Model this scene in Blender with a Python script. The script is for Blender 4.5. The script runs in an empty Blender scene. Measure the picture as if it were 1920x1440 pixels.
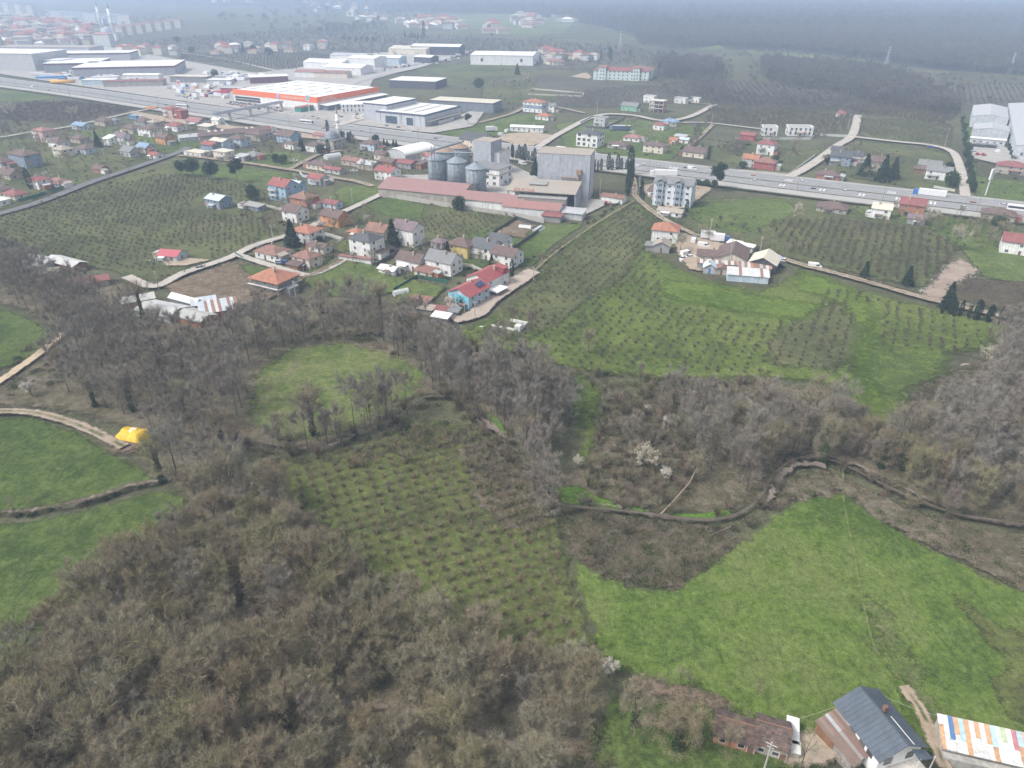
import bpy, math, random
import numpy as np
from mathutils import Vector, Matrix

# ---------------------------------------------------------------- camera, sky, sun, exposure
scene = bpy.context.scene
COL = scene.collection
PITCH, FPX, CAMH = math.radians(29.7), 1333.0, 100.0
cam_data = bpy.data.cameras.new("camera"); cam = bpy.data.objects.new("camera", cam_data); COL.objects.link(cam)
cam_data.sensor_width = 36.0; cam_data.lens = 36.0 * FPX / 1920.0
cam_data.clip_start = 0.5; cam_data.clip_end = 30000.0
cam.location = (0, 0, CAMH); cam.rotation_euler = (math.radians(90) - PITCH, 0, 0)
scene.camera = cam

SUN_EL, SUN_AZ = math.radians(52), math.radians(250)      # azimuth clockwise from +Y
world = bpy.data.worlds.new("World"); scene.world = world; world.use_nodes = True
wn = world.node_tree; wn.nodes.clear()
sky = wn.nodes.new("ShaderNodeTexSky"); sky.sky_type = 'NISHITA'; sky.sun_disc = False
sky.sun_elevation = SUN_EL; sky.sun_rotation = SUN_AZ
sky.air_density = 1.0; sky.dust_density = 4.0; sky.ozone_density = 1.0
hs = wn.nodes.new("ShaderNodeHueSaturation"); hs.inputs['Saturation'].default_value = 0.24
bg = wn.nodes.new("ShaderNodeBackground"); bg.inputs['Strength'].default_value = 0.13
wo = wn.nodes.new("ShaderNodeOutputWorld")
wn.links.new(sky.outputs[0], hs.inputs['Color']); wn.links.new(hs.outputs[0], bg.inputs['Color']); wn.links.new(bg.outputs[0], wo.inputs[0])
sun_d = bpy.data.lights.new("sun", 'SUN'); sun_d.energy = 1.5; sun_d.angle = math.radians(11); sun_d.color = (1.0, 0.95, 0.87)
sun = bpy.data.objects.new("sun", sun_d); COL.objects.link(sun)
_sd = Vector((math.sin(SUN_AZ) * math.cos(SUN_EL), math.cos(SUN_AZ) * math.cos(SUN_EL), math.sin(SUN_EL)))
sun.rotation_euler = (-_sd).to_track_quat('-Z', 'Y').to_euler(); sun.location = (0, 0, 300)
vs = scene.view_settings
vs.view_transform = 'Standard'; vs.look = 'None'; vs.gamma = 1.0; vs.use_curve_mapping = False; vs.exposure = 0.86
scene.cycles.use_denoising = True
scene.cycles.max_bounces = 5; scene.cycles.diffuse_bounces = 3; scene.cycles.glossy_bounces = 2
scene.cycles.transparent_max_bounces = 14; scene.cycles.volume_bounces = 2; scene.cycles.transmission_bounces = 2
scene.cycles.use_adaptive_sampling = True; scene.cycles.adaptive_threshold = 0.02
HAZE_DENSITY = 0.00035

# ---------------------------------------------------------------- where things stand
RNG = np.random.RandomState(7)
random.seed(7)
_c, _s = math.cos(PITCH), math.sin(PITCH)
def at(px, py, z=0.0):
    """the point at height z that shows at pixel (px, py) of the 1920 x 1440 photograph"""
    s = (CAMH - z) / (_c * (py - 720) + FPX * _s)
    return Vector(((px - 960) * s, s * (FPX * _c + (720 - py) * _s), z))
def mpp(py): return CAMH / (_c * (py - 720) + FPX * _s)
def W2(pts): return [tuple(at(x, y)[:2]) for x, y in pts]
def to_px(P):
    P = np.asarray(P, float); x, y, z = P[..., 0], P[..., 1], (P[..., 2] if P.shape[-1] > 2 else 0) - CAMH
    dz = y * _c - z * _s; dy = y * _s + z * _c
    return 960 + FPX * x / dz, 720 - FPX * dy / dz

# ---------------------------------------------------------------- mesh builder
class MB:
    def __init__(s): s.v = []; s.f = []; s.m = []
    def add(s, vs, fs, m=0):
        b = len(s.v); s.v += [tuple(p) for p in vs]; s.f += [tuple(b + i for i in f) for f in fs]; s.m += [m] * len(fs); return s
    def box(s, x0, y0, z0, x1, y1, z1, m=0):
        return s.add([(x0,y0,z0),(x1,y0,z0),(x1,y1,z0),(x0,y1,z0),(x0,y0,z1),(x1,y0,z1),(x1,y1,z1),(x0,y1,z1)],
                     [(0,3,2,1),(4,5,6,7),(0,1,5,4),(1,2,6,5),(2,3,7,6),(3,0,4,7)], m)
    def prism(s, poly, z0, z1, m=0, z1f=None):
        n = len(poly); zt = z1f or (lambda x, y: z1)
        return s.add([(x, y, z0) for x, y in poly] + [(x, y, zt(x, y)) for x, y in poly],
                     [tuple(range(n))[::-1], tuple(range(n, 2*n))] + [(i, (i+1) % n, n + (i+1) % n, n + i) for i in range(n)], m)
    def quadslab(s, a, b, c, d, t=0.12, m=0):
        A = [Vector(p) for p in (a, b, c, d)]; n = (A[1]-A[0]).cross(A[3]-A[0]).normalized() * t
        return s.add(A + [p - n for p in A], [(0,1,2,3),(7,6,5,4),(1,0,4,5),(2,1,5,6),(3,2,6,7),(0,3,7,4)], m)
    def trislab(s, a, b, c, t=0.12, m=0):
        A = [Vector(p) for p in (a, b, c)]; n = (A[1]-A[0]).cross(A[2]-A[0]).normalized() * t
        return s.add(A + [p - n for p in A], [(0,1,2),(5,4,3),(1,0,3,4),(2,1,4,5),(0,2,5,3)], m)
    def tube(s, pts, rads, n=6, m=0, cap=True):
        pts = [Vector(p) for p in pts]; b = len(s.v)
        for i, p in enumerate(pts):
            d = (pts[min(i+1, len(pts)-1)] - pts[max(i-1, 0)])
            d = d.normalized() if d.length > 1e-9 else Vector((0, 0, 1))
            u = d.cross(Vector((1, 0, 0)) if abs(d.x) < .8 else Vector((0, 1, 0))).normalized(); w = d.cross(u)
            for k in range(n):
                a = 2*math.pi*k/n; s.v.append(tuple(p + (u*math.cos(a) + w*math.sin(a)) * rads[i]))
        for i in range(len(pts)-1):
            for k in range(n):
                s.f.append((b+i*n+k, b+i*n+(k+1) % n, b+(i+1)*n+(k+1) % n, b+(i+1)*n+k)); s.m.append(m)
        if cap:
            s.f.append(tuple(b+(len(pts)-1)*n+k for k in range(n))); s.m.append(m)
            s.f.append(tuple(b+k for k in range(n))[::-1]); s.m.append(m)
        return s
    def lathe(s, prof, n=16, m=0, cx=0, cy=0):
        b = len(s.v)
        for r, z in prof:
            for k in range(n):
                a = 2*math.pi*k/n; s.v.append((cx+r*math.cos(a), cy+r*math.sin(a), z))
        for i in range(len(prof)-1):
            for k in range(n):
                s.f.append((b+i*n+k, b+i*n+(k+1) % n, b+(i+1)*n+(k+1) % n, b+(i+1)*n+k)); s.m.append(m)
        s.f.append(tuple(b+(len(prof)-1)*n+k for k in range(n))); s.m.append(m)
        s.f.append(tuple(b+k for k in range(n))[::-1]); s.m.append(m)
        return s
    def mesh(s, name, mats, smooth=False):
        me = bpy.data.meshes.new(name); me.from_pydata(s.v, [], s.f)
        for mt in (mats if isinstance(mats, (list, tuple)) else [mats]): me.materials.append(mt)
        if any(s.m): me.polygons.foreach_set('material_index', s.m)
        if smooth: me.polygons.foreach_set('use_smooth', [True]*len(s.f))
        me.update(); return me
    def build(s, name, mats, parent=None, smooth=False): return obj(name, s.mesh(name, mats, smooth), parent)
def fast_mesh(name, V, F, mats, mi=None):
    """numpy verts and equal-sized faces to a mesh"""
    me = bpy.data.meshes.new(name); V = np.asarray(V, np.float32); F = np.asarray(F, np.int32); k = F.shape[1]
    me.vertices.add(len(V)); me.vertices.foreach_set('co', V.ravel())
    me.loops.add(F.size); me.loops.foreach_set('vertex_index', F.ravel())
    me.polygons.add(len(F)); me.polygons.foreach_set('loop_start', np.arange(0, F.size, k, dtype=np.int32))
    for mt in (mats if isinstance(mats, (list, tuple)) else [mats]): me.materials.append(mt)
    if mi is not None: me.polygons.foreach_set('material_index', np.asarray(mi, np.int32))
    me.update(calc_edges=True); return me
def obj(name, data, parent=None, loc=None, rz=None):
    o = bpy.data.objects.new(name, data); COL.objects.link(o)
    if parent is not None: o.parent = parent
    if loc is not None: o.location = loc
    if rz is not None: o.rotation_euler = (0, 0, rz)
    return o
def tag(o, label=None, cat=None, group=None, kind=None):
    if label: o['label'] = label
    if cat: o['category'] = cat
    if group: o['group'] = group
    if kind: o['kind'] = kind
    return o
def thing(name, loc, rz, label, cat, group=None):
    return tag(obj(name, None, None, loc, rz), label, cat, group)
KIDS = {}
def kids(o): return [c for c in COL.objects if c.parent == o]
def dup(root, loc, rz=0.0, sc=1.0, label=None, children=None):
    r = root.copy(); COL.objects.link(r); r.location = loc; r.rotation_euler = (0, 0, rz); r.scale = (sc,)*3 if not isinstance(sc, tuple) else sc
    if label: r['label'] = label
    for c in (children if children is not None else kids(root)):
        d = c.copy(); COL.objects.link(d); d.parent = r
    return r

# ---------------------------------------------------------------- materials
class NT:
    def __init__(s, name):
        s.mat = bpy.data.materials.new(name); s.mat.use_nodes = True; s.t = s.mat.node_tree; s.t.nodes.clear()
        s.out = s.t.nodes.new('ShaderNodeOutputMaterial')
    def n(s, typ, **kw):
        nd = s.t.nodes.new(typ)
        for k, v in kw.items():
            if k.startswith('_'): setattr(nd, k[1:], v)
            else:
                sk = nd.inputs[int(k[1:])] if k[0] == 'i' and k[1:].isdigit() else nd.inputs[k.replace('__', ' ')]
                if isinstance(v, bpy.types.NodeSocket): s.t.links.new(v, sk)
                else: sk.default_value = v
        return nd
    def pos(s):
        return s.n('ShaderNodeNewGeometry').outputs['Position']
    def objc(s): return s.n('ShaderNodeTexCoord').outputs['Object']
    def noise(s, vec, scale, detail=4, rough=.6, dist=0.0):
        return s.n('ShaderNodeTexNoise', Vector=vec, Scale=scale, Detail=detail, Roughness=rough, Distortion=dist).outputs['Fac']
    def math(s, op, a, b=0.0, c=None, clamp=False):
        kw = dict(i0=a, i1=b)
        if c is not None: kw['i2'] = c
        return s.n('ShaderNodeMath', _operation=op, _use_clamp=clamp, **kw).outputs[0]
    def ramp(s, fac, stops):
        r = s.n('ShaderNodeValToRGB', Fac=fac); e = r.color_ramp.elements
        while len(e) < len(stops): e.new(0.5)
        for k, (p, c) in enumerate(stops):
            e[k].position = p; e[k].color = c4(c) if not isinstance(c, float) else (c, c, c, 1)
        return r.outputs['Color']
    def mr(s, v, a, b, c=0.0, d=1.0):
        return s.n('ShaderNodeMapRange', Value=v, i1=a, i2=b, i3=c, i4=d).outputs[0]
    def mix(s, f, a, b, mode='MIX'):
        m = s.n('ShaderNodeMix', _data_type='RGBA', _blend_type=mode)
        for sk, v in ((m.inputs[0], f), (m.inputs[6], a), (m.inputs[7], b)):
            if isinstance(v, bpy.types.NodeSocket): s.t.links.new(v, sk)
            else: sk.default_value = v if not isinstance(v, tuple) else c4(v)
        return m.outputs[2]
    def stretch(s, vec, sc, rot=0.0):
        return s.n('ShaderNodeMapping', Vector=vec, Scale=sc, Rotation=(0, 0, rot)).outputs[0]
    def finish(s, col, rough=.85, bump=None, bstr=.3, bdist=.1, alpha=None, spec=.3, metal=0.0, trans=0.0):
        kw = dict(Roughness=rough, Metallic=metal)
        p = s.n('ShaderNodeBsdfPrincipled', **{'Base__Color': col if not isinstance(col, tuple) else c4(col), 'Specular__IOR__Level': spec}, **kw)
        if bump is not None:
            b = s.n('ShaderNodeBump', Height=bump, Strength=bstr, Distance=bdist); s.t.links.new(b.outputs[0], p.inputs['Normal'])
        sh = p.outputs[0]
        if alpha is not None:
            tr = s.n('ShaderNodeBsdfTransparent')
            mx = s.n('ShaderNodeMixShader'); s.t.links.new(alpha, mx.inputs[0]); s.t.links.new(tr.outputs[0], mx.inputs[1]); s.t.links.new(sh, mx.inputs[2]); sh = mx.outputs[0]
        s.t.links.new(sh, s.out.inputs[0]); return s.mat
def c4(c): return (c[0], c[1], c[2], 1.0)

_mc = {}
def plain(c, rough=.7, var=.18, sc=.6, metal=0., spec=.3, name='surface'):
    k = ('p', c, rough, var, sc, metal)
    if k not in _mc:
        m = NT(name); o = m.objc()
        a = m.noise(o, sc, 5, .65); b = m.noise(o, sc*6, 3)
        f = m.mr(m.math('ADD', a, m.math('MULTIPLY', b, .5)), .45, 1.05, 1-var*1.3, 1+var*.5)
        _mc[k] = m.finish(m.mix(1.0, c, m.n('ShaderNodeCombineColor', Red=f, Green=f, Blue=f).outputs[0], 'MULTIPLY'), rough, None, metal=metal, spec=spec)
    return _mc[k]
def wallm(c, dirt=.35):
    """plaster or block wall: blotches, rain streaks that run down the face"""
    k = ('w', c, dirt)
    if k not in _mc:
        m = NT('wall_plaster'); o = m.objc()
        a = m.noise(o, .5, 5, .7); st = m.noise(m.stretch(o, (1.6, 1.6, .12)), 1.2, 4, .6)
        f = m.mr(m.math('MULTIPLY', a, st), .12, .34, 1-dirt, 1.04)
        col = m.mix(1.0, c, m.n('ShaderNodeCombineColor', Red=f, Green=f, Blue=f).outputs[0], 'MULTIPLY')
        _mc[k] = m.finish(col, .9, m.noise(o, 9, 3), .15, .02)
    return _mc[k]
def roofm(c, kind='tile'):
    """kind tile: rows of clay tile, weathered; sheet: ribbed metal; patch: stained flat roof"""
    k = ('r', c, kind)
    if k not in _mc:
        m = NT('roof_' + kind); o = m.objc()
        a = m.noise(o, .55, 6, .7); b = m.noise(o, 3.5, 3, .7)
        f = m.mr(m.math('ADD', m.math('MULTIPLY', a, .65), m.math('MULTIPLY', b, .35)), .35, .65, .62 if kind == 'tile' else .8, 1.2 if kind == 'tile' else 1.06)
        col = m.mix(1.0, c, m.n('ShaderNodeCombineColor', Red=f, Green=f, Blue=f).outputs[0], 'MULTIPLY')
        if kind == 'tile':
            col = m.mix(m.mr(m.noise(o, .9, 5, .75), .52, .75, 0, .45), col, (.09, .075, .06))
            w = m.n('ShaderNodeTexWave', _bands_direction='Z', Vector=o, Scale=2.6, Distortion=.3).outputs['Fac']
            return _mc.setdefault(k, m.finish(col, .85, w, .5, .04))
        w = m.n('ShaderNodeTexWave', _bands_direction='X', Vector=o, Scale=.8).outputs['Fac']
        col = m.mix(m.mr(m.noise(m.stretch(o, (.5, .5, .5)), .8, 5, .7), .58, .8, 0, .35), col, (.25, .2, .16))
        _mc[k] = m.finish(col, .55 if kind == 'sheet' else .85, w if kind == 'sheet' else m.noise(o, 2, 3), .35, .04, spec=.4)
    return _mc[k]
GLASS = None
def glassm():
    global GLASS
    if GLASS is None:
        m = NT('window_glass'); o = m.n('ShaderNodeObjectInfo').outputs['Random']
        GLASS = m.finish(m.ramp(o, [(0, (.02, .025, .03)), (.6, (.05, .06, .07)), (1, (.11, .12, .13))]), .12, spec=.6)
    return GLASS
# ---------------------------------------------------------------- ground and its patches
def sdf(poly, P):
    poly = np.asarray(poly, float); A = poly; B = np.roll(poly, -1, 0)
    best = np.full(len(P), 1e18); ins = np.zeros(len(P), bool)
    for (ax, ay), (bx, by) in zip(A, B):
        dx, dy = bx-ax, by-ay; L = dx*dx+dy*dy+1e-12
        t = np.clip(((P[:, 0]-ax)*dx+(P[:, 1]-ay)*dy)/L, 0, 1)
        best = np.minimum(best, (P[:, 0]-ax-t*dx)**2+(P[:, 1]-ay-t*dy)**2)
        c = ((ay > P[:, 1]) != (by > P[:, 1])); xx = ax+(P[:, 1]-ay)/(dy if abs(dy) > 1e-12 else 1e-12)*dx
        ins ^= c & (P[:, 0] < xx)
    d = np.sqrt(best); return np.where(ins, d, -d)
LAYER = [0]
def next_z(): LAYER[0] += 1; return 0.012*LAYER[0]
def patch(name, poly_px, mat, cell=3.0, rag=2.0, kind='structure', label=None):
    poly = W2(poly_px); A = np.array(poly); x0, y0 = A.min(0)-rag-cell; x1, y1 = A.max(0)+rag+cell
    nx, ny = int((x1-x0)/cell)+2, int((y1-y0)/cell)+2
    X, Y = np.meshgrid(x0+np.arange(nx)*cell, y0+np.arange(ny)*cell); P = np.stack([X.ravel(), Y.ravel()], 1)
    d = sdf(poly, P); idx = np.arange(nx*ny).reshape(ny, nx)
    q = np.stack([idx[:-1, :-1], idx[:-1, 1:], idx[1:, 1:], idx[1:, :-1]], -1).reshape(-1, 4)
    q = q[(d[q].max(1) > -rag)]; used = np.unique(q); rm = np.full(nx*ny, -1); rm[used] = np.arange(len(used))
    z = next_z(); V = np.column_stack([P[used], np.full(len(used), z)])
    me = fast_mesh(name, V, rm[q], mat); at_ = me.attributes.new('edge', 'FLOAT', 'POINT'); at_.data.foreach_set('value', d[used].astype(np.float32))
    return tag(obj(name, me), label, None, None, kind)
def spline(pts, step):
    pts = [np.array(p, float) for p in pts]; P = [2*pts[0]-pts[1]] + pts + [2*pts[-1]-pts[-2]]; out = []
    for i in range(1, len(P)-2):
        a, b, c, d = P[i-1:i+3]; n = max(2, int(np.linalg.norm(c-b)/step))
        for t in np.arange(n)/n:
            out.append(.5*((2*b)+(-a+c)*t+(2*a-5*b+4*c-d)*t*t+(-a+3*b-3*c+d)*t**3))
    out.append(pts[-1]); return np.array(out)
def ribbon(name, pts_px, width, mat, step=2.5, rag=0.6, off=0.0, z=None, world_pts=None, label=None, wobble=0.0):
    C = spline(world_pts if world_pts is not None else W2(pts_px), step)
    T = np.gradient(C, axis=0); T /= np.linalg.norm(T, axis=1)[:, None]+1e-9; N = np.stack([-T[:, 1], T[:, 0]], 1)
    wv = np.full(len(C), width/2)
    if wobble: wv = wv*(1+wobble*np.interp(np.arange(len(C)), np.arange(0, len(C)+4, 4), RNG.uniform(-1, 1, len(range(0, len(C)+4, 4)))))
    z = next_z() if z is None else z; E = rag; rows = [-1, 0, 1]
    V = []; ed = []; uu = []
    for r in rows:
        q = C+N*(off+r*(wv+E))[:, None]; V.append(np.column_stack([q, np.full(len(C), z)])); ed.append((wv if r == 0 else np.full(len(C), -E))); uu.append(np.full(len(C), r*(width/2+E)))
    V = np.concatenate(V); n = len(C); F = []
    for r in range(2):
        i = np.arange(n-1); F.append(np.stack([r*n+i, r*n+i+1, (r+1)*n+i+1, (r+1)*n+i], 1)[:, ::-1])
    me = fast_mesh(name, V, np.concatenate(F), mat)
    for nm, v in (('edge', np.concatenate(ed)), ('across', np.concatenate(uu))):
        a = me.attributes.new(nm, 'FLOAT', 'POINT'); a.data.foreach_set('value', v.astype(np.float32))
    if me.polygons[0].normal.z < 0: me.flip_normals()
    return tag(obj(name, me), label, None, None, 'structure')

def edge_alpha(m, p, rag, soft=.35, scale=.35):
    e = m.n('ShaderNodeAttribute', _attribute_name='edge').outputs['Fac']
    nz = m.noise(p, scale, 5, .65)
    v = m.math('ADD', e, m.math('MULTIPLY', m.math('SUBTRACT', nz, .5), 3.2*rag))
    return m.mr(v, 0, soft)
def grassm(name, a, b, c, rag=2.0, dry=.35, big=.02, mid=.12, streak=None, dryc=(.13, .105, .07), soft=1.2, weeds=None, fine=1.0):
    """a dark, b main, c light grass; dry bare patches; streak = (angle, strength) of windblown or mown lines"""
    m = NT(name); p = m.pos()
    n1 = m.noise(p, big, 6, .6, .4); n2 = m.noise(p, mid, 5, .65, .3); n3 = m.noise(p, 1.1, 4, .7); n4 = m.noise(p, 4.0, 2, .6)
    f = m.math('ADD', m.math('MULTIPLY', n1, .5), m.math('ADD', m.math('MULTIPLY', n2, .35), m.math('MULTIPLY', n3, .15)))
    col = m.ramp(f, [(.41, a), (.5, b), (.58, c)])
    n5 = m.noise(p, .38, 5, .72, .5)
    col = m.mix(m.mr(n5, .52, .66, 0, .6), col, tuple(x*1.22 for x in c)); col = m.mix(m.mr(n5, .47, .34, 0, .6), col, tuple(x*.82 for x in a))
    if streak:
        sv = m.noise(m.stretch(p, (1.3, .32, 1), streak[0]), 1.0, 5, .75, .8); tuf = m.noise(p, .09, 4, .6)
        col = m.mix(m.math('MULTIPLY', m.mr(sv, .54, .66, 0, streak[1]*1.6, ), m.mr(tuf, .45, .6)), col, tuple(min(1, x*1.45+.03) for x in c))
        col = m.mix(m.mr(sv, .46, .34, 0, streak[1]*1.5), col, tuple(x*.8 for x in a))
    col = m.mix(m.mr(m.noise(p, mid*.8, 6, .72, .6), .66-dry*.25, .8, 0, .9), col, dryc)
    if weeds: col = m.mix(m.mr(m.noise(p, .5, 5, .75), .56, .7, 0, .75), col, weeds)
    v = m.mr(m.math('ADD', n3, n4), .7, 1.3, 1-.42*fine, 1+.36*fine)
    col = m.mix(1.0, col, m.n('ShaderNodeCombineColor', Red=v, Green=v, Blue=v).outputs[0], 'MULTIPLY')
    return m.finish(col, .95, m.math('ADD', n3, m.math('MULTIPLY', n4, .5)), .6, .35, edge_alpha(m, p, rag, soft) if rag else None, spec=.1)
def dirtm(name, a, b, rag=.6, tracks=None, soft=.5, stones=0.0, green=(.05, .075, .02)):
    m = NT(name); p = m.pos()
    n1 = m.noise(p, .15, 6, .65); n2 = m.noise(p, 1.6, 5, .7)
    col = m.ramp(m.math('ADD', m.math('MULTIPLY', n1, .5), m.math('MULTIPLY', n2, .5)), [(.38, a), (.62, b)])
    if stones: col = m.mix(m.mr(m.noise(p, 2.4, 4, .8), .6, .68, 0, stones), col, (.42, .4, .38))
    if tracks:
        u = m.math('ABSOLUTE', m.n('ShaderNodeAttribute', _attribute_name='across').outputs['Fac'])
        g = m.math('MULTIPLY', m.mr(u, tracks*.45, tracks*.15, 0, 1), m.mr(m.noise(p, .4, 4), .4, .6, 0, .85))
        col = m.mix(g, col, green)
    return m.finish(col, .95, n2, .4, .1, edge_alpha(m, p, rag, soft, .6), spec=.15)

G_BASE = grassm('ground_rough_grass', (.062, .062, .04), (.09, .093, .054), (.12, .124, .068), rag=0, dry=.65, big=.008, mid=.06, dryc=(.105, .088, .062), weeds=(.06, .05, .035))
me = bpy.data.meshes.new('ground')
gx = [-16000, -3000, -1500, -700, -350, -180, -90, 0, 90, 180, 350, 700, 1500, 3000, 16000]; gy = [-400, 0, 80, 160, 260, 400, 600, 900, 1500, 2500, 4500, 9000, 20000]
me.from_pydata([(x, y, 0) for y in gy for x in gx], [], [(j*len(gx)+i, j*len(gx)+i+1, (j+1)*len(gx)+i+1, (j+1)*len(gx)+i) for j in range(len(gy)-1) for i in range(len(gx)-1)])
me.materials.append(G_BASE); tag(obj('ground', me), kind='structure')

BRIGHT = dict(a=(.056, .092, .02), b=(.092, .138, .028), c=(.12, .153, .045))
g_meadow = grassm('meadow_grass', **BRIGHT, rag=2.2, dry=.12, big=.03, mid=.16, streak=(.95, .34), weeds=(.08, .085, .04))
g_left = grassm('left_field_grass', (.042, .068, .018), (.068, .1, .026), (.1, .13, .04), rag=1.8, dry=.25, mid=.2, weeds=(.06, .06, .03), streak=(.5, .25))
g_loop = grassm('clearing_grass', (.06, .088, .025), (.095, .13, .036), (.14, .165, .058), rag=4.5, dry=.75, mid=.16, dryc=(.17, .14, .1))
g_right = grassm('orchard_grass', (.058, .082, .023), (.09, .126, .03), (.128, .162, .044), rag=3.5, dry=.15, mid=.07, weeds=(.075, .08, .045), soft=3)
g_lime = grassm('lime_grass', (.06, .1, .018), (.095, .14, .028), (.125, .165, .038), rag=4, dry=.05, mid=.05, soft=5)
g_orch = grassm('hazel_orchard_floor', (.055, .062, .028), (.084, .098, .034), (.112, .138, .04), rag=2.5, dry=.35, mid=.22, weeds=(.06, .05, .03))
g_olive = grassm('olive_field_grass', (.058, .068, .033), (.088, .1, .044), (.12, .132, .058), rag=4, dry=.45, mid=.05, soft=3)
g_lawn = grassm('garden_lawn', (.054, .082, .026), (.086, .12, .035), (.122, .152, .05), rag=1.5, dry=.4, mid=.15)
g_wood = grassm('woodland_floor', (.075, .068, .04), (.115, .1, .068), (.16, .14, .1), rag=3, dry=.2, mid=.2, dryc=(.075, .1, .035), soft=3)
g_scrub = grassm('scrub_ground', (.08, .072, .048), (.12, .102, .075), (.16, .14, .1), rag=2.6, dry=.3, mid=.3, dryc=(.065, .07, .035))
g_plough = grassm('ploughed_earth', (.045, .035, .028), (.07, .055, .042), (.09, .08, .05), rag=2, dry=.2, mid=.1, weeds=(.05, .06, .025))
g_plot = grassm('plot_earth_and_weeds', (.1, .078, .055), (.155, .118, .085), (.22, .175, .13), rag=1.8, dry=.3, mid=.25, dryc=(.085, .105, .04), weeds=(.075, .085, .035), soft=1.5)
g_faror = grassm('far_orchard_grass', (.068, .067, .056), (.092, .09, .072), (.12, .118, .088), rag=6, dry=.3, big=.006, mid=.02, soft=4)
g_forest = grassm('forest_floor', (.03, .032, .034), (.042, .043, .045), (.055, .055, .055), rag=12, dry=.2, big=.004, mid=.01, soft=8)
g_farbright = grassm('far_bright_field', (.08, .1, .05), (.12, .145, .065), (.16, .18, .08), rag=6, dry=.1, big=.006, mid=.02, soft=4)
d_conc = dirtm('concrete_yard', (.26, .25, .235), (.39, .37, .35), rag=.5)
d_earth = dirtm('bare_earth', (.17, .12, .085), (.27, .2, .145), rag=1.8, soft=1.5)
d_earthg = dirtm('worn_earth', (.11, .085, .06), (.2, .15, .11), rag=2.2, soft=2, stones=.4)
d_bank = dirtm('gravel_bank', (.13, .105, .09), (.21, .18, .155), rag=1.4, stones=.35)
d_mud = dirtm('mud_bank', (.085, .068, .052), (.14, .11, .085), rag=1.0, soft=.8)
d_track = dirtm('dirt_track', (.22, .17, .13), (.36, .3, .24), rag=.7, tracks=1.6)
d_lane = dirtm('gravel_lane', (.32, .29, .26), (.44, .41, .37), rag=.4)
d_yard = dirtm('farmyard_dirt', (.25, .2, .15), (.4, .33, .26), rag=1.2, soft=1)
d_asph = dirtm('worn_asphalt', (.12, .12, .125), (.17, .17, .175), rag=.25, soft=.2)
d_rub = dirtm('rubble_ground', (.2, .155, .125), (.34, .28, .235), rag=3.5, stones=.6, soft=1.5)

# far country first (lowest sheets)
patch('forest_land', [(-400, -20), (150, 4), (500, 12), (700, 22), (980, 26), (1130, 50), (1200, 72), (1360, 92), (1480, 96), (1600, 108), (1760, 132), (2100, 150), (2600, 60), (2400, -22)], g_forest, 40, 20)
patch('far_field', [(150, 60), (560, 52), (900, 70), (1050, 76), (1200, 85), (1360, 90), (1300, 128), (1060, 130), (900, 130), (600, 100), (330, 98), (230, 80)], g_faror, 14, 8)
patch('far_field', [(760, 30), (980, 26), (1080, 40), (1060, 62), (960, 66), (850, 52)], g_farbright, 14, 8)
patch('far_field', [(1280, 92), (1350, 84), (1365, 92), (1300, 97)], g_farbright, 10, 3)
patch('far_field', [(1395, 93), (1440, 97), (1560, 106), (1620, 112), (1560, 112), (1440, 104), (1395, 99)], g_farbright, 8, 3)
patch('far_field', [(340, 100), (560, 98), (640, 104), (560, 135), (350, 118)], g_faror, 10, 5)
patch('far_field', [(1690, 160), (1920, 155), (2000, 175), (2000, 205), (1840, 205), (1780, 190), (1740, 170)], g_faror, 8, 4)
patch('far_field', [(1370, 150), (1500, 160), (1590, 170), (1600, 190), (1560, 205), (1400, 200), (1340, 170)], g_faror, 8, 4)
patch('green_field', [(770, 128), (900, 114), (960, 120), (1000, 135), (930, 152), (880, 160), (800, 148)], g_olive, 5, 3)
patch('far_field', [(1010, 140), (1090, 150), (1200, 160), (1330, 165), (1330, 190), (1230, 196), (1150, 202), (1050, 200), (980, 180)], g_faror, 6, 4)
patch('orchard_field', [(1612, 222), (1770, 226), (1790, 240), (1784, 276), (1740, 274), (1620, 260), (1606, 250)], g_olive, 4, 2)
patch('green_field', [(1600, 262), (1740, 278), (1788, 292), (1800, 330), (1796, 362), (1700, 352), (1600, 335), (1540, 320), (1560, 290)], g_olive, 4, 2)
patch('green_field', [(1812, 214), (1822, 240), (1836, 330), (1990, 350), (1990, 385), (1830, 372), (1816, 320), (1800, 240)], g_lawn, 4, 2)
patch('green_field', [(1400, 270), (1500, 282), (1560, 275), (1500, 325), (1400, 312), (1320, 300), (1330, 275)], g_olive, 4, 2)
patch('green_field', [(900, 160), (1000, 160), (1060, 180), (1020, 200), (960, 195), (900, 185)], g_olive, 4, 2)
patch('green_field', [(1040, 235), (1080, 225), (1150, 222), (1250, 230), (1330, 240), (1260, 300), (1180, 300), (1140, 288), (1060, 285)], g_lawn, 4, 3)
patch('green_field', [(820, 250), (900, 228), (960, 215), (1050, 215), (1040, 225), (960, 250), (880, 262)], g_lawn, 4, 2)
patch('ploughed_field', [(40, 192), (140, 190), (262, 206), (210, 222), (110, 232), (30, 226), (-60, 220), (-60, 200)], g_plough, 5, 3)
patch('green_field', [(-60, 165), (40, 172), (110, 182), (60, 190), (-60, 188)], g_lawn, 5, 2)
patch('left_orchard_field', [(-60, 420), (60, 385), (180, 345), (285, 318), (330, 300), (440, 312), (545, 328), (520, 350), (500, 420), (535, 445), (480, 462), (430, 485), (345, 512), (290, 530), (235, 518), (150, 500), (60, 470), (-60, 455)], g_olive, 3, 2)
patch('green_field', [(320, 300), (440, 311), (545, 326), (560, 345), (520, 352), (440, 338), (330, 325)], g_lawn, 3, 2)
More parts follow.
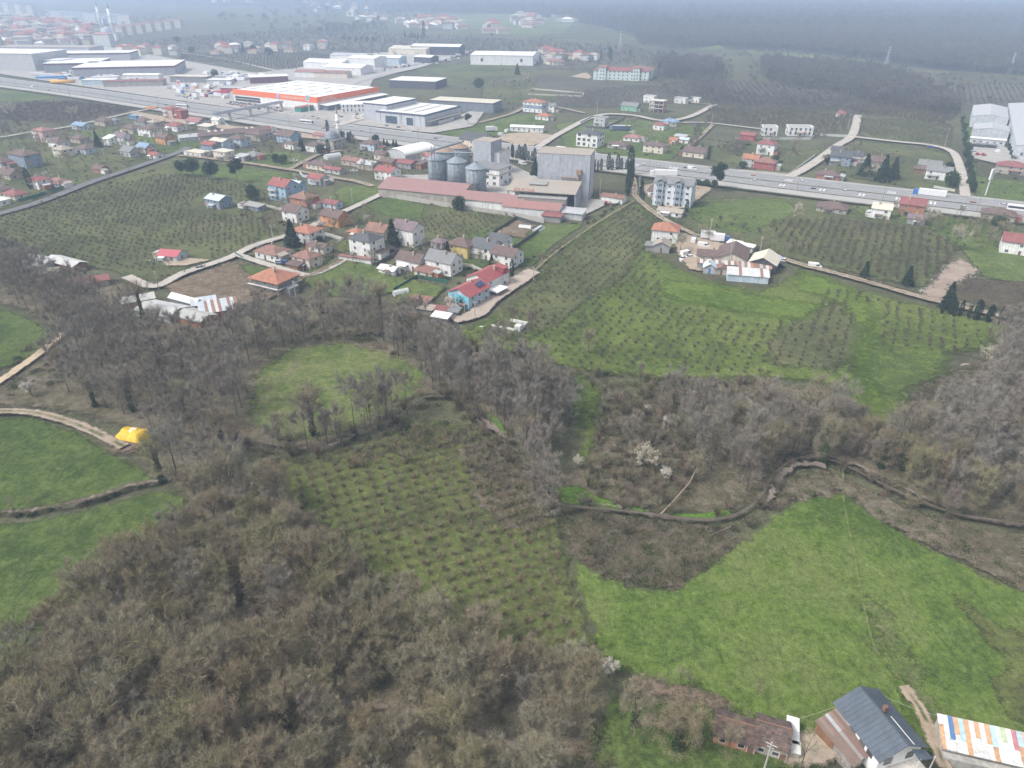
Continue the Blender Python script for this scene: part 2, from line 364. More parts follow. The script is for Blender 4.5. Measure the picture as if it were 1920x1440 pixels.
patch('green_field', [(460, 282), (560, 286), (590, 300), (545, 318), (440, 302), (430, 290)], g_lawn, 3, 1.5)
patch('green_field', [(200, 240), (300, 255), (420, 270), (330, 290), (220, 280), (120, 250)], g_lawn, 3, 2)
patch('green_field', [(0, 252), (80, 250), (160, 276), (290, 300), (270, 312), (150, 350), (60, 380), (-60, 410), (-60, 262)], g_olive, 3, 2)
patch('walled_field', [(640, 395), (715, 368), (800, 382), (900, 395), (1010, 405), (940, 428), (910, 455), (860, 470), (800, 460), (740, 430), (680, 425)], g_olive, 3, 2)
patch('green_field', [(660, 378), (740, 370), (800, 385), (790, 412), (730, 408)], g_lawn, 3, 2)
patch('green_field', [(760, 520), (870, 440), (960, 425), (1100, 420), (1040, 460), (1000, 500), (940, 500)], g_lawn, 3, 2)
patch('garden_field', [(640, 350), (720, 345), (728, 362), (650, 390), (600, 380)], g_lawn, 3, 1.5)
patch('right_orchard_field', [(1192, 376), (1235, 412), (1215, 470), (1270, 500), (1330, 525), (1420, 545), (1480, 520), (1500, 500), (1600, 540), (1720, 570), (1900, 612), (1960, 640), (1900, 650), (1790, 665), (1780, 705), (1712, 735), (1722, 805), (1640, 795), (1560, 725), (1440, 712), (1300, 715), (1130, 705), (1000, 680), (880, 650), (850, 625), (930, 590), (990, 540), (1030, 490), (1100, 430)], g_right, 3, 3)
patch('orchard_olive_grass', [(1190, 382), (1228, 415), (1205, 470), (1180, 520), (1120, 560), (1040, 620), (960, 640), (900, 625), (990, 545), (1040, 488), (1110, 430)], g_olive, 3, 5)  # upper orchard floor: the grass itself is a greyer olive
patch('orchard_olive_grass', [(1500, 580), (1600, 560), (1640, 600), (1640, 660), (1560, 700), (1440, 690), (1430, 640)], g_olive, 3, 5)  # same olive grass where the right-hand bushes grow denser
patch('bright_strip', [(1490, 506), (1560, 520), (1640, 560), (1655, 640), (1640, 700), (1700, 790), (1660, 795), (1600, 740), (1580, 680), (1600, 620), (1560, 570), (1480, 545)], g_lime, 3, 4)
patch('bright_strip', [(1250, 520), (1330, 530), (1440, 555), (1560, 570), (1520, 610), (1380, 590), (1270, 570), (1215, 545)], g_lime, 3, 4)
patch('hedge_field', [(1300, 375), (1420, 368), (1560, 380), (1640, 395), (1760, 420), (1800, 470), (1740, 545), (1640, 525), (1560, 505), (1470, 484), (1400, 462), (1300, 440), (1250, 412), (1240, 395)], g_olive, 3, 2.5)
patch('bright_strip', [(1300, 385), (1420, 372), (1480, 380), (1500, 400), (1400, 440), (1320, 425), (1290, 405)], g_lawn, 3, 4)
patch('green_field', [(1590, 385), (1700, 395), (1860, 420), (1930, 440), (1930, 540), (1840, 520), (1800, 470), (1740, 430), (1620, 410)], g_lawn, 3, 3)
patch('brown_field', [(1780, 520), (1930, 530), (1960, 600), (1900, 590), (1780, 560)], g_plough, 3, 3)
patch('left_meadow', [(-80, 560), (40, 590), (112, 632), (60, 672), (-80, 730)], g_left, 2.5, 2)
patch('left_meadow', [(-80, 790), (60, 782), (150, 812), (225, 860), (275, 882), (300, 905), (250, 918), (150, 945), (60, 962), (-80, 970)], g_left, 2, 1.8)
patch('left_meadow', [(-80, 985), (60, 978), (160, 958), (300, 920), (355, 935), (340, 975), (290, 1010), (230, 1060), (170, 1110), (140, 1150), (60, 1220), (0, 1310), (-80, 1400)], g_left, 1.5, 1.8)
patch('woodland_floor', [(-80, 1330), (20, 1250), (80, 1190), (150, 1130), (190, 1080), (300, 1000), (350, 950), (330, 905), (250, 870), (300, 830), (460, 870), (520, 940), (600, 970), (700, 1110), (860, 1205), (1000, 1215), (1120, 1230), (1145, 1300), (1110, 1500), (-80, 1500)], g_wood, 1.5, 2.5)
patch('woodland_floor', [(-80, 450), (60, 478), (150, 505), (235, 528), (300, 570), (420, 600), (540, 560), (620, 545), (760, 575), (850, 625), (900, 660), (1000, 690), (1080, 720), (1020, 760), (1010, 860), (960, 830), (870, 760), (790, 745), (690, 815), (600, 850), (500, 850), (400, 860), (280, 830), (170, 790), (60, 770), (-80, 770), (-80, 735), (60, 680), (120, 636), (40, 585), (-80, 555)], g_wood, 2.5, 3)
patch('river_meadow', [(480, 705), (540, 655), (640, 645), (740, 665), (800, 700), (785, 738), (700, 790), (620, 822), (520, 828), (470, 790)], g_loop, 1.5, 2.4)
patch('orchard_land', [(500, 870), (640, 850), (700, 825), (800, 790), (900, 800), (1000, 870), (1045, 960), (1060, 1040), (1085, 1120), (1115, 1215), (1010, 1235), (860, 1215), (760, 1150), (690, 1080), (640, 1010), (560, 960), (500, 920)], g_orch, 1.5, 2)
patch('scrub_land', [(850, 800), (930, 830), (1000, 880), (1040, 960), (1000, 1010), (940, 990), (880, 940), (870, 880)], g_scrub, 1.5, 2)
patch('green_lane_ground', [(1000, 690), (1090, 700), (1130, 730), (1125, 800), (1110, 880), (1080, 880), (1085, 800), (1040, 740)], g_right, 2, 2)
patch('scrub_land', [(1130, 740), (1300, 720), (1440, 715), (1560, 735), (1640, 800), (1730, 810), (1712, 745), (1790, 690), (1960, 640), (1960, 1010), (1800, 970), (1720, 948), (1640, 908), (1560, 872), (1500, 860), (1450, 890), (1420, 940), (1380, 970), (1330, 980), (1220, 968), (1120, 950), (1040, 930), (1020, 880), (1100, 870), (1130, 800)], g_wood, 2, 2)
patch('meadow', [(1062, 1040), (1130, 1085), (1200, 1105), (1262, 1110), (1310, 1075), (1370, 1030), (1430, 985), (1500, 935), (1578, 922), (1640, 965), (1740, 1030), (1860, 1085), (1990, 1140), (1990, 1420), (1760, 1420), (1500, 1420), (1340, 1310), (1200, 1280), (1148, 1250), (1115, 1210), (1090, 1130)], g_meadow, 1.5, 1.6)
patch('scrub_land', [(1045, 975), (1150, 975), (1260, 985), (1360, 990), (1385, 1015), (1350, 1050), (1300, 1085), (1265, 1108), (1200, 1100), (1120, 1075), (1060, 1035)], g_scrub, 1.5, 1.5)
g_bankg = grassm('stream_side_grass', (.06, .11, .02), (.09, .16, .025), (.12, .18, .035), rag=.5, dry=.05, soft=.4)
BANKG = [[(1032, 918), (1085, 915), (1130, 938), (1180, 950), (1232, 962), (1190, 970), (1120, 957), (1055, 948)], [(1225, 962), (1300, 966), (1370, 958), (1385, 966), (1340, 980), (1270, 977)], [(905, 772), (935, 785), (955, 820), (930, 818)]]
for _b in BANKG: patch('river_bank_grass', _b, g_bankg, .7, .5)
patch('scrub_land', [(1440, 960), (1470, 900), (1540, 882), (1640, 925), (1760, 975), (1960, 1020), (1960, 1140), (1870, 1090), (1760, 1040), (1650, 985), (1578, 928), (1500, 945)], g_scrub, 1.5, 1.5)
patch('green_verge', [(1140, 1300), (1340, 1330), (1480, 1380), (1560, 1450), (1100, 1500)], g_left, 1.2, 1.5)
patch('faded_grass', [(1600, 1100), (1660, 1140), (1730, 1260), (1790, 1370), (1740, 1380), (1690, 1290), (1640, 1210)], g_loop, 1, 2.5)
patch('rough_grass', [(1780, 1120), (1990, 1230), (1990, 1400), (1880, 1350), (1850, 1290), (1880, 1240), (1820, 1180)], g_orch, 1, 2.5)
patch('worn_ground', [(1175, 1275), (1230, 1268), (1290, 1290), (1350, 1305), (1420, 1345), (1340, 1335), (1250, 1320), (1180, 1312)], d_earthg, 1, 1.6)
patch('building_plot', [(305, 540), (430, 492), (500, 500), (560, 545), (470, 575), (400, 580), (330, 560)], g_plot, 1.5, 1.5)
patch('building_plot_grass', [(440, 495), (520, 505), (545, 520), (470, 520)], g_lawn, 1.5, 1.5)
patch('garden_lawn', [(560, 520), (640, 480), (730, 510), (770, 545), (700, 560), (600, 560)], g_lawn, 2, 1.5)
patch('garden_lawn', [(600, 465), (650, 445), (690, 455), (650, 480)], g_lawn, 2, .8)
patch('garden_lawn', [(740, 520), (840, 540), (800, 580), (740, 570)], g_lawn, 2, .8)
patch('allotment_soil', [(925, 440), (970, 414), (1008, 425), (985, 452)], g_plot, 1.5, .5)
patch('bare_yard', [(300, 488), (330, 483), (400, 490), (350, 502), (310, 502)], d_yard, 1.5, 1)
patch('dirt_turnaround', [(180, 815), (235, 815), (275, 835), (240, 862), (205, 850)], d_earthg, 1, .9)
patch('farmyard', [(1280, 440), (1320, 450), (1370, 462), (1330, 480), (1310, 505), (1330, 515), (1290, 508), (1270, 480), (1262, 455)], d_yard, 1.2, .8)
patch('rubble_ground', [(1722, 556), (1745, 530), (1770, 500), (1800, 488), (1840, 510), (1815, 525), (1785, 540), (1780, 562), (1750, 568)], d_rub, 1.2, 1.5)
patch('factory_yard', [(740, 330), (800, 330), (880, 310), (940, 300), (1020, 340), (1110, 375), (1150, 380), (1100, 405), (1030, 400), (960, 385), (880, 370), (760, 360)], d_conc, 2.5, 1)
patch('yard', [(1440, 205), (1450, 205)] if False else [(1855, 266), (1900, 262), (1908, 225), (1875, 222), (1870, 205), (1862, 205), (1868, 270), (1930, 300), (1930, 320), (1880, 312), (1820, 298), (1815, 268)], d_conc, 2.5, .6)
patch('apartment_yard', [(1195, 350), (1235, 345), (1330, 352), (1335, 358), (1290, 392), (1240, 398)], d_yard, 2, .8)
patch('industrial_yard', [(-60, 92), (200, 88), (330, 112), (480, 138), (560, 128), (700, 100), (870, 92), (880, 100), (770, 132), (700, 150), (690, 175), (690, 215), (850, 222), (920, 195), (890, 238), (810, 252), (640, 232), (320, 188), (0, 140), (-60, 132)], d_conc, 8, 3)
patch('roadside_yard', [(950, 252), (1000, 250), (1045, 256), (1000, 276), (960, 272), (930, 262)], d_yard, 3, 1)
patch('school_yard', [(1068, 145), (1100, 136), (1110, 146), (1105, 150)], d_yard, 5, 1)
patch('verge_path', [(240, 208), (320, 222), (440, 238), (560, 250), (640, 262), (640, 268), (520, 256), (380, 240), (250, 222)], d_yard, 4, 1)

# roads, lanes, tracks, water
HW = [(-260, 116), (-100, 138), (0, 154), (160, 175), (320, 199), (480, 221), (640, 244), (800, 264), (960, 284), (1120, 303), (1280, 322.5), (1440, 342), (1600, 361), (1760, 379.5), (1920, 398), (2100, 419)]
HWW = [tuple(p) for p in W2(HW)]
d_hw = dirtm('highway_asphalt', (.215, .215, .22), (.28, .28, .285), rag=.1, soft=.3)
d_sv = dirtm('service_road_surface', (.3, .295, .285), (.38, .37, .355), rag=.2, soft=.3)
HWC = spline(HWW, 6.0)
def hw_ribbon(name, off, w, mat, **k): return ribbon(name, None, w, mat, step=6, rag=.15, off=off, world_pts=HWW, **k)
hw_ribbon('verge', -4, 46, grassm('road_verge', (.06, .065, .04), (.09, .095, .055), (.13, .13, .09), rag=.3, dry=.5))
hw_ribbon('highway', 8.3, 14.6, d_hw); hw_ribbon('highway', -6.8, 11.6, d_hw); hw_ribbon('service_road', -19.2, 9.6, d_sv)
hw_ribbon('hard_shoulder', 17.0, 3.2, d_sv)
def offset_path(C, off):
    T = np.gradient(C, axis=0); T /= np.linalg.norm(T, axis=1)[:, None]; return C+np.stack([-T[:, 1], T[:, 0]], 1)*off
PAINT = plain((.62, .62, .6), .7, .2, name='road_paint')
def marks(offs, dash, gap, w, name='lane_marking'):
    b = MB(); z = next_z()
    for off in offs:
        C = offset_path(HWC, off); L = np.concatenate([[0], np.cumsum(np.linalg.norm(np.diff(C, axis=0), axis=1))])
        t = 0.
        while t+dash < L[-1]:
            a = np.array([np.interp(t, L, C[:, k]) for k in (0, 1)]); e = np.array([np.interp(t+dash, L, C[:, k]) for k in (0, 1)])
            n = np.array([-(e-a)[1], (e-a)[0]])/np.linalg.norm(e-a)*w/2
            b.add([(*(a-n), z), (*(e-n), z), (*(e+n), z), (*(a+n), z)], [(0, 1, 2, 3)]); t += dash+gap
    return tag(b.build(name, PAINT), kind='structure')
marks([1.5, 15.2, -1.4, -12.2], 12, .01, .22); marks([5.6, 10.2, -5, -8.6], 4, 8, .2)
# low dividing strips
def wall_along(name, pts, w, h, mat, z0=0.0, closed=False):
    b = MB(); P = [np.array(p[:2], float) for p in pts]
    for p, q in zip(P[:-1], P[1:]):
        d = (q-p)/(np.linalg.norm(q-p)+1e-9); n = np.array([-d[1], d[0]])*w/2; q = q+d*.02
        b.prism([tuple(p-n), tuple(q-n), tuple(q+n), tuple(p+n)], z0, h)
    return b.build(name, mat)
for off, nm, h, c in ((.5, 'median_barrier', .8, (.13, .14, .12)), (-13.6, 'side_barrier', .7, (.14, .13, .1))):
    tag(wall_along('crash_barrier', offset_path(HWC, off)[::2], .7, h, plain(c)), 'dark low %s between the %s' % (('central reserve barrier', 'two highway carriageways') if off > 0 else ('separating barrier', 'highway and the pale service road')), 'barrier')
# painted bar groups across the carriageway near the junction
b = MB(); zz = next_z()
for (cx, cy, n) in [(1478, 341, 5), (1466, 350.3, 2), (1541, 359.3, 2), (1615, 368.5, 2), (1671, 364.5, 5), (1684, 376, 2), (1748, 384, 2), (1262, 318, 3), (1010, 281, 4), (1190, 312, 3)]:
    o = at(cx, cy); a = math.radians(-31)
    for k in range(n):
        u = (k-(n-1)/2)*(.85 if n > 3 else 1.9); w = .22 if n > 3 else .5
        for sx in (1,):
            L = 2.6; pts = []
            for (qx, qy) in ((u-w, -L), (u+w, -L), (u+w, L), (u-w, L)): pts.append((o.x+qx*math.cos(a)-qy*math.sin(a), o.y+qx*math.sin(a)+qy*math.cos(a), zz))
            b.add(pts, [(0, 1, 2, 3)])
tag(b.build('road_marking', PAINT), kind='structure')

ribbon('asphalt_road', [(-80, 424), (0, 404), (80, 380), (170, 345), (250, 318), (310, 297), (345, 284), (352, 278)], 6, d_asph)
ribbon('dirt_lane', [(335, 293), (440, 305), (540, 320), (590, 329), (640, 338), (665, 342), (700, 352)], 4.2, d_track)
ribbon('dirt_lane', [(545, 319), (575, 303), (602, 291), (640, 284)], 3.8, d_track)
ribbon('gravel_lane', [(238, 522), (290, 541), (345, 516), (430, 487), (480, 463), (555, 440), (600, 420), (660, 393), (720, 364), (735, 350)], 4.6, d_lane)
ribbon('gravel_lane', [(445, 481), (500, 499), (545, 512), (580, 520), (620, 505), (650, 488)], 4.0, d_lane)
ribbon('gravel_lane', [(645, 488), (600, 512), (560, 530)], 4, d_earthg)
ribbon('village_lane', [(850, 606), (890, 594), (915, 572), (950, 545), (990, 518), (1002, 512)], 6.2, dirtm('village_lane_dirt', (.3, .25, .21), (.42, .36, .31), rag=1), wobble=.25)
ribbon('footpath', [(1002, 512), (1040, 478), (1090, 442), (1130, 415), (1190, 379)], 1.1, dirtm('footpath_grass', (.2, .19, .09), (.26, .24, .13), rag=.3))
ribbon('farm_track', [(1186, 335), (1190, 355), (1192, 372), (1230, 405), (1270, 428), (1310, 447)], 3.6, d_track)
ribbon('farm_track', [(1440, 478), (1500, 500), (1560, 515), (1640, 537), (1720, 560), (1800, 580), (1920, 607), (2000, 625)], 3.8, d_track)
ribbon('side_road', [(1478, 335), (1510, 318), (1540, 298), (1570, 275), (1592, 262), (1602, 245), (1608, 218)], 6.5, d_lane)
ribbon('side_road', [(1600, 259), (1680, 268), (1745, 275), (1785, 288), (1800, 320), (1806, 350), (1809, 372)], 5.5, d_lane)
ribbon('side_road', [(1008, 279), (1040, 258), (1080, 236), (1105, 224), (1140, 216), (1190, 219), (1240, 228), (1290, 222), (1340, 198)], 6, d_lane)
ribbon('dirt_lane', [(1095, 214), (1050, 204), (1000, 196), (960, 215), (900, 232)], 4.5, d_track)
ribbon('dirt_lane', [(1340, 198), (1300, 195), (1290, 193)], 4, d_track)
ribbon('gravel_lane', [(1280, 232), (1330, 233), (1440, 246)], 3.5, d_lane)
ribbon('gravel_lane', [(1336, 236), (1310, 262), (1285, 282)], 3.5, d_track)
ribbon('industrial_road', [(640, 165), (700, 145), (780, 128), (860, 102), (880, 96)], 12, d_sv)
ribbon('industrial_road', [(630, 238), (680, 222), (698, 205)], 10, d_lane)
ribbon('far_lane', [(330, 99), (420, 112), (520, 135)], 5, d_lane)
ribbon('far_lane', [(-60, 258), (0, 260), (60, 250), (130, 240), (240, 215), (290, 205)], 4, d_lane)
ribbon('dirt_track', [(-60, 752), (0, 722), (60, 680), (112, 638), (120, 628)], 3.2, dirtm('pale_track', (.35, .27, .18), (.46, .38, .28), rag=.6))
ribbon('dirt_track', [(-60, 782), (0, 778), (60, 780), (130, 797), (190, 822), (235, 845)], 3.0, d_track)
ribbon('worn_footpath', [(1578, 880), (1579, 930), (1585, 980), (1598, 1040), (1610, 1110), (1625, 1180), (1640, 1230), (1690, 1290), (1745, 1370), (1775, 1450)], .55, dirtm('trodden_grass', (.13, .16, .05), (.17, .2, .07), rag=.35))
ribbon('yard_track', [(1690, 1295), (1722, 1340), (1745, 1390), (1768, 1450)], 2.4, dirtm('yard_track_dirt', (.25, .19, .14), (.36, .29, .22), rag=.7, tracks=1.0))
patch('cottage_yard', [(1480, 1385), (1530, 1370), (1570, 1400), (1590, 1440), (1480, 1450), (1450, 1420)], d_yard, .8, .7)
ribbon('woodland_path', [(470, 1150), (505, 1195), (530, 1240), (575, 1300), (660, 1330), (740, 1336), (850, 1362), (940, 1395), (1010, 1430), (1060, 1470)], 1.6, dirtm('woodland_path_dirt', (.14, .11, .09), (.22, .18, .15), rag=.6))

def waterm():
    m = NT('stream_water'); p = m.pos()
    return m.finish(m.ramp(m.noise(p, .3, 4), [(.3, (.075, .06, .045)), (.7, (.135, .115, .095))]), .05, m.noise(p, 3, 3), .15, .05, edge_alpha(m, p, .3, .2, .8), spec=.5)
water_m = waterm()
R1 = [(1030, 945), (1060, 957), (1130, 963), (1220, 973), (1310, 984), (1370, 977), (1410, 955), (1430, 932), (1444, 905), (1470, 880), (1505, 865), (1550, 869), (1600, 890), (1650, 915), (1720, 948), (1790, 972), (1860, 985), (2000, 1005)]
R2 = [(775, 765), (800, 752), (850, 752), (870, 768), (900, 800), (925, 824), (960, 848), (1000, 880), (1030, 945)]
R3 = [(430, 822), (480, 835), (540, 846), (610, 848), (650, 832), (690, 815), (740, 795), (775, 765)]
R4 = [(-60, 972), (0, 970), (60, 966), (120, 955), (200, 935), (240, 920), (300, 910)]
for R, w in ((R1, 1.3), (R2, .9), (R3, .7)):
    ribbon('mud_bank', R, w*1.1, d_mud, step=1.5, rag=1.0, wobble=.8)
for R, w, of in (([(1425, 945), (1440, 918), (1452, 895), (1478, 878), (1508, 872), (1545, 876)], 2.0, -1.2), ([(1552, 868), (1600, 884), (1650, 908), (1700, 934), (1735, 952)], 1.7, 1.3), ([(872, 768), (902, 798), (930, 822), (955, 838)], 1.5, 1.0), ([(1090, 957), (1130, 958), (1180, 966)], .7, .6), ([(600, 848), (640, 836), (680, 815)], .7, 0)):
    ribbon('gravel_bank', R, w, d_bank, step=1.5, rag=.7, off=of, wobble=.6)
for R, w in ((R1, 1.0), (R2, .75), (R3, .5)):
    ribbon('stream', R, w, water_m, step=1.5, rag=.35, wobble=.45)
ribbon('ditch_bank', R4, 1.8, d_mud, step=1.5, rag=.9, wobble=.3)
ribbon('ditch', R4, .9, d_bank, step=1.5, rag=.5, wobble=.5)

def fill(poly_px, d, jit=.4, keep=1.0, avoid=(), rot=None, inset=0.0):
    """jittered lattice inside a polygon given in pixels; d spacing or (dx, dy)"""
    poly = np.array(W2(poly_px)); dx, dy = (d if isinstance(d, tuple) else (d, d)); a = math.radians(rot if rot is not None else RNG.uniform(0, 90)); R_ = np.array([[math.cos(a), -math.sin(a)], [math.sin(a), math.cos(a)]])
    q = poly@R_; x0, y0 = q.min(0); x1, y1 = q.max(0); X, Y = np.meshgrid(np.arange(x0, x1, dx), np.arange(y0, y1, dy)); P = np.stack([X.ravel(), Y.ravel()], 1)
    P = P+RNG.uniform(-jit, jit, P.shape)*np.array([dx, dy]); P = P@R_.T
    m = sdf(poly, P) > inset
    for (path, w) in avoid:
        C = spline(W2(path), 3.0)
        for i in range(0, len(P), 20000): m[i:i+20000] &= (np.min(np.linalg.norm(P[i:i+20000, None]-C[None], axis=2), 1) > w) if len(P[i:i+20000]) else m[i:i+20000]
    m &= RNG.uniform(size=len(P)) < keep
    return P[m]
# ---------------------------------------------------------------- buildings
FOOT = []
RC = dict(red=(.29,.105,.1), pink=(.31,.16,.155), brown=(.15,.108,.1), terra=(.25,.142,.115), orange=(.37,.17,.115), grey=(.2,.205,.21), dark=(.085,.09,.1), blue=(.2,.29,.42), white=(.72,.72,.72), cream=(.55,.52,.44), tin=(.42,.43,.45), tan=(.34,.3,.26), plum=(.2,.15,.17), maroon=(.25,.1,.1), lblue=(.5,.6,.68), concrete=(.3,.3,.29))
WC = dict(white=(.78,.78,.77), cream=(.68,.62,.52), beige=(.48,.42,.34), grey=(.32,.33,.34), lgrey=(.5,.51,.52), blue=(.33,.48,.62), lblue=(.5,.6,.68), bgrey=(.24,.3,.38), brick=(.42,.19,.12), pink=(.6,.42,.38), yellow=(.6,.47,.2), mint=(.6,.69,.67), green=(.25,.5,.35), red=(.4,.1,.09), block=(.3,.29,.27), orange=(.6,.3,.14), deep=(.12,.3,.5), dark=(.08,.08,.09), stone=(.42,.39,.34), wood=(.25,.14,.08))
FRAME = {'w': plain((.6, .6, .6), .5, .05, name='window_frame_paint'), 'b': plain((.12, .1, .09), .5, .05, name='window_frame_dark')}
_wm = {}
def window_mesh(w, h, fr='w'):
    k = (round(w, 1), round(h, 1), fr)
    if k not in _wm:
        b = MB(); t = .06; w2 = k[0]/2; hh = k[1]
        b.box(-w2-t, -.05, -t, -w2, .03, hh+t, 1); b.box(w2, -.05, -t, w2+t, .03, hh+t, 1); b.box(-w2, -.05, -t, w2, .03, 0, 1); b.box(-w2, -.05, hh, w2, .03, hh+t, 1)
        if k[0] > 1: b.box(-.035, -.045, 0, .035, .02, hh, 1)
        b.add([(-w2, -.02, 0), (w2, -.02, 0), (w2, -.02, hh), (-w2, -.02, hh)], [(0, 1, 2, 3)], 0)
        _wm[k] = b.mesh('window', [glassm(), FRAME[fr]])
    return _wm[k]
_dm = {}
def door_mesh(w, h, c):
    k = (w, h, c)
    if k not in _dm: _dm[k] = MB().box(-w/2, -.06, 0, w/2, .02, h, 0).box(-w/2-.1, -.04, 0, -w/2, .02, h+.1, 1).box(w/2, -.04, 0, w/2+.1, .02, h+.1, 1).mesh('door', [plain(c, .6, .15, name='door_paint'), FRAME['w']])
    return _dm[k]
def faces(w, d): return [((0, -d/2), 0, w, (0, -1)), ((w/2, 0), math.pi/2, d, (1, 0)), ((0, d/2), math.pi, w, (0, 1)), ((-w/2, 0), -math.pi/2, d, (-1, 0))]
def seen(loc, yaw, nrm_, side=25.0):
    n = Vector((nrm_[0]*math.cos(yaw)-nrm_[1]*math.sin(yaw), nrm_[0]*math.sin(yaw)+nrm_[1]*math.cos(yaw)))
    v = Vector((-loc.x, -loc.y)).normalized(); return n.dot(v) > -0.05
def openings(t, loc, yaw, w, d, storeys, sh, ww=1.05, wh=1.15, step=3.7, fr='w', door=(.18, .1, .07), off=(0, 0), z0=0.0, maxn=7, skipdoor=False):
    for fi, ((cx, cy), r, L, n) in enumerate(faces(w, d)):
        if not seen(loc, yaw, n): continue
        k = max(1, min(maxn, int((L-.8)/step))); dr = fi == 0 and not skipdoor
        for s in range(storeys):
            for i in range(k):
                u = (i-(k-1)/2)*L/k*.95+(RNG.uniform(-.25, .25) if k < 6 else 0)
                if k > 1 and k < 6 and RNG.uniform() < .22 and not (dr and s == 0): continue
                if dr and s == 0 and i == k//2:
                    o = obj('door', door_mesh(1.0, 2.1, door), t); zz = 0.02
                else:
                    o = obj('window', window_mesh(ww, wh, fr), t); zz = z0+s*sh+sh*.34
                o.location = (cx+off[0]+u*math.cos(r)+n[0]*.012, cy+off[1]+u*math.sin(r)+n[1]*.012, zz); o.rotation_euler = (0, 0, r)
def roof_geo(kind, w, d, h, rh, ov=.5, ridge='x', t=.14):
    b = MB(); W_, D_ = w/2+ov, d/2+ov
    if kind == 'gable':
        if ridge == 'x':
            e = h-rh*ov/(d/2); z = h+rh
            b.quadslab((-W_, -D_, e+t), (W_, -D_, e+t), (W_, 0, z+t), (-W_, 0, z+t), t); b.quadslab((-W_, 0, z+t), (W_, 0, z+t), (W_, D_, e+t), (-W_, D_, e+t), t)
        else:
            e = h-rh*ov/(w/2); z = h+rh
            b.quadslab((-W_, -D_, e+t), (0, -D_, z+t), (0, D_, z+t), (-W_, D_, e+t), t); b.quadslab((0, -D_, z+t), (W_, -D_, e+t), (W_, D_, e+t), (0, D_, z+t), t)
    elif kind == 'hip':
        e = h-.12; z = h+rh; L = abs(W_-D_)*.9
        if W_ >= D_: A, B = (-L, 0, z), (L, 0, z)
        else: A, B = (0, -L, z), (0, L, z)
        c = [(-W_, -D_, e), (W_, -D_, e), (W_, D_, e), (-W_, D_, e)]
        if W_ >= D_: fs = [(0, 1, 5, 4), (1, 2, 5), (2, 3, 4, 5), (3, 0, 4)]
        else: fs = [(0, 1, 4), (1, 2, 5, 4), (2, 3, 5), (3, 0, 4, 5)]
        b.add(c+[A, B], fs); b.add([(x, y, e-.16) for x, y, _ in c]+c, [(3, 2, 1, 0), (0, 1, 5, 4), (1, 2, 6, 5), (2, 3, 7, 6), (3, 0, 4, 7)])
    elif kind == 'shed':
        b.quadslab((-W_, -D_, h+t), (W_, -D_, h+t), (W_, D_, h+rh+t), (-W_, D_, h+rh+t), t)
    elif kind == 'flat':
        b.box(-W_, -D_, h, W_, D_, h+.25)
    elif kind == 'parapet':
        b.box(-w/2, -d/2, h, w/2, d/2, h+.1)
        for x0, y0, x1, y1 in ((-w/2-.1, -d/2-.1, w/2+.1, -d/2+.2), (-w/2-.1, d/2-.2, w/2+.1, d/2+.1), (-w/2-.1, -d/2+.2, -w/2+.2, d/2-.2), (w/2-.2, -d/2+.2, w/2+.1, d/2-.2)): b.box(x0, y0, h-.3, x1, y1, h+.7, 1)
    elif kind == 'arch':
        n = 10; P = [(-W_*math.cos(math.pi*i/n), h+rh*math.sin(math.pi*i/n)) for i in range(n+1)]
        for (xa, za), (xb, zb) in zip(P[:-1], P[1:]): b.quadslab((xa, -D_, za), (xb, -D_, zb), (xb, D_, zb), (xa, D_, za), .1)
    return b
def wall_geo(kind, w, d, h, rh, ridge='x'):
    b = MB()
    if kind == 'gable':
        if ridge == 'x':
            pts = [(-d/2, 0), (d/2, 0), (d/2, h), (0, h+rh), (-d/2, h)]; V = [(x, y, z) for x in (-w/2, w/2) for y, z in pts]
        else:
            pts = [(-w/2, 0), (w/2, 0), (w/2, h), (0, h+rh), (-w/2, h)]; V = [(x, y, z) for y in (d/2, -d/2) for x, z in pts]
        b.add(V, [(0, 1, 2, 3, 4)[::-1], (5, 6, 7, 8, 9)]+[(i, (i+1) % 5, 5+(i+1) % 5, 5+i) for i in range(5)])
    elif kind == 'shed':
        b.add([(-w/2, -d/2, 0), (w/2, -d/2, 0), (w/2, d/2, 0), (-w/2, d/2, 0), (-w/2, -d/2, h), (w/2, -d/2, h), (w/2, d/2, h+rh), (-w/2, d/2, h+rh)], [(0, 3, 2, 1), (4, 5, 6, 7), (0, 1, 5, 4), (1, 2, 6, 5), (2, 3, 7, 6), (3, 0, 4, 7)])
    elif kind == 'arch':
        n = 10; P = [(-w/2, 0), (w/2, 0)]+[(w/2*math.cos(math.pi*i/n), h+(rh-.1)*math.sin(math.pi*i/n)) for i in range(n+1)]; m = len(P)
        b.add([(x, -d/2, z) for x, z in P]+[(x, d/2, z) for x, z in P], [tuple(range(m)), tuple(range(m, 2*m))[::-1]]+[(i, m+i, m+(i+1) % m, (i+1) % m) for i in range(m)])
    else: b.box(-w/2, -d/2, 0, w/2, d/2, h)
    return b
def glyphs(name, par, off, n, step, h, mat, side=False):
    """a row of raised letter-like strokes, too small in the photograph to be read"""
    rr = np.random.RandomState(n)
    for k in range(n):
        w = step*.62; t_ = h*.16; b = MB(); S = [(0, 0, t_, h), (w-t_, 0, w, h), (0, h-t_, w, h), (0, 0, w, t_), (0, h/2-t_/2, w, h/2+t_/2)]
        for x0, z0, x1, z1 in [S[i] for i in sorted(rr.permutation(5)[:3])]: b.box(x0+.004*0, -.04, z0, x1, .04, z1)
        o = b.build(name, mat, par); o.location = (off[0]+(0 if side else k*step), off[1]+(k*step if side else 0), off[2]); o.rotation_euler = (0, 0, math.radians(90) if side else 0)
YAW = -30
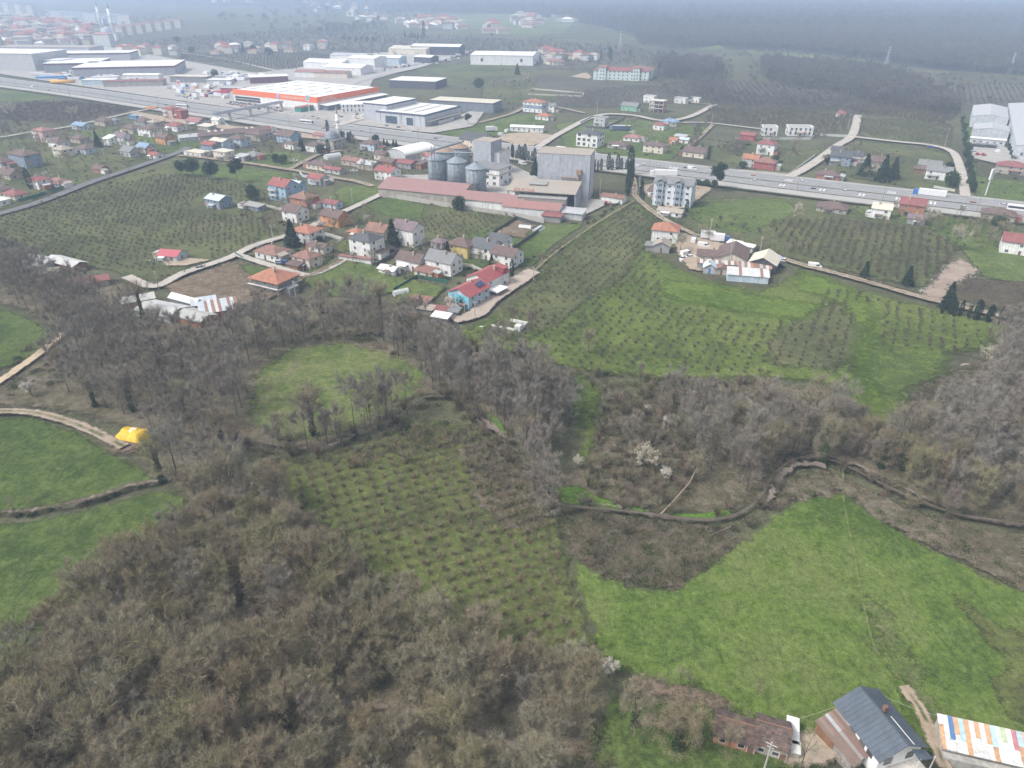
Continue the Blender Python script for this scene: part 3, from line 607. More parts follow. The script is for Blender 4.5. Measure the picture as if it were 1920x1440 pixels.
def H(px, py, w, d, h, rk, rh, rc, wc, lb, yaw=YAW, name='house', cat='house', st=None, ridge='x', ov=.5, win=True, chim=True, rmat=None, anchor='c', group=None, z=0., balc=0, annex=None, band=None, door=(.18, .1, .07), **k):
    if name == 'house': w, d, h, rh = w*.92, d*.92, h*.92, rh*.95
    loc = at(px, py) if z == 0 else at(px, py, z); ya = math.radians(yaw)
    if anchor == 'f': loc = loc+Vector((-w/2*math.cos(ya)-d/2*math.sin(ya), -w/2*math.sin(ya)+d/2*math.cos(ya), 0))
    t = thing(name, loc, ya, lb, cat, group)
    wcol = WC[wc] if isinstance(wc, str) else wc; rcol = RC[rc] if isinstance(rc, str) else rc
    wall_geo(rk, w, d, h, rh, ridge).build('wall', wallm(wcol), t)
    rkd = rmat or ('tile' if rc in ('red', 'pink', 'brown', 'terra', 'orange', 'plum', 'maroon') else ('sheet' if rc in ('tin', 'blue', 'lblue', 'white', 'dark') else 'flat'))
    r = roof_geo(rk, w, d, h, rh, ov, ridge).build('roof', [roofm(rcol, rkd), wallm(wcol)], t)
    if chim and rk in ('gable', 'hip') and w < 26:
        x, y = RNG.uniform(-.2, .2)*w, RNG.choice([-1, 1])*d*.14
        MB().box(x-.3, y-.3, h+rh*.4, x+.3, y+.3, h+rh+.7).box(x-.4, y-.4, h+rh+.7, x+.4, y+.4, h+rh+.82).build('chimney', wallm(WC['beige']), r)
    s = st or max(1, int(round(h/3.0)))
    if win: openings(t, loc, ya, w, d, s, h/s, door=door, **k)
    if name == 'house' and w > 8 and win and RNG.uniform() < .5:
        sx = RNG.choice([-1, 1]); aw, ad, ah = RNG.uniform(2.2, 3.6), d*RNG.uniform(.45, .8), RNG.uniform(2.2, 2.8); y0 = -d/2+RNG.uniform(0, d-ad); xa, xb = (w/2+.01, w/2+aw) if sx > 0 else (-w/2-aw, -w/2-.01)
        MB().box(xa, y0, 0, xb, y0+ad, ah).build('annex_wall', wallm(WC[['block', 'white', 'beige', 'brick'][RNG.randint(4)]]), t)
        zi, zo = ah+.7, ah+.12; q = [(xa, y0-.2, zi if sx > 0 else zo), (xb+.3*(sx > 0), y0-.2, zo if sx > 0 else zi), (xb+.3*(sx > 0), y0+ad+.2, zo if sx > 0 else zi), (xa, y0+ad+.2, zi if sx > 0 else zo)]
        MB().quadslab(*q, .1).build('annex_roof', roofm(RC[['tin', 'brown', 'tan', 'maroon', 'grey'][RNG.randint(5)]], 'flat'), t)
    if name == 'house' and win and h < 6 and RNG.uniform() < .4 and seen(loc, ya, (0, -1)):
        pw = w*RNG.uniform(.3, .5); px0 = RNG.uniform(-w/2, w/2-pw); MB().quadslab((px0, -d/2-2.0, 2.25), (px0+pw, -d/2-2.0, 2.25), (px0+pw, -d/2-.03, 2.6), (px0, -d/2-.03, 2.6), .08).build('porch_roof', roofm(RC[['tin', 'brown', 'white', 'terra'][RNG.randint(4)]], 'flat'), t)
        for xx in (px0+.1, px0+pw-.1): MB().box(xx-.06, -d/2-1.95, 0, xx+.06, -d/2-1.83, 2.2).build('porch_post', FRAME['w'], t)
    if balc and seen(loc, ya, (0, -1)):
        for i in range(1, s):
            bw = w*.45; x = (-.22 if balc > 0 else .22)*w
            MB().box(x-bw/2, -d/2-1.3, i*h/s-.1, x+bw/2, -d/2, i*h/s+.05).box(x-bw/2, -d/2-1.3, i*h/s+.05, x+bw/2, -d/2-1.2, i*h/s+.95).box(x-bw/2, -d/2-1.2, i*h/s+.05, x-bw/2+.1, -d/2, i*h/s+.95).box(x+bw/2-.1, -d/2-1.2, i*h/s+.05, x+bw/2, -d/2, i*h/s+.95).build('balcony', wallm((.6, .6, .6)), t)
    if band:
        z0, z1, c = band; MB().box(-w/2-.04, -d/2-.04, z0, w/2+.04, d/2+.04, z1).build('facade_band', wallm(WC[c] if isinstance(c, str) else c), t)
    FOOT.append((loc.x, loc.y, max(w, d)/2)); return t

# --- the village left of the factory, row by row
rows = [
 (88,264,13,10,8.5,'hip',1.8,'pink','pink','three storey pale pink house with a raspberry hip roof, left edge of village',dict(balc=1)),
 (112,275,12,9,4,'hip',2,'brown','white','brown hip roofed white bungalow in front of the pink three storey house',{}),
 (152,266,12,9,3.5,'hip',1.8,'brown','beige','red brown hip roofed beige house beside the tall fir',{}),
 (122,293,11,9,5.5,'hip',2,'tan','cream','cream two storey house with a faded grey brown roof beside the blue block',{}),
 (162,287,12,8,4,'hip',1.8,'brown','lblue','light blue walled bungalow with red brown roof below the tall fir',{}),
 (52,311,19,11,8.5,'hip',2.2,'brown','bgrey','big slate blue three storey house under a dark brown roof, left village',{}),
 (8,312,13,9,4,'hip',2,'brown','lgrey','brown roofed pale house cut by the left picture edge above the brown gable',{}),
 (24,333,14,10,3.2,'gable',2.8,'brown','beige','low beige house with a broad dark brown gable roof at the left edge',{}),
 (78,352,10,8,5.5,'hip',1.6,'red','white','white two storey house with red roof beside the leaning dark cypress',dict(balc=1)),
 (113,349,13,8,3,'hip',2,'pink','lgrey','low house with a bright pink red hip roof beside the leaning cypress house',{}),
 (6,362,12,9,3,'hip',1.8,'brown','cream','dull brown roofed house at the left end of the asphalt road',{}),
 (32,371,12,8,3,'hip',1.8,'maroon','cream','cream house with a maroon roof behind the green fence at the left road',{}),
 (3,384,8,6,3,'flat',0,'white','white','small white flat roofed hut at the left edge by the asphalt road',{}),
 (190,323,9,6,3,'gable',1.6,'brown','brick','small unfinished brick hut with a brown red roof alone beside the asphalt road',{}),
 (156,242,15,9,3.6,'gable',1.8,'blue','lblue','pale blue bungalow with a slate blue roof at the back of the left village',{}),
 (198,234,14,10,4,'hip',2,'brown','beige','brown hip roofed beige house in the back row left of the village lane',{}),
 (217,233,8,6,4,'hip',1.3,'grey','lgrey','small grey white house beside the back row brown hip roof',{}),
 (250,249,14,10,4.5,'hip',2.2,'brown','beige','beige house with a brown hip roof behind the white modern twin gable',{}),
 (283,254,15,11,6,'hip',2.2,'brown','white','white two storey house with a wide brown hip roof above the ochre house',{}),
 (233,270,13,9,6,'gable',2.4,'plum','white','modern white house with a steep purple grey roof in the village centre',{}),
 (208,272,7,6,5,'shed',1.8,'white','white','white slope roofed annex left of the purple grey roof',{}),
 (312,270,11,9,5.5,'gable',2.5,'brown','orange','ochre orange walled house with brown gables',{}),
 (247,292,11,9,4,'gable',2.6,'grey','lgrey','grey gabled house with white dormer beside the left road',{}),
 (275,284,11,9,3.5,'gable',2.5,'blue','lgrey','slate blue roofed house with a round window gable',{}),
 (294,297,8,6,3,'gable',1.2,'red','white','tiny white house with a bright red roof beside the road bend',{}),
 (254,223,10,5,3,'flat',0,'deep' if 0 else 'blue','deep','dark blue site cabin beside the lane under the highway',{}),
 (272,234,13,9,4,'hip',2,'brown','grey','grey walled house with a dark brown roof below the blue cabin',{}),
 (290,236,9,7,3.5,'hip',1.5,'tan','stone','small stone coloured house in the back row of the village',{}),
 (325,222,12,9,9,'hip',1.5,'red','pink','three storey salmon pink apartment house beside the highway',dict(balc=1)),
 (343,224,8,8,8,'hip',1.2,'red','red','narrow three storey red and white house with balconies beside the highway',dict(balc=1)),
 (332,244,14,10,4.5,'hip',2.2,'red','white','white house with a rosy red hip roof under the salmon apartments',{}),
 (371,234,16,11,3.6,'gable',2.5,'pink','grey','wide low pink red gable roof on grey walls below the highway',{}),
 (389,243,13,8,3.2,'shed',.8,'cream','stone','cream flat sheeted workshop right of the wide pink roof',{}),
 (410,234,8,7,4.5,'gable',1.5,'white','white','small white gabled house at the foot of the highway',{}),
 (487,261,16,14,5,'hip',2.4,'brown','stone','stone grey warehouse with a brown hip roof at the end of the striped sheds',{}),
 (509,250,7,6,4,'gable',1.3,'red','white','small white house with red roof right of the stone warehouse',{}),
 (543,265,14,12,5,'gable',3,'brown','blue','sky blue house with a brown red gable roof in the green',{}),
 (418,278,14,10,6,'gable',1.2,'cream','lblue','pale blue two storey house under a flat cream roof',{}),
 (452,273,12,10,6,'hip',2,'brown','lblue','pale blue two storey house with a brown hip roof right of the cream roof',{}),
 (398,284,12,8,5.5,'gable',1.6,'red','bgrey','slate blue house with a salmon red roof behind the white cube house',{}),
 (372,292,16,8,3,'flat',0,'cream','white','long low cream flat roofed house beside the dirt lane',{}),
 (422,299,12,8,6,'flat',0,'cream','cream','cream two storey cube house beside the dirt lane',dict(balc=-1)),
 (478,297,12,9,3,'hip',2,'grey','lgrey','low house with a pale grey pyramid roof beside the dirt lane',{}),
 (455,300,9,6,3,'shed',.6,'tin','lgrey','tin roofed lean to beside the grey pyramid roof',{}),
 (550,278,9,8,4,'hip',1.6,'brown','white','white house with brown roof left of the mosque garden',{}),
 (593,283,12,9,4.5,'hip',2,'brown','white','white house with a red brown hip roof in the mosque garden',{}),
 (600,260,12,5,3,'shed',1,'pink','pink','long rose roofed outbuilding beside the mosque',{}),
 (602,316,17,9,3.5,'hip',2,'brown','cream','long cream bungalow with a brown hip roof behind a white wall',{}),
 (627,324,13,5,2.8,'gable',1,'red','lgrey','red roofed garage wing behind the white garden wall',{}),
 (598,344,10,8,4,'gable',1.8,'red','lblue','pale house with a rose red gable roof beside the dirt lane fork',{}),
 (535,373,13,10,8.5,'gable',3,'red','blue','tall bright blue three storey house with a raspberry roof and white balconies',dict(balc=1)),
 (560,366,7,7,7,'gable',1.4,'lblue','blue','bright blue side wing of the tall raspberry roofed house',{}),
 (573,386,12,10,5.5,'hip',2.4,'terra','brick','unfinished orange brick house with a faded terracotta roof beside the tall blue house',{}),
 (556,412,10,9,5.5,'gable',2.4,'brown','white','white gabled house with a brown roof and white awning below the brick house',{}),
 (413,388,11,9,5.2,'gable',1.6,'lblue','bgrey','grey blue two storey house with a pale blue metal roof alone in the orchard',dict(ww=.9)),
 (477,393,12,5,2.6,'shed',.5,'concrete','bgrey','low grey shed with a concrete roof beside the hazel orchard',{}),
 (625,389,9,6,3,'gable',1.2,'maroon','lblue','tiny white blue cabin with maroon roof beside the gravel lane',{}),
 (630,420,12,9,5.2,'gable',2.4,'brown','orange','orange brick house with a weathered brown roof by the gravel lane',{}),
 (578,450,12,10,5.5,'hip',2,'orange','white','white two storey house with an orange hip roof beside the dark spruce',{}),
 (513,482,13,9,3.4,'hip',2.2,'terra','white','white bungalow with a wide terracotta hip roof beside the gravel lane',{}),
 (578,498,10,8,5,'hip',1.9,'terra','cream','cream house with a terracotta roof and brown porch at the lane bend',{}),
 (602,471,9,6,2.8,'gable',1.4,'brown','white','white garage with a brown roof behind the cream lane house',{}),
 (690,478,12,10,8.5,'hip',2.4,'dark','white','large white three storey house with a dark grey hip roof',dict()),
 (713,444,11,8,4,'gable',2.6,'terra','beige','beige house with a brown orange gable roof behind the white three storey house',{}),
 (668,443,6,5,3,'hip',1,'orange','brick','small brick shed with an orange roof behind the dark roofed house',{}),
 (767,456,12,9,8,'gable',2.8,'plum','white','white three storey house with steep purple grey gables',dict(balc=1)),
 (731,513,8,5,2.6,'gable',.9,'white','white','small white cabin with a white and grey roof by the green fence',{}),
 (775,502,12,8,4.5,'gable',2.4,'brown','white','white house with a brown gable roof left of the grey gabled house',{}),
 (833,508,13,9,5.8,'gable',3,'grey','white','big white house with a dark grey gable roof and white gable wall',{}),
 (800,517,9,5,2.6,'shed',.6,'terra','cream','low cream annex with a patchy rosy roof before the grey gabled house',{}),
 (868,478,11,9,6,'hip',2,'brown','yellow','yellow two storey house under a brown hip roof',{}),
 (824,463,6,5,3.2,'hip',1,'plum','lgrey','little garden pavilion with a purple grey roof and white posts',{}),
 (912,481,11,9,5.5,'gable',2.8,'dark','white','white house with black gable roof and black framed balconies',dict(balc=1, fr='b')),
 (938,466,9,8,5,'gable',2,'dark','white','rear wing with black roof behind the black roofed white house',{}),
 (951,494,11,10,5.5,'gable',2,'brown','white','brown roofed white house with an ivy gable beside the lane',{}),
 (697,280,13,10,5,'hip',2,'brown','lblue','sky blue house with brown hip roof below the highway right of the cypresses',{}),
 (665,309,16,8,3.4,'gable',1.6,'terra','beige','long rusty brown roofed farmhouse by the village track',{}),
 (693,316,13,9,3.6,'gable',1.6,'tin','stone','pale tin roofed barn beside the village track',{}),
 (718,298,9,8,3.6,'gable',1.8,'brown','cream','small brown gabled house behind the tin roofed barn',{}),
 (730,311,11,8,3.4,'gable',1.6,'brown','brick','low brown roofed house with brick walls right of the tin roofed barn',{}),
 (728,335,13,10,5.6,'gable',2,'red','white','white two storey house with a crimson gable roof beside the red factory sheds',{}),
 (763,313,13,9,3.4,'gable',1.4,'maroon','grey','grey workshop with a dusky rose roof behind the crimson roofed house',{}),
 (786,314,9,8,3,'shed',1,'brown','brick','brick lean to with a brown roof beside the silos',{}),
 (806,303,9,7,4,'gable',1.8,'pink','white','little white house with a rose roof left of the silos',{}),
 # houses beyond the highway
 (1003,209,20,11,9,'hip',2,'orange','white','white three storey house with grey band and orange hip roof beyond the highway',dict(band=(3,5.8,'bgrey'))),
 (1032,209,12,9,6,'gable',1.4,'grey','white','white grey roofed annex at the right of the banded three storey house',{}),
 (1020,224,13,9,3.6,'hip',2,'orange','white','small white bungalow with an orange hip roof in front of the banded house',{}),
 (1106,273,17,13,9.5,'hip',2.6,'dark','white','three storey glass fronted offices with a dark pyramid roof beside the highway',dict(ww=2.0, wh=1.8, st=3)),
 (1127,236,10,9,6.5,'parapet',0,'grey','lgrey','modern grey white villa inside a dark walled garden',dict(ww=1.6)),
 (1182,207,16,9,4.5,'gable',2.6,'bgrey' if 0 else 'grey','green','mint green gabled hall with a blue grey roof beyond the highway',{}),
 (1218,192,11,8,6,'parapet',0,'dark','white','white villa with a dark flat roof behind the concrete frame',{}),
 (1276,193,12,8,4.5,'parapet',0,'dark','white','low white villa with dark roof slab at the far side road',{}),
 (1303,192,10,7,4,'parapet',0,'dark','white','white villa at the right end of the far side road',{}),
 (1187,264,13,9,3.2,'hip',1.8,'pink','white','low house with a rose hip roof behind the parked blue trailer',{}),
 (1160,277,15,9,3,'hip',1.8,'brown','stone','low brown roofed house right of the glass fronted offices',{}),
 (1228,285,15,10,5.5,'hip',2,'brown','cream','cream two storey house with a brown hip roof beyond the highway',{}),
 (1263,270,6,5,3.2,'gable',1.6,'orange','orange','tiny orange hut in the green beyond the highway',{}),
 (1237,243,9,8,4.5,'hip',1.6,'red','white','white house with a faded red roof under the slate blue house',{}),
 (1256,236,13,8,4,'hip',2,'blue','lgrey','slate blue roofed bungalow beside the far lane',{}),
 (1276,262,9,6,3,'shed',.6,'tin','lgrey','tin roofed shed beside the turquoise pool shed',{}),
 (1283,268,7,5,3,'gable',1,'lblue','white','small white house with turquoise trim at the field lane',{}),
 (1303,293,15,10,3.6,'gable',2.6,'brown','cream','wide cream house with a dark brown gable roof above the highway',{}),
 (1402,262,11,6,4,'gable',1.4,'red','red','crimson red barn with two white windows beside the white flats',{}),
 (1436,288,12,10,7.5,'hip',2.2,'maroon','white','white and slate villa with a maroon roof and balcony',dict(balc=1)),
 (1407,311,10,9,5.4,'gable',2,'orange','lgrey','grey house with an orange gable roof beside the highway',{}),
 (1434,315,13,9,4.5,'hip',2.4,'terra','red','crimson walled house with a wide brown red hip roof beside the highway',{}),
 (1576,219,8,6,3.4,'hip',2,'red','white','tiny white house with a red pyramid roof beneath the copse',{}),
 (1575,308,13,10,6,'gable',2.6,'dark','bgrey','slate gabled villa with white balcony at the side road corner',dict(balc=1)),
 (1600,302,11,9,4.5,'gable',2,'dark','lgrey','grey annex with dark roof right of the slate gabled villa',{}),
 (1553,335,13,9,3.2,'hip',2.2,'brown','brick','brown hip roofed brick bungalow at the side road junction',{}),
 (1570,290,9,8,4,'gable',1.8,'dark','lgrey','small dark roofed house behind the slate gabled villa',{}),
 (1640,318,11,9,6,'gable',2.6,'brown','stone','stone coloured gable house with brown roof among three tall firs',dict(balc=1)),
 (1605,303,11,7,3,'flat',0,'white','white','low white flat roofed shed left of the three tall firs',{}),
 (1741,318,13,9,3.6,'gable',2.4,'grey','cream','cream gable house with a green grey roof inside the road bend',{}),
 (1757,335,14,9,5.5,'gable',2.2,'bgrey' if 0 else 'grey','white','white villa with a slate grey roof and long balcony inside the road bend',dict(balc=1)),
 (1727,323,9,6,2.6,'gable',1,'brown','wood','low wooden shed at the left of the cream gable house',{}),
 (1892,324,16,9,5,'hip',2.4,'maroon','stone','maroon hip roofed house below the grey warehouses',{}),
 # below the highway, right
 (1240,368,13,10,3.6,'gable',2,'brown','white','low white house with a brown roof behind the blue white apartments',dict(anchor='c')),
 (1257,404,13,6,2.8,'gable',1.2,'tan','white','long low white house with a tan roof below the apartments',{}),
 (1560,396,15,10,3,'hip',2.2,'brown','stone','half hidden brown hip roofed house below the highway',{}),
 (1650,408,9,8,5.5,'gable',2,'cream','white','narrow cream house with stacked pale roofs in the green field',{}),
 (1707,401,12,10,6,'gable',2.6,'maroon','brick','red brick gabled house with three dark windows below the highway',{}),
 (1716,420,8,6,3.5,'gable',1.4,'plum','grey','grey shed with purple grey roof in front of the red brick gable',{}),
 (1868,412,15,10,4,'hip',2.2,'brown','stone','brown hip roofed house among dark trees at the right',{}),
 (1908,474,15,10,6,'gable',2.6,'maroon','white','white two storey house with a maroon roof cut by the right picture edge',{}),
]
for (x, y, w, d, h, rk, rh, rc, wc, lb, kw) in rows: H(x, y, w, d, h, rk, rh, rc, wc, lb, **kw)

# striped long sheds
t = H(440, 256, 48, 15, 3.6, 'gable', 2, 'brown', 'stone', 'long brown sheds with pale stripes across the roof below the highway', cat='shed', name='long_shed', yaw=30, win=False, chim=False)
for u in (-17, -12.5, -8, 9, 13): MB().quadslab((u-.9, -7.9, 3.5), (u+.9, -7.9, 3.5), (u+.9, 0, 5.8), (u-.9, 0, 5.8), .05).build('roof_strip', roofm(RC['cream'], 'flat'), t)
H(370, 262, 24, 9, 3, 'gable', 1.4, 'tin', 'lgrey', 'patchwork tin roofed sheds left of the striped sheds', cat='shed', name='tin_shed', yaw=30, win=False)
H(393, 262, 14, 8, 3, 'gable', 1.5, 'maroon', 'lgrey', 'maroon roofed shed between the tin sheds and the striped sheds', cat='shed', name='shed', yaw=30, win=False)
# mosque with its minaret
t = H(624, 277, 13, 12, 6, 'flat', 0, 'grey', 'stone', 'small stone mosque with a grey dome among dark trees', name='mosque', cat='mosque', ww=.9, wh=1.8)
MB().lathe([(4.6, 6.2), (4.6, 7.4)]+[(4.6*math.cos(a), 7.4+3.8*math.sin(a)) for a in np.linspace(0, 1.5, 7)], 18).build('dome', plain((.2, .22, .26), .5, .1, name='lead_roof'), t, True)
def minaret(x, y, h, r, lb, b2=True):
    t = thing('minaret', at(x, y), 0, lb, 'minaret'); m = wallm((.8, .8, .8), .1)
    MB().box(-r*1.5, -r*1.5, 0, r*1.5, r*1.5, h*.16).build('base', m, t)
    MB().lathe([(r, h*.16), (r*.85, h*.8)], 12).build('shaft', m, t, True)
    for z in ((.62, .45) if b2 else (.62,)): MB().lathe([(r*.9, h*z-.8), (r*1.7, h*z), (r*1.7, h*z+1.0), (r*1.5, h*z+1.0), (r*1.5, h*z+.1), (r*.9, h*z+.1)], 12).build('balcony', m, t)
    MB().lathe([(r*.95, h*.8), (.06, h)], 12).build('spire', plain((.35, .37, .4), .5, .1, name='spire_metal'), t)
minaret(638, 276, 27, 1.0, 'slim white minaret beside the small grey domed mosque', True)
minaret(193, 62, 62, 2.7, 'left one of the two tall white minarets in the far town')
minaret(217, 76, 66, 2.9, 'right one of the two tall white minarets in the far town')
t = H(206, 74, 34, 30, 12, 'flat', 0, 'tin', 'cream', 'big cream domed mosque between the two far minarets', name='mosque', cat='mosque', win=False)
MB().lathe([(12, 12.2), (12, 14)]+[(12*math.cos(a), 14+8*math.sin(a)) for a in np.linspace(0, 1.5, 6)], 18).build('dome', plain((.3, .33, .38), .5, .1, name='lead_roof'), t, True)

# --- grain factory
STEEL = None
def steelm():
    m = NT('galvanised_steel'); o = m.objc(); w = m.n('ShaderNodeTexWave', _bands_direction='Z', Vector=o, Scale=1.6).outputs['Fac']; a = m.noise(o, .7, 4)
    return m.finish(m.ramp(a, [(.35, (.19, .225, .26)), (.65, (.28, .315, .35))]), .6, w, .5, .06, metal=.15)
STEEL = steelm(); RUSTY = plain((.34, .24, .18), .8, .4, .8, name='rusty_steel')
def silo(x, y, r, h, lb, rust=False):
    t = thing('grain_silo', at(x, y), 0, lb, 'silo', 'grain silos of the factory')
    MB().lathe([(r, 0), (r, h)], 28).build('shell', STEEL, t, True)
    for i in range(28):
        a = 2*math.pi*i/28; MB().tube([(math.cos(a)*(r+.08), math.sin(a)*(r+.08), 0), (math.cos(a)*(r+.08), math.sin(a)*(r+.08), h)], [.09, .09], 3, cap=False).build('stiffener', STEEL, t) if i % 2 == 0 and (math.sin(a) < .5) else None
    for k in range(5): MB().lathe([(r+.02, h*(k+1)/6-.05), (r+.1, h*(k+1)/6), (r+.02, h*(k+1)/6+.05)], 28).build('ring', STEEL, t)
    MB().lathe([(r+.35, h-.1), (r+.35, h), (r*.15, h+r*.5), (r*.15, h+r*.5+.6)], 28).build('roof', RUSTY if rust else STEEL, t)
silo(822, 343, 5.3, 13.5, 'left silo of the three in the front row'); silo(858, 349, 5.3, 13.5, 'middle silo of the three in the front row'); silo(893, 362, 5.3, 13.5, 'right and tallest looking silo of the front row')
silo(836, 328, 5.3, 13.5, 'rust topped silo behind the left front silo', True); silo(862, 319, 5.3, 13.5, 'rust topped silo at the back beside the grey mill tower', True)
t = thing('conveyor', at(815, 348), math.radians(-5), 'lattice conveyor tower and sloping gantry over the silos', 'conveyor')
for dx, dy in ((-.8, -.8), (.8, -.8), (.8, .8), (-.8, .8)): MB().tube([(dx, dy, 0), (dx, dy, 21)], [.12, .12], 4).build('leg', STEEL, t)
bb = MB()
for k in range(10): bb.tube([(-.8, -.8, k*2.1), (.8, -.8, k*2.1+2.1)], [.06, .06], 3); bb.tube([(-.8, .8, k*2.1), (.8, .8, k*2.1+2.1)], [.06, .06], 3)
bb.build('bracing', STEEL, t); MB().tube([(0, 0, 19), (14, 14, 21)], [.6, .6], 5).tube([(1, -1, 18), (22, 2, 17.6)], [.5, .5], 5).build('gantry', STEEL, t)
def block(x, y, w, d, h, lb, wc, rc, yaw=YAW, rk='flat', rh=0, name='factory_building', cat='factory', **k): return H(x, y, w, d, h, rk, rh, rc, wc, lb, yaw=yaw, name=name, cat=cat, anchor='f', chim=False, **k)
block(921, 331, 12, 12, 19, 'smooth grey mill tower behind the silos', (.4, .42, .46), 'tan', win=False, ov=0)
block(905, 320, 16, 14, 17, 'white mill block with a dark sawtooth roof behind the grey mill tower', 'cream', 'dark', rk='gable', rh=3, ww=1.0, step=5)
block(936, 330, 16, 12, 13, 'white upper block with a sandy flat roof right of the mill tower', 'white', 'tan', win=False, ov=0)
block(936, 352, 20, 14, 9.5, 'three storey cream mill hall with brown bands and a slate roof', 'white', 'grey', band=(6.2, 6.6, (.25, .15, .12)), ww=2, wh=1.6, step=4)
t = block(1103, 378, 27, 16, 23, 'tall plain grey steel clad tower of the factory', (.42, .44, .49), 'tan', yaw=-14, win=False, ov=.1)
MB().box(13.51, -6, 0, 13.56, 6.0, 23).build('cladding_stripe', plain((.5, .53, .58), .5, .08, name='light_cladding'), t); MB().box(13.51, -8.02, 0, 13.6, -6.0, 23.1).build('cladding_stripe', plain((.1, .13, .19), .5, .08, name='navy_cladding'), t)
MB().tube([(8, -9, 2), (8, -9, 15)], [.7, .7], 8).box(7, -10, 13.5, 9.4, -8.1, 16).box(-1, -9.4, 11.4, 7, -8.6, 12).build('elevator_duct', RUSTY, t)
t = thing('loading_canopy', at(1083, 391)+Vector((-15.5, 4, 0)), math.radians(-14), 'open loading hall with a broad pale roof before the grey tower', 'canopy')
MB().quadslab((-19, -8, 9), (16, -8, 9), (16, 10, 11), (-19, 10, 11), .4).build('roof', roofm(RC['tan'], 'flat'), t)
MB().box(15.4, -7.6, 0, 15.8, 9.5, 8.7).build('wall', wallm((.4, .42, .47)), t); MB().box(-18.6, 9.0, 0, 15.4, 9.4, 8.6).build('wall', wallm((.14, .15, .16)), t)
for u in (-18, -9, 1, 8): MB().tube([(u, -7, 0), (u, -7, 9)], [.25, .25], 6).build('column', STEEL, t)
glyphs('letter', t, (-14.5, -8.4, 9.1), 9, 1.15, 1.5, plain((.5, .14, .1), .6, .1, name='red_letters'))
block(1060, 402, 24, 9, 7, 'stained grey plant room with stepped concrete roofs', 'block', 'concrete', yaw=-14, win=False, ov=.2); block(1022, 386, 8, 7, 10.5, 'stained square turret on the grey plant room', 'block', 'concrete', yaw=-14, win=False)
def longshed(x, y, w, d, h, rh, lb, rc, wc, yaw, **k): return H(x, y, w, d, h, 'gable', rh, rc, wc, lb, yaw=yaw, name='factory_shed', cat='shed', win=False, chim=False, **k)
t = longshed(805, 367, 47, 24, 5, 3, 'large faded red gabled shed in front of the silos', (.29, .175, .17), 'stone', -20, ridge='x')
for u in range(6): MB().box(-22+u*7.6, -12.12, .3, -17+u*7.6, -12.03, 4).build('wall_panel', wallm((.36, .33, .3)), t)
t = longshed(925, 388, 34, 13, 4.5, 2.6, 'second faded red shed right of the round clipped tree', (.28, .17, .16), 'white', -20)
t = longshed(1000, 401, 28, 11, 4.2, 2.0, 'third red brown shed with white bays below the stained plant room', (.3, .16, .15), 'white', -17)
for u in range(4): MB().box(-12+u*5.5, -5.62, .3, -8+u*5.5, -5.53, 3.2).build('bay_door', plain((.62, .63, .64), .6, .08, name='bay_white'), t)
H(1068, 408, 14, 7, 3.2, 'shed', .8, 'tin', 'lgrey', 'pale patchy tin roof shed at the corner of the factory', name='tin_shed', cat='shed', win=False, yaw=-20)
H(1036, 414, 9, 5, 2.8, 'shed', .6, 'maroon', 'block', 'small maroon lean to at the foot of the factory', name='shed', cat='shed', win=False, yaw=-20)
H(1150, 378, 12, 6, 3, 'gable', 1.0, 'terra', 'white', 'low terracotta roofed hut beside the factory lane', name='shed', cat='shed', win=False)
H(980, 370, 9, 7, 3.6, 'gable', 1.6, 'tan', 'white', 'small white shed with a tan roof behind the red sheds', name='shed', cat='shed', win=False)
H(772, 296, 17, 26, 4.5, 'arch', 3.2, 'white', 'lgrey', 'white barrel roofed hall below the highway', name='hall', cat='hall', yaw=-40, win=False)
H(755, 288, 6, 6, 3, 'flat', 0, 'cream', 'cream', 'small cream gatehouse before the barrel roofed hall', name='shed', cat='shed', win=False)
# apartments right of the factory
t = H(1262, 383, 19, 11, 11.5, 'gable', 2.2, 'grey', (.66, .7, .76), 'blue and white four storey apartment block with balconies', cat='apartments', name='apartment_block', yaw=-24, st=4, ww=1.3, step=2.8)
for u in (-6, 3):
    MB().box(u-1.6, -6.7, 0, u+1.6, -5.51, 12.6).build('stair_bay', wallm((.3, .36, .44)), t)
    for s in range(4): o = obj('window', window_mesh(1.8, 1.5), t); o.location = (u, -6.72, s*3+1)
    MB().quadslab((u-2.2, -7.2, 12.4), (u, -7.2, 13.6), (u, 0, 13.6), (u-2.2, 0, 12.4)).quadslab((u, -7.2, 13.6), (u+2.2, -7.2, 12.4), (u+2.2, 0, 12.4), (u, 0, 13.6)).build('dormer_roof', roofm(RC['grey'], 'flat'), t)

# --- stores and works beyond the highway
t = block(597, 209, 106, 82, 10.5, 'huge orange banded store with a white roof beyond the highway', 'white', 'white', yaw=-31, win=False, ov=-.6, name='store', cat='store')
OR = plain((.72, .16, .05), .6, .06, name='orange_cladding')
for nm, bx in (('sign_band', (-53.3, -41.3, 7, 53.3, -41.0, 11.5)), ('sign_band', (53.0, -41.0, 7, 53.3, 41, 11.5))): MB().box(*bx).build(nm, OR, t)
MB().box(-51, -41.2, 1.5, -18, -41.02, 5.6).build('glazing', glassm(), t); MB().box(-51, -41.32, 3.4, -18, -41.0, 3.7).build('glazing_bar', FRAME['w'], t)
MB().box(53.02, -38, 0, 61, 41, 5.5).build('side_wing', wallm((.2, .22, .26)), t); MB().quadslab((53.02, -40, 6), (64, -40, 5.4), (64, 41, 5.4), (53.02, 41, 6), .3).build('canopy', roofm(RC['white'], 'flat'), t)
for i in range(5):
    for j in range(4): MB().box(-42+i*19, -30+j*18, 10.7, -41+i*19, -20+j*18, 11.1).build('rooflight', plain((.4, .4, .4), .6, name='rooflight_plastic'), t)
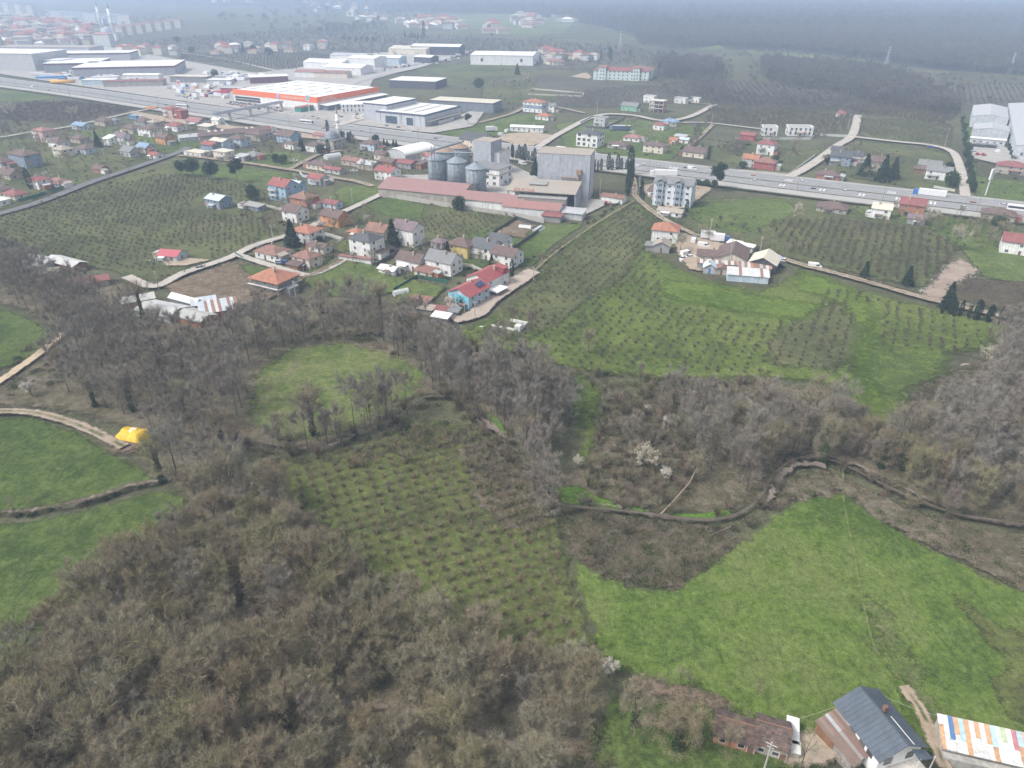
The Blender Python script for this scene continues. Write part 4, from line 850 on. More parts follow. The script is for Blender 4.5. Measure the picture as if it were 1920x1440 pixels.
WL = plain((.75, .72, .68), .6, .02, name='white_letters')
glyphs('lettering', t, (10, -41.36, 8.2), 15, 2.3, 1.9, WL); glyphs('lettering', t, (53.36, -36, 9.3), 8, 1.9, 1.3, WL, True); glyphs('lettering', t, (53.36, -36, 7.6), 10, 1.9, 1.3, WL, True)
MB().box(4, -41.45, 7.5, 7.5, -41.3, 11).build('emblem', plain((.5, .42, .6), .6, .3, 2.0, name='emblem_lilac'), t)
t = block(797, 240, 46, 52, 9, 'grey and white panelled showroom with navy edging beside the highway', (.5, .52, .56), 'white', win=False, ov=-.3, name='showroom', cat='showroom', yaw=-28)
NV = plain((.09, .11, .15), .5, .1, name='navy_panel')
MB().box(-23.2, -26.2, 8.2, 23.2, -26.0, 9.6).build('fascia', NV, t); MB().box(23.0, -26, 8.2, 23.2, 26, 9.6).build('fascia', NV, t)
for a_, b_ in ((-14, -3), (6, 12)): MB().box(a_, -26.15, 0, b_, -26.02, 6.3).build('gate', plain((.06, .09, .12), .4, .1, name='dark_gate'), t)
for a_ in (-19, -18.9, -8.5, 0, 1.5, 13.5, 19): MB().box(a_, -26.12, 0, a_+.25, -26.03, 8.2).build('panel_joint', NV, t)
MB().box(23.05, -24, 4.4, 27, 22, 4.8).build('canopy', roofm(RC['tan'], 'flat'), t); MB().box(23.02, -10, 0, 25.5, 12, 3).build('annex', wallm(WC['white']), t)
for i in range(9): MB().box(-22+i*5.4, -25.5, 9.255, -21.8+i*5.4, 25.5, 9.33).build('roof_seam', plain((.5, .5, .5), .6, name='rooflight_plastic'), t)
for i in range(3): MB().box(-14+i*11, -18, 9.26, -13+i*11, 20, 9.6).build('roof_ridge', plain((.45, .45, .45), .6, name='rooflight_plastic'), t)
block(727, 229, 24, 40, 13, 'taller grey panelled block with a white roof behind the navy edged showroom', (.44, .46, .5), 'white', win=False, ov=-.2, yaw=-30, name='showroom', cat='showroom', band=(12, 13.1, (.09, .11, .15)))
block(925, 213, 60, 22, 8, 'long low white roofed wing with a dark red parapet right of the showroom', (.2, .22, .26), 'cream', win=False, ov=-.2, yaw=-20, name='showroom', cat='showroom', band=(7.2, 8.1, (.1, .11, .14)))
block(817, 168, 52, 34, 7.5, 'black walled hall with a flat white roof behind the showrooms', (.1, .1, .12), 'white', win=False, ov=0, yaw=-16, name='hall', cat='hall')
block(680, 216, 24, 18, 6.5, 'white two storey offices with tall black windows beside the showrooms', 'white', 'white', ww=.9, wh=2, step=2.4, st=2, yaw=-20, name='offices', cat='offices', anchor2=0) if False else H(668, 208, 24, 18, 6.5, 'flat', 0, 'white', 'white', 'white two storey offices with tall black windows beside the showrooms', name='offices', cat='offices', yaw=8, ww=.9, wh=2, step=2.4, st=2, fr='b')
H(705, 204, 11, 10, 6, 'hip', 1.2, 'terra', 'white', 'small white offices with a terracotta roof beside the showrooms', name='offices', cat='offices')
H(989, 246, 25, 7, 3.4, 'gable', .9, 'white', 'white', 'long white site barrack beyond the highway', name='barrack', cat='barrack', yaw=-14, fr='b', ww=.8, step=4)
H(948, 118, 84, 60, 12, 'gable', 2.2, 'white', 'white', 'broad white warehouse at the far end of the industrial road', name='warehouse', cat='warehouse', yaw=-10, fr='b', ww=3, wh=4, st=1, step=20, maxn=3)
H(775, 102, 62, 40, 9, 'gable', 3, 'cream', 'cream', 'yellow cream walled works with a pale roof at the industrial road', name='works', cat='works', yaw=-20, win=False)
H(822, 102, 75, 36, 12, 'gable', 2.5, 'white', (.07, .075, .09), 'black walled works with a white roof at the industrial road', name='works', cat='works', yaw=-10, win=False)
for x, y, w, d, h, rk, rh, rc, wc, lb, yw in [
    (617, 128, 55, 30, 8, 'gable', 3, 'white', 'white', 'white gabled works left of the tall white cube', -20), (690, 128, 38, 32, 13, 'gable', 2, 'white', 'white', 'tall white cube works behind the store', -20), (730, 122, 40, 26, 10, 'gable', 2, 'white', 'lblue', 'pale blue white works at the bend of the industrial road', -15), (800, 118, 26, 22, 8, 'gable', 2, 'white', 'dark', 'small dark walled works with a white roof by the industrial road', -25),
    (655, 138, 50, 30, 8, 'gable', 3, 'white', 'white', 'low white twin works nearest the store', -20), (660, 113, 55, 24, 7, 'gable', 2.4, 'tin', 'white', 'pale tin roofed works in the back row', -18), (585, 145, 34, 16, 6.5, 'gable', 2, 'pink', 'white', 'white workshop with a rosy roof behind the store', -10), (625, 146, 40, 16, 6, 'gable', 2, 'terra', 'cream', 'cream workshop row with a rosy roof behind the store', -10), (505, 155, 40, 20, 7, 'flat', 0, 'white', (.2, .07, .1), 'wine red walled shed at the back corner of the store', 20), (360, 155, 42, 14, 7, 'flat', 0, 'cream', (.25, .24, .26), 'cream roofed filling station building by the truck yard', -8), (415, 158, 26, 12, 5, 'flat', 0, 'white', 'lgrey', 'low white canopy building in the truck yard', -8), (438, 172, 22, 10, 4, 'flat', 0, 'tin', 'red', 'low red walled kiosk in the truck yard', -5)]:
    H(x, y, w, d, h, rk, rh, rc, wc, lb, yaw=yw, name='works', cat='works', win=False, chim=False)
# far left works
for x, y, w, d, h, rk, rh, rc, wc, lb, yw in [
    (250, 138, 110, 70, 11, 'flat', 0, 'white', (.38, .38, .42), 'wide grey walled hall with a white roof and plum edging', 12), (150, 132, 60, 60, 11, 'flat', 0, 'white', (.3, .32, .36), 'white roofed hall with dark edging left of the plum edged hall', 12), (170, 112, 120, 40, 10, 'flat', 0, 'white', 'lgrey', 'long white roofed hall behind the plum edged hall', 8), (97, 130, 50, 26, 12, 'flat', 0, 'white', 'lblue', 'pale blue offices at the far left works', -12), (30, 128, 110, 60, 20, 'flat', 0, 'white', 'lgrey', 'massive pale beige hall at the upper left corner', -10), (95, 100, 150, 40, 10, 'flat', 0, 'tan', 'lgrey', 'very long pale roofed hall behind the beige hall', -4), (255, 162, 60, 14, 6, 'flat', 0, 'maroon', 'stone', 'curved red edged filling station canopy beside the highway', 8), (190, 160, 34, 12, 6, 'flat', 0, 'white', 'lblue', 'white framed kiosk row beside the highway', 0), (270, 150, 40, 12, 6, 'gable', 1, 'white', 'white', 'low white shed behind the filling station canopy', 0), (478, 183, 18, 14, 7, 'flat', 0, 'cream', 'stone', 'pale entrance pavilion at the left corner of the store', -31), (575, 209, 20, 7, 4.5, 'flat', 0, 'red', (.05, .25, .2), 'green kiosk with a red stripe before the store', 60)]:
    H(x, y, w, d, h, rk, rh, rc, wc, lb, yaw=yw, name='works', cat='works', win=False, chim=False, band=((h-2, h-.1, (.2, .08, .12)) if 'plum' in lb else None))
# glazed greenhouse like canopy and scattered trailers beside the store are built with the vehicles
# school
t = H(1165, 149, 62, 17, 10, 'hip', 3, 'maroon', 'mint', 'long pale mint school with a maroon roof and two towers', name='school', cat='school', yaw=-14, st=3, ww=1.3, wh=1.6, step=4.2, maxn=12)
for u in (-21, 17):
    MB().box(u-4, -10, 0, u+4, -8.52, 13).build('tower', wallm(WC['mint']), t); MB().quadslab((u-4.6, -10.6, 12.9), (u+4.6, -10.6, 12.9), (u+4.6, -2, 15), (u-4.6, -2, 15)).build('tower_roof', roofm(RC['terra'], 'tile'), t)
    for s in range(3):
        for q in (-1.5, 1.5): o = obj('window', window_mesh(1.3, 1.6), t); o.location = (u+q, -10.02, 1.3+s*3.6)
H(1209, 146, 18, 30, 9.5, 'hip', 2.5, 'terra', 'mint', 'right hand wing of the mint school with a brick red roof', name='school_wing', cat='school', yaw=-14, st=3)
# unfinished concrete frame
t = thing('building_frame', at(1233, 209), math.radians(YAW), 'unfinished three storey concrete frame with brick infill', 'building frame')
for s in range(1, 4): MB().box(-6.5, -5, s*3.1-.25, 6.5, 5, s*3.1).build('floor_slab', wallm((.6, .58, .54)), t)
for i in range(4):
    for j in range(3): MB().box(-6.3+i*4.05, -4.8+j*4.55, 0, -5.9+i*4.05, -4.3+j*4.55, 9.05).build('column', wallm((.55, .5, .46)), t)
for s in range(3): MB().box(6.0, -4, s*3.1+.02, 6.2, 4, s*3.1+2.2).box(-5, 4.2, s*3.1+.02, 5, 4.4, s*3.1+2.6).build('brick_infill', wallm(WC['brick']), t)
# white flats, right
for x, w, lb in ((1441, 11, 'left one of the two modern white flat roofed houses'), (1497, 19, 'right and longer one of the two modern white flat roofed houses')):
    H(x, 253, w, 10, 6.4, 'parapet', 0, (.3, .3, .3), 'white', lb, yaw=-8, ww=1.1, wh=2.2, step=2.8, fr='b')
# grey warehouses, right edge
GW = (.5, .53, .56)
def HB(cx, cy, w, d, h, rh, rc, wc, lb, yaw=-30, **k):
    """by the near left ground corner"""
    a = math.radians(yaw); p = at(cx, cy); q = Vector((p.x+math.cos(a)*w/2-math.sin(a)*d/2, p.y+math.sin(a)*w/2+math.cos(a)*d/2, 0)); X, Y = to_px(np.array([q.x, q.y]))
    return H(float(X), float(Y), w, d, h, 'gable', rh, rc, wc, lb, yaw=yaw, ridge='y', name='warehouse', cat='warehouse', chim=False, ov=.2, **k)
t = HB(1817, 238, 24, 62, 8, 2, 'tin', GW, 'rear one of the two linked grey warehouses', win=False)
for u in (-5, 3): MB().quadslab((u, -31, 9.9-abs(u)*.16), (u+1, -31, 9.9-abs(u+1)*.16+.0), (u+1, 31, 9.95-abs(u+1)*.16), (u, 31, 9.95-abs(u)*.16), .05).build('rooflight', roofm(RC['white'], 'flat'), t)
HB(1820, 260, 22, 26, 6.5, 1.6, 'tin', GW, 'front one of the two linked grey warehouses', win=False)
H(1850, 270, 21, 6, 3.6, 'flat', 0, 'white', GW, 'white roofed office front of the linked grey warehouses', name='offices', cat='offices', yaw=-30, ww=1.6)
t = HB(1897, 300, 44, 200, 9, 2.4, 'tin', GW, 'very long grey warehouse cut by the right picture edge', ww=1.2, wh=2, st=1)
for i in range(3): H(1822+i*18, 276+i*1.5, 5.4, 4, 2.6, 'flat', 0, 'grey', 'dark', ['left', 'middle', 'right'][i]+' one of three dark car ports before the grey warehouses', name='car_port', cat='car port', yaw=-30, win=False)

# --- far town: apartment rows and far houses
def tower(x, y, w, d, h, lb, wc, rc, yaw=-10, rk='hip', rh=3):
    loc = at(x, y); t = thing('apartment_block', loc, math.radians(yaw), lb, 'apartments', 'apartment blocks of the far town')
    wall_geo(rk, w, d, h, rh).build('wall', wallm(WC[wc]), t); roof_geo(rk, w, d, h, rh, .6).build('roof', roofm(RC[rc], 'flat'), t)
    n = int(h/3); cols = int(w/4)
    wmf = fm = MB()
    for s in range(n):
        for i in range(cols): u = (i-(cols-1)/2)*w/cols; fm.box(u-.9, -d/2-.05, s*3+1, u+.9, -d/2-.01, s*3+2.6)
        for i in range(int(d/4)): u = (i-(int(d/4)-1)/2)*4; fm.box(w/2+.01, u-.8, s*3+1, w/2+.05, u+.8, s*3+2.6)
    tag(fm.build('windows', glassm(), t), kind='stuff')
for i in range(5): tower(20+i*11.5, 33+i*2, 17, 16, 40, 'pale high apartment block %s at the hazy upper left corner' % ['first from the left', 'second from the left', 'in the middle', 'fourth from the left', 'last on the right'][i], 'lgrey' if i % 2 else 'white', 'pink', rk='flat')
for i in range(7): tower(112+i*21, 40+i*1.6, 34, 16, 24, 'pale blue slab block %s of the far row' % ['at the left end', 'second from the left', 'third from the left', 'in the middle', 'third from the right', 'second from the right', 'at the right end'][i], 'lblue' if i % 3 else 'white', 'lblue', rk='flat')
for i in range(7): tower(226+i*18, 68-i*2.6, 24, 14, 17, 'cream apartment house %s of the row beyond the mosque' % ['at the left end', 'second from the left', 'third from the left', 'in the middle', 'third from the right', 'second from the right', 'at the right end'][i], 'cream', 'terra')
tower(163, 82, 30, 14, 18, 'white apartment house with dark stair bays left of the near works', 'white', 'pink'); tower(198, 86, 30, 14, 18, 'white apartment house with dark stair bays under the mosque', 'white', 'pink')
hz = []
for poly, d_, gq in (([(-20, 42), (100, 48), (180, 62), (190, 84), (120, 86), (60, 90), (-20, 84)], 22, 'low houses of the far town'), ([(200, 92), (330, 92), (330, 108), (240, 104)], 20, 'houses behind the far works'), ([(560, 4), (660, 2), (700, 20), (590, 26)], 90, 'hazy hamlet houses near the horizon'), ([(380, 2), (520, -2), (520, 6), (390, 8)], 130, 'hazy hamlet houses near the horizon'), ([(745, 40), (870, 44), (870, 56), (760, 52)], 22, 'houses of the far hamlet behind the works'), ([(650, 26), (725, 28), (720, 42), (660, 40)], 50, 'hazy farm houses in the far fields'), ([(960, 30), (1020, 34), (1010, 52), (965, 52)], 30, 'houses on the far bright field'), ([(1030, 28), (1140, 28), (1140, 42), (1040, 42)], 40, 'hazy hamlet below the forest'), ([(380, 90), (620, 82), (600, 96), (400, 104)], 24, 'villas along the hazy lane'), ([(910, 50), (960, 58), (950, 66), (905, 62)], 30, 'houses beside the hazy firs'), ([(1060, 108), (1120, 108), (1120, 114), (1060, 114)], 14, 'small sheds beyond the big white warehouse'), ([(1000, 100), (1060, 104), (1050, 122), (1010, 118)], 12, 'sheds beside the big white warehouse'), ([(1020, 8), (1040, 8), (1040, 14)], 60, 'x')):
    for p in fill(poly, d_, .35, .46): hz.append((p[0], p[1], gq))
protos = []
for i, (rc, wc, w, d, h) in enumerate([('tan', 'white', 12, 9, 6), ('terra', 'cream', 14, 10, 4), ('brown', 'lgrey', 12, 10, 6), ('white', 'white', 16, 10, 4), ('red', 'cream', 12, 10, 9)]):
    t = thing('far_house', (0, 0, 0), 0, 'x', 'house'); wall_geo('hip', w, d, h, 2).build('wall', wallm(WC[wc]), t); roof_geo('hip', w, d, h, 2.2, .5).build('roof', roofm(RC[rc], 'flat'), t); protos.append(t)
TOWN = []
for poly, d_ in (([(-30, 40), (100, 46), (185, 60), (190, 84), (120, 87), (60, 92), (-30, 86)], 19), ([(-30, 26), (110, 30), (220, 44), (180, 56), (-30, 44)], 34)):
    for p in fill(poly, d_, .3, .9): TOWN.append((p[0], p[1]))
def town_house(wc, rc, w, d, h):
    a = wall_geo('hip', w, d, h, 2); b = roof_geo('hip', w, d, h, 2.4, .6); n = len(a.f); a.add(b.v, b.f, 1); return a.mesh('town_house', [wallm(WC[wc]), roofm(RC[rc], 'flat')])
TOWNM = [town_house(*q) for q in (('white', 'terra', 13, 11, 8), ('cream', 'tan', 16, 12, 11), ('beige', 'brown', 14, 12, 9), ('lgrey', 'tan', 22, 12, 14), ('white', 'white', 18, 14, 8), ('orange', 'terra', 13, 11, 8))]
used = set()
DS = ['tan hip roofed white house', 'terracotta hip roofed cream house', 'brown roofed pale grey house', 'white roofed white house', 'taller red roofed cream house']
for x, y, gq in hz:
    if gq == 'x': continue
    k = RNG.randint(5); far = math.hypot(x, y) > 1500
    if k not in used: r = protos[k]; r.location = (x, y, 0); r.rotation_euler = (0, 0, RNG.uniform(-.8, .4)); used.add(k)
    else: r = dup(protos[k], (x, y, 0), RNG.uniform(-.8, .4))
    r.scale = (1.9 if far else 1.15,)*3; r['label'] = 'small %s among the %s' % (DS[k], gq); r['group'] = gq

# --- farm on the right
H(1247, 449, 12, 10, 6, 'hip', 2.4, 'orange', 'white', 'white two storey farmhouse with a bright orange hip roof', yaw=-18)
H(1241, 470, 6.5, 6, 3.2, 'gable', 1.6, 'tan', 'grey', 'little grey hut with a tan gable roof in front of the orange roofed farmhouse', yaw=-18, ridge='y', name='hut', cat='hut')
H(1222, 468, 5, 4, 2.2, 'shed', .5, 'grey', 'block', 'low dark lean to left of the tan roofed hut', yaw=-18, name='shed', cat='shed', win=False)
H(1373, 488, 11.5, 15, 3.2, 'gable', 2.4, 'brown', 'cream', 'broad brown tiled barn of the farmyard', yaw=-20, ridge='y', name='barn', cat='barn', chim=False)
H(1335, 489, 12, 6, 3, 'gable', 1.6, 'brown', 'cream', 'low brown tiled wing of the farmyard barn', yaw=-14, name='barn', cat='barn', chim=False)
t = H(1432, 503, 10, 11, 3.8, 'gable', 2.4, 'cream', 'dark', 'cream sheeted open gable barn at the right of the farm', yaw=-28, ridge='y', name='barn', cat='barn', win=False, chim=False)
def sheets(name, lb, cat, px, py, w, d, h, rh, yaw, n, cols, wc, rk='shed', z=0):
    """shed whose roof is laid sheet by sheet, each a part"""
    loc = at(px, py); t = thing(name, loc, math.radians(yaw), lb, cat); wall_geo('shed', w, d, h, rh).build('wall', wallm(WC[wc] if isinstance(wc, str) else wc), t)
    for i in range(n):
        x0, x1 = -w/2-.3+(w+.6)*i/n, -w/2-.3+(w+.6)*(i+1)/n; dz = RNG.uniform(0, .05); e = RNG.uniform(-.15, .15)
        MB().quadslab((x0+.01, -d/2-.4+e, h+.1+dz), (x1+.04, -d/2-.4+e, h+.12+dz), (x1+.04, d/2+.3, h+rh+.12+dz), (x0+.01, d/2+.3, h+rh+.1+dz), .04).build('roof_sheet', roofm(cols[i % len(cols)], 'sheet'), t)
    FOOT.append((loc.x, loc.y, max(w, d)/2)); return t
RS, WS, GS, BS = (.27, .16, .12), (.54, .54, .54), (.4, .41, .42), (.22, .15, .12)
sheets('tin_shed', 'long white and rust streaked tin roof shed at the front of the farm', 'shed', 1400, 524, 15, 6.5, 2.6, .8, -14, 14, [WS, WS, (.55, .57, .6), WS, RS, WS, (.6, .58, .56)], 'lblue')
sheets('tin_shed', 'rusty patched tin roof between the farm barns', 'shed', 1413, 512, 12, 4.5, 2.9, .5, -14, 11, [RS, GS, RS, WS, (.4, .22, .16), RS], 'block')
sheets('tin_shed', 'narrow striped rust and white tin roof along the brown barn', 'shed', 1345, 504, 16, 3.2, 2.5, .4, -12, 14, [RS, WS, RS, GS, WS], 'block')
H(1330, 509, 4.5, 5, 2.6, 'gable', 1.4, 'lblue', 'lgrey', 'tiny pale blue roofed hut at the front of the farm', yaw=-14, ridge='y', name='hut', cat='hut', door=(.05, .2, .5))
H(1351, 512, 4.5, 4, 2.3, 'gable', 1.0, 'terra', 'stone', 'small brown shed between the blue hut and the tin roofs', yaw=-14, name='shed', cat='shed', ridge='y')
H(1376, 464, 5, 4, 2.2, 'shed', .3, 'white', 'lgrey', 'white sheeted lean to behind the brown barn', yaw=-35, name='shed', cat='shed', win=False)
H(1397, 470, 7, 3, 2.4, 'shed', .3, 'white', 'lgrey', 'narrow white roof at the back corner of the brown barn', yaw=-35, name='shed', cat='shed', win=False)
# --- houses with particular shapes, mid village
t = H(518, 541, 14, 11, 5.6, 'hip', 2.8, 'orange', 'block', 'unfinished grey block house with a bright orange hip roof', yaw=-28, ov=1.0)
MB().box(-7.6, -6.2, 2.7, 7.6, -5.52, 2.9).box(7.02, -6.2, 2.7, 7.7, 6, 2.9).build('balcony_slab', wallm((.6, .6, .6)), t)
H(556, 505, 6, 4, 2.4, 'shed', .7, 'brown', 'wood', 'brown roofed porch before the cream lane house', name='porch', cat='porch', win=False)
t = thing('garden_wall', at(668, 492), math.radians(-20), 'white wall with a rose tiled coping before the dark roofed white house', 'wall'); MB().box(-7.5, -1, 0, 7.5, 1, 2.2).build('wall_body', wallm(WC['white']), t); MB().box(-7.7, -1.3, 2.2, 7.7, 1.3, 2.5).build('coping', roofm(RC['pink'], 'tile'), t)
t = H(325, 486, 9.5, 7.5, 2.9, 'gable', 1.5, (.42, .1, .12), 'lblue', 'single storey cabin with a raspberry roof and pale blue gable at the orchard edge', yaw=-12, rmat='sheet', chim=False)
for u in (-4.4, -1.5, 1.5, 4.4): MB().box(u-.08, -5.0, 0, u+.08, -4.84, 2.6).build('porch_post', FRAME['w'], t)
# the pair of long red roofed houses at the lane
t = H(880, 566, 10, 13, 5.4, 'gable', 2.2, (.32, .09, .095), 'lblue', 'red roofed house with a turquoise and pink gable and two solar heaters on its roof', yaw=-35, ridge='y', rmat='sheet')
MB().add([(-5.02, -6.53, 0), (-1.2, -6.53, 0), (-5.02, -6.53, 3.4)], [(0, 1, 2)]).build('pink_panel', wallm(WC['pink']), t); MB().add([(-4.4, -6.55, 5.2), (1.5, -6.55, .6), (5, -6.55, .6), (5, -6.55, 5.2)], [(0, 1, 2, 3)]).build('blue_panel', wallm((.2, .5, .62)), t)
for k in range(2):
    s = MB().quadslab((2.0, 1+k*2, 6.95), (3.6, 1+k*2, 6.25), (3.6, 2.6+k*2, 6.25), (2.0, 2.6+k*2, 6.95), .08).build('solar_panel', plain((.04, .08, .2), .25, .1, name='solar_glass'), t); MB().tube([(1.8, 1+k*2, 7.3), (1.8, 2.6+k*2, 7.3)], [.25, .25], 8).build('tank', STEEL, t)
t = H(915, 538, 10, 15, 5.6, 'gable', 2.2, (.31, .085, .09), 'white', 'longer red roofed house with dormer behind the turquoise gabled one', yaw=-35, ridge='y', rmat='sheet')
MB().box(2.2, 3, 5.8, 5.0, 5.6, 7.4).quadslab((1.5, 2.7, 7.9), (5.3, 2.7, 7.3), (5.3, 5.9, 7.3), (1.5, 5.9, 7.9), .1).build('dormer', roofm((.31, .085, .09), 'sheet'), t)
t = thing('car_port', at(930, 552), math.radians(-35), 'white roofed open car port beside the lane and the red roofed houses', 'car port'); MB().quadslab((-3.2, -3.5, 2.6), (3.2, -3.5, 2.5), (3.2, 3.5, 2.5), (-3.2, 3.5, 2.6), .12).build('roof', roofm(RC['white'], 'flat'), t)
for a_, b_ in ((-3, -3.2), (3, -3.2), (3, 3.2), (-3, 3.2)): MB().box(a_-.06, b_-.06, 0, a_+.06, b_+.06, 2.45).build('post', STEEL, t)
for x, y, w, d, rc, lb in [(822, 590, 6, 3.4, 'maroon', 'low rusty red hut in the scrap yard under the trees'), (790, 572, 7, 4, 'terra', 'rosy roofed shed left of the turquoise gabled house'), (828, 603, 5.5, 3.5, 'white', 'white sheeted hut at the edge of the valley wood'), (800, 588, 5, 3, 'tan', 'tan roofed hut in the scrap yard'), (848, 592, 5, 3, 'grey', 'grey hut at the end of the village lane'), (770, 600, 4, 3, 'brown', 'brown shed at the wood edge left of the scrap yard')]:
    H(x, y, w, d, 2.2, 'shed', .4, rc, 'block', lb, yaw=-20, name='hut', cat='hut', win=False)
# white roofed farm sheds by the valley wood
for x, y, w, d, rc, wc, lb, yw in [(262, 572, 10, 6, (.5, .5, .49), 'brick', 'white sheeted shed with brick wall, left of the big white roof by the wood', 30), (307, 592, 15, 9, (.5, .5, .5), 'lgrey', 'big stained white roof of the cattle shed behind bare trees', -22), (352, 574, 13, 3.4, (.66, .66, .66), 'grey', 'narrow bright white roof above the cattle sheds', -28), (372, 605, 11, 7, (.38, .38, .37), 'brick', 'stained grey white gable roof at the wood edge', -28), (75, 500, 16, 8, 'tin', 'lgrey', 'grey white sheds glimpsed through the trees at the left', -28), (128, 502, 17, 6, (.5, .5, .5), 'wood', 'long pale sheeted shed at the left orchard edge', -28), (170, 538, 13, 6, 'maroon', 'stone', 'dull red roofed shed hidden in the left trees', 30), (95, 520, 8, 6, 'tan', 'stone', 'tan roofed hut hidden in the left trees', 10)]:
    H(x, y, w, d, 2.8, 'gable', 1.1, rc, wc, lb, yaw=yw, name='cattle_shed', cat='shed', win=False, chim=False, rmat='flat')
sheets('tin_shed', 'patchwork rust and blue grey tin roof right of the white cattle sheds', 'shed', 412, 590, 12, 8, 2.8, 1.2, 25, 12, [(.45, .5, .55), (.45, .5, .55), RS, (.5, .55, .6), RS, WS, RS], 'brick')
sheets('tin_shed', 'small blue grey tin roof left of the patchwork tin roof', 'shed', 385, 580, 8, 5, 2.8, .8, 25, 8, [(.42, .46, .5), (.48, .52, .56)], 'brick')
# greenhouses
def tunnel(x, y, w, L, h, yaw, lb):
    t = thing('greenhouse', at(x, y), math.radians(yaw), lb, 'greenhouse'); n = 8; m = plain((.5, .52, .52), .4, .15, 1.0, name='milky_film'); b = MB()
    P = [(-w/2*math.cos(math.pi*i/n), h*math.sin(math.pi*i/n)) for i in range(n+1)]
    b.add([(x_, -L/2, z) for x_, z in P]+[(x_, L/2, z) for x_, z in P], [(i, i+1, n+2+i, n+1+i) for i in range(n)]+[tuple(range(n+1))[::-1], tuple(range(n+1, 2*n+2))]); b.build('film', m, t, False)
    for k in range(5):
        yy = -L/2+L*k/4; MB().tube([(x_*1.01, yy, z*1.01) for x_, z in P], [.04]*(n+1), 4, cap=False).build('hoop', STEEL, t)
tunnel(752, 552, 3.0, 5.5, 2.0, -60, 'small white polytunnel in the fenced vegetable garden'); tunnel(985, 429, 3.0, 6, 1.8, 70, 'small white polytunnel on the brown allotment'); tunnel(624, 297, 6, 10, 3.2, -50, 'grey polytunnel behind the long cream bungalow'); tunnel(1010, 432, 4, 6, 1.6, -30, 'low blue grey cold frame at the allotment corner')
# roofless white enclosure
t = thing('enclosure', at(955, 612), math.radians(-25), 'roofless white walled enclosure at the end of the village lane', 'enclosure')
for bx in ((-5, -3, 0, 3.2, -2.7, 1.0), (3.2, -3, 0, 5.2, -.9, 2.2), (4.9, -.9, 0, 5.2, 3, 1.4), (-1, 3, 0, 5.2, 3.3, 1.3)): MB().box(*bx).build('wall_piece', wallm(WC['white']), t)

# --- bottom right: near buildings
c = at(1650, 1357, 5.2); t = thing('house', (c.x+.4, c.y+.55, 0), math.radians(16), 'nearest long white house with a dark slate blue metal roof', 'house'); FOOT.append((c.x, c.y, 6))
w, d, h, rh = 7.3, 8.9, 4.4, 2.0
wall_geo('gable', w, d, h, rh, 'y').build('wall', wallm(WC['white'], .12), t)
SL = (.085, .105, .135); rm = plain(SL, .5, .3, .5, name='slate_sheet')
for sx in (-1, 1):
    n = 14
    for i in range(n):
        y0 = -d/2-.6+(d+1.2)*i/n; y1 = y0+(d+1.2)/n-.015; xo = sx*(w/2+.6); zo = h-rh*.6/(w/2)
        a = [(xo, y0, zo+.15), (0, y0, h+rh+.15), (0, y1, h+rh+.15), (xo, y1, zo+.15)]; a = a if sx < 0 else a[::-1]
        r = MB().quadslab(*a, .07); r.build('roof_sheet', rm, t)
        MB().add([(xo, y0, zo+.16), (0, y0, h+rh+.16), (0, y0+.03, h+rh+.18), (xo, y0+.03, zo+.18)], [(0, 1, 2, 3)]).build('seam', rm, t)
MB().box(-.12, -d/2-.6, h+rh+.14, .12, d/2+.6, h+rh+.24).build('ridge_cap', rm, t); MB().box(.5, .3, h+rh-.6, 1.1, .9, h+rh+.9).build('chimney', wallm((.2, .12, .1)), t)
MB().box(1.3, -4.8, h+1.42, 1.42, -.2, h+1.5).build('snow_guard', plain((.6, .6, .58), .5, .1, name='pale_trim'), t)
for yy, zz in ((-2.8, 2.5), (-1.2, 2.5), (.8, 2.5), (3, 2.5)):
    o = obj('window', window_mesh(1.0, 1.2, 'b'), t); o.location = (-w/2-.012, yy, zz); o.rotation_euler = (0, 0, -math.pi/2)
for xx in (-1.9, 1.9): o = obj('window', window_mesh(1.2, 1.3, 'b'), t); o.location = (xx, -d/2-.012, 2.2)
MB().box(-w/2, -d/2-2.6, 1.2, w/2, -d/2, 1.4).build('terrace', wallm((.55, .52, .48)), t)
rb = MB()
for k in range(13): rb.box(-w/2+k*w/12-.04, -d/2-2.6, 1.4, -w/2+k*w/12+.04, -d/2-2.5, 2.2)
rb.box(-w/2, -d/2-2.62, 2.2, w/2, -d/2-2.48, 2.3); rb.build('railing', plain((.55, .5, .45), .6, name='railing_paint'), t)
MB().quadslab((.9, -d/2-2.2, h+.7), (w/2-.2, -d/2-2.2, h+.1), (w/2-.2, -d/2-.61, h-.15), (.9, -d/2-.61, h+1.0), .1).build('porch_roof', rm, t); MB().tube([(w/2+.3, -d/2-2, 0), (w/2+.3, -d/2-2, h)], [.1, .1], 6).tube([(1.2, -d/2-2, 1.4), (1.2, -d/2-2, h+.6)], [.1, .1], 6).build('post', FRAME['w'], t)
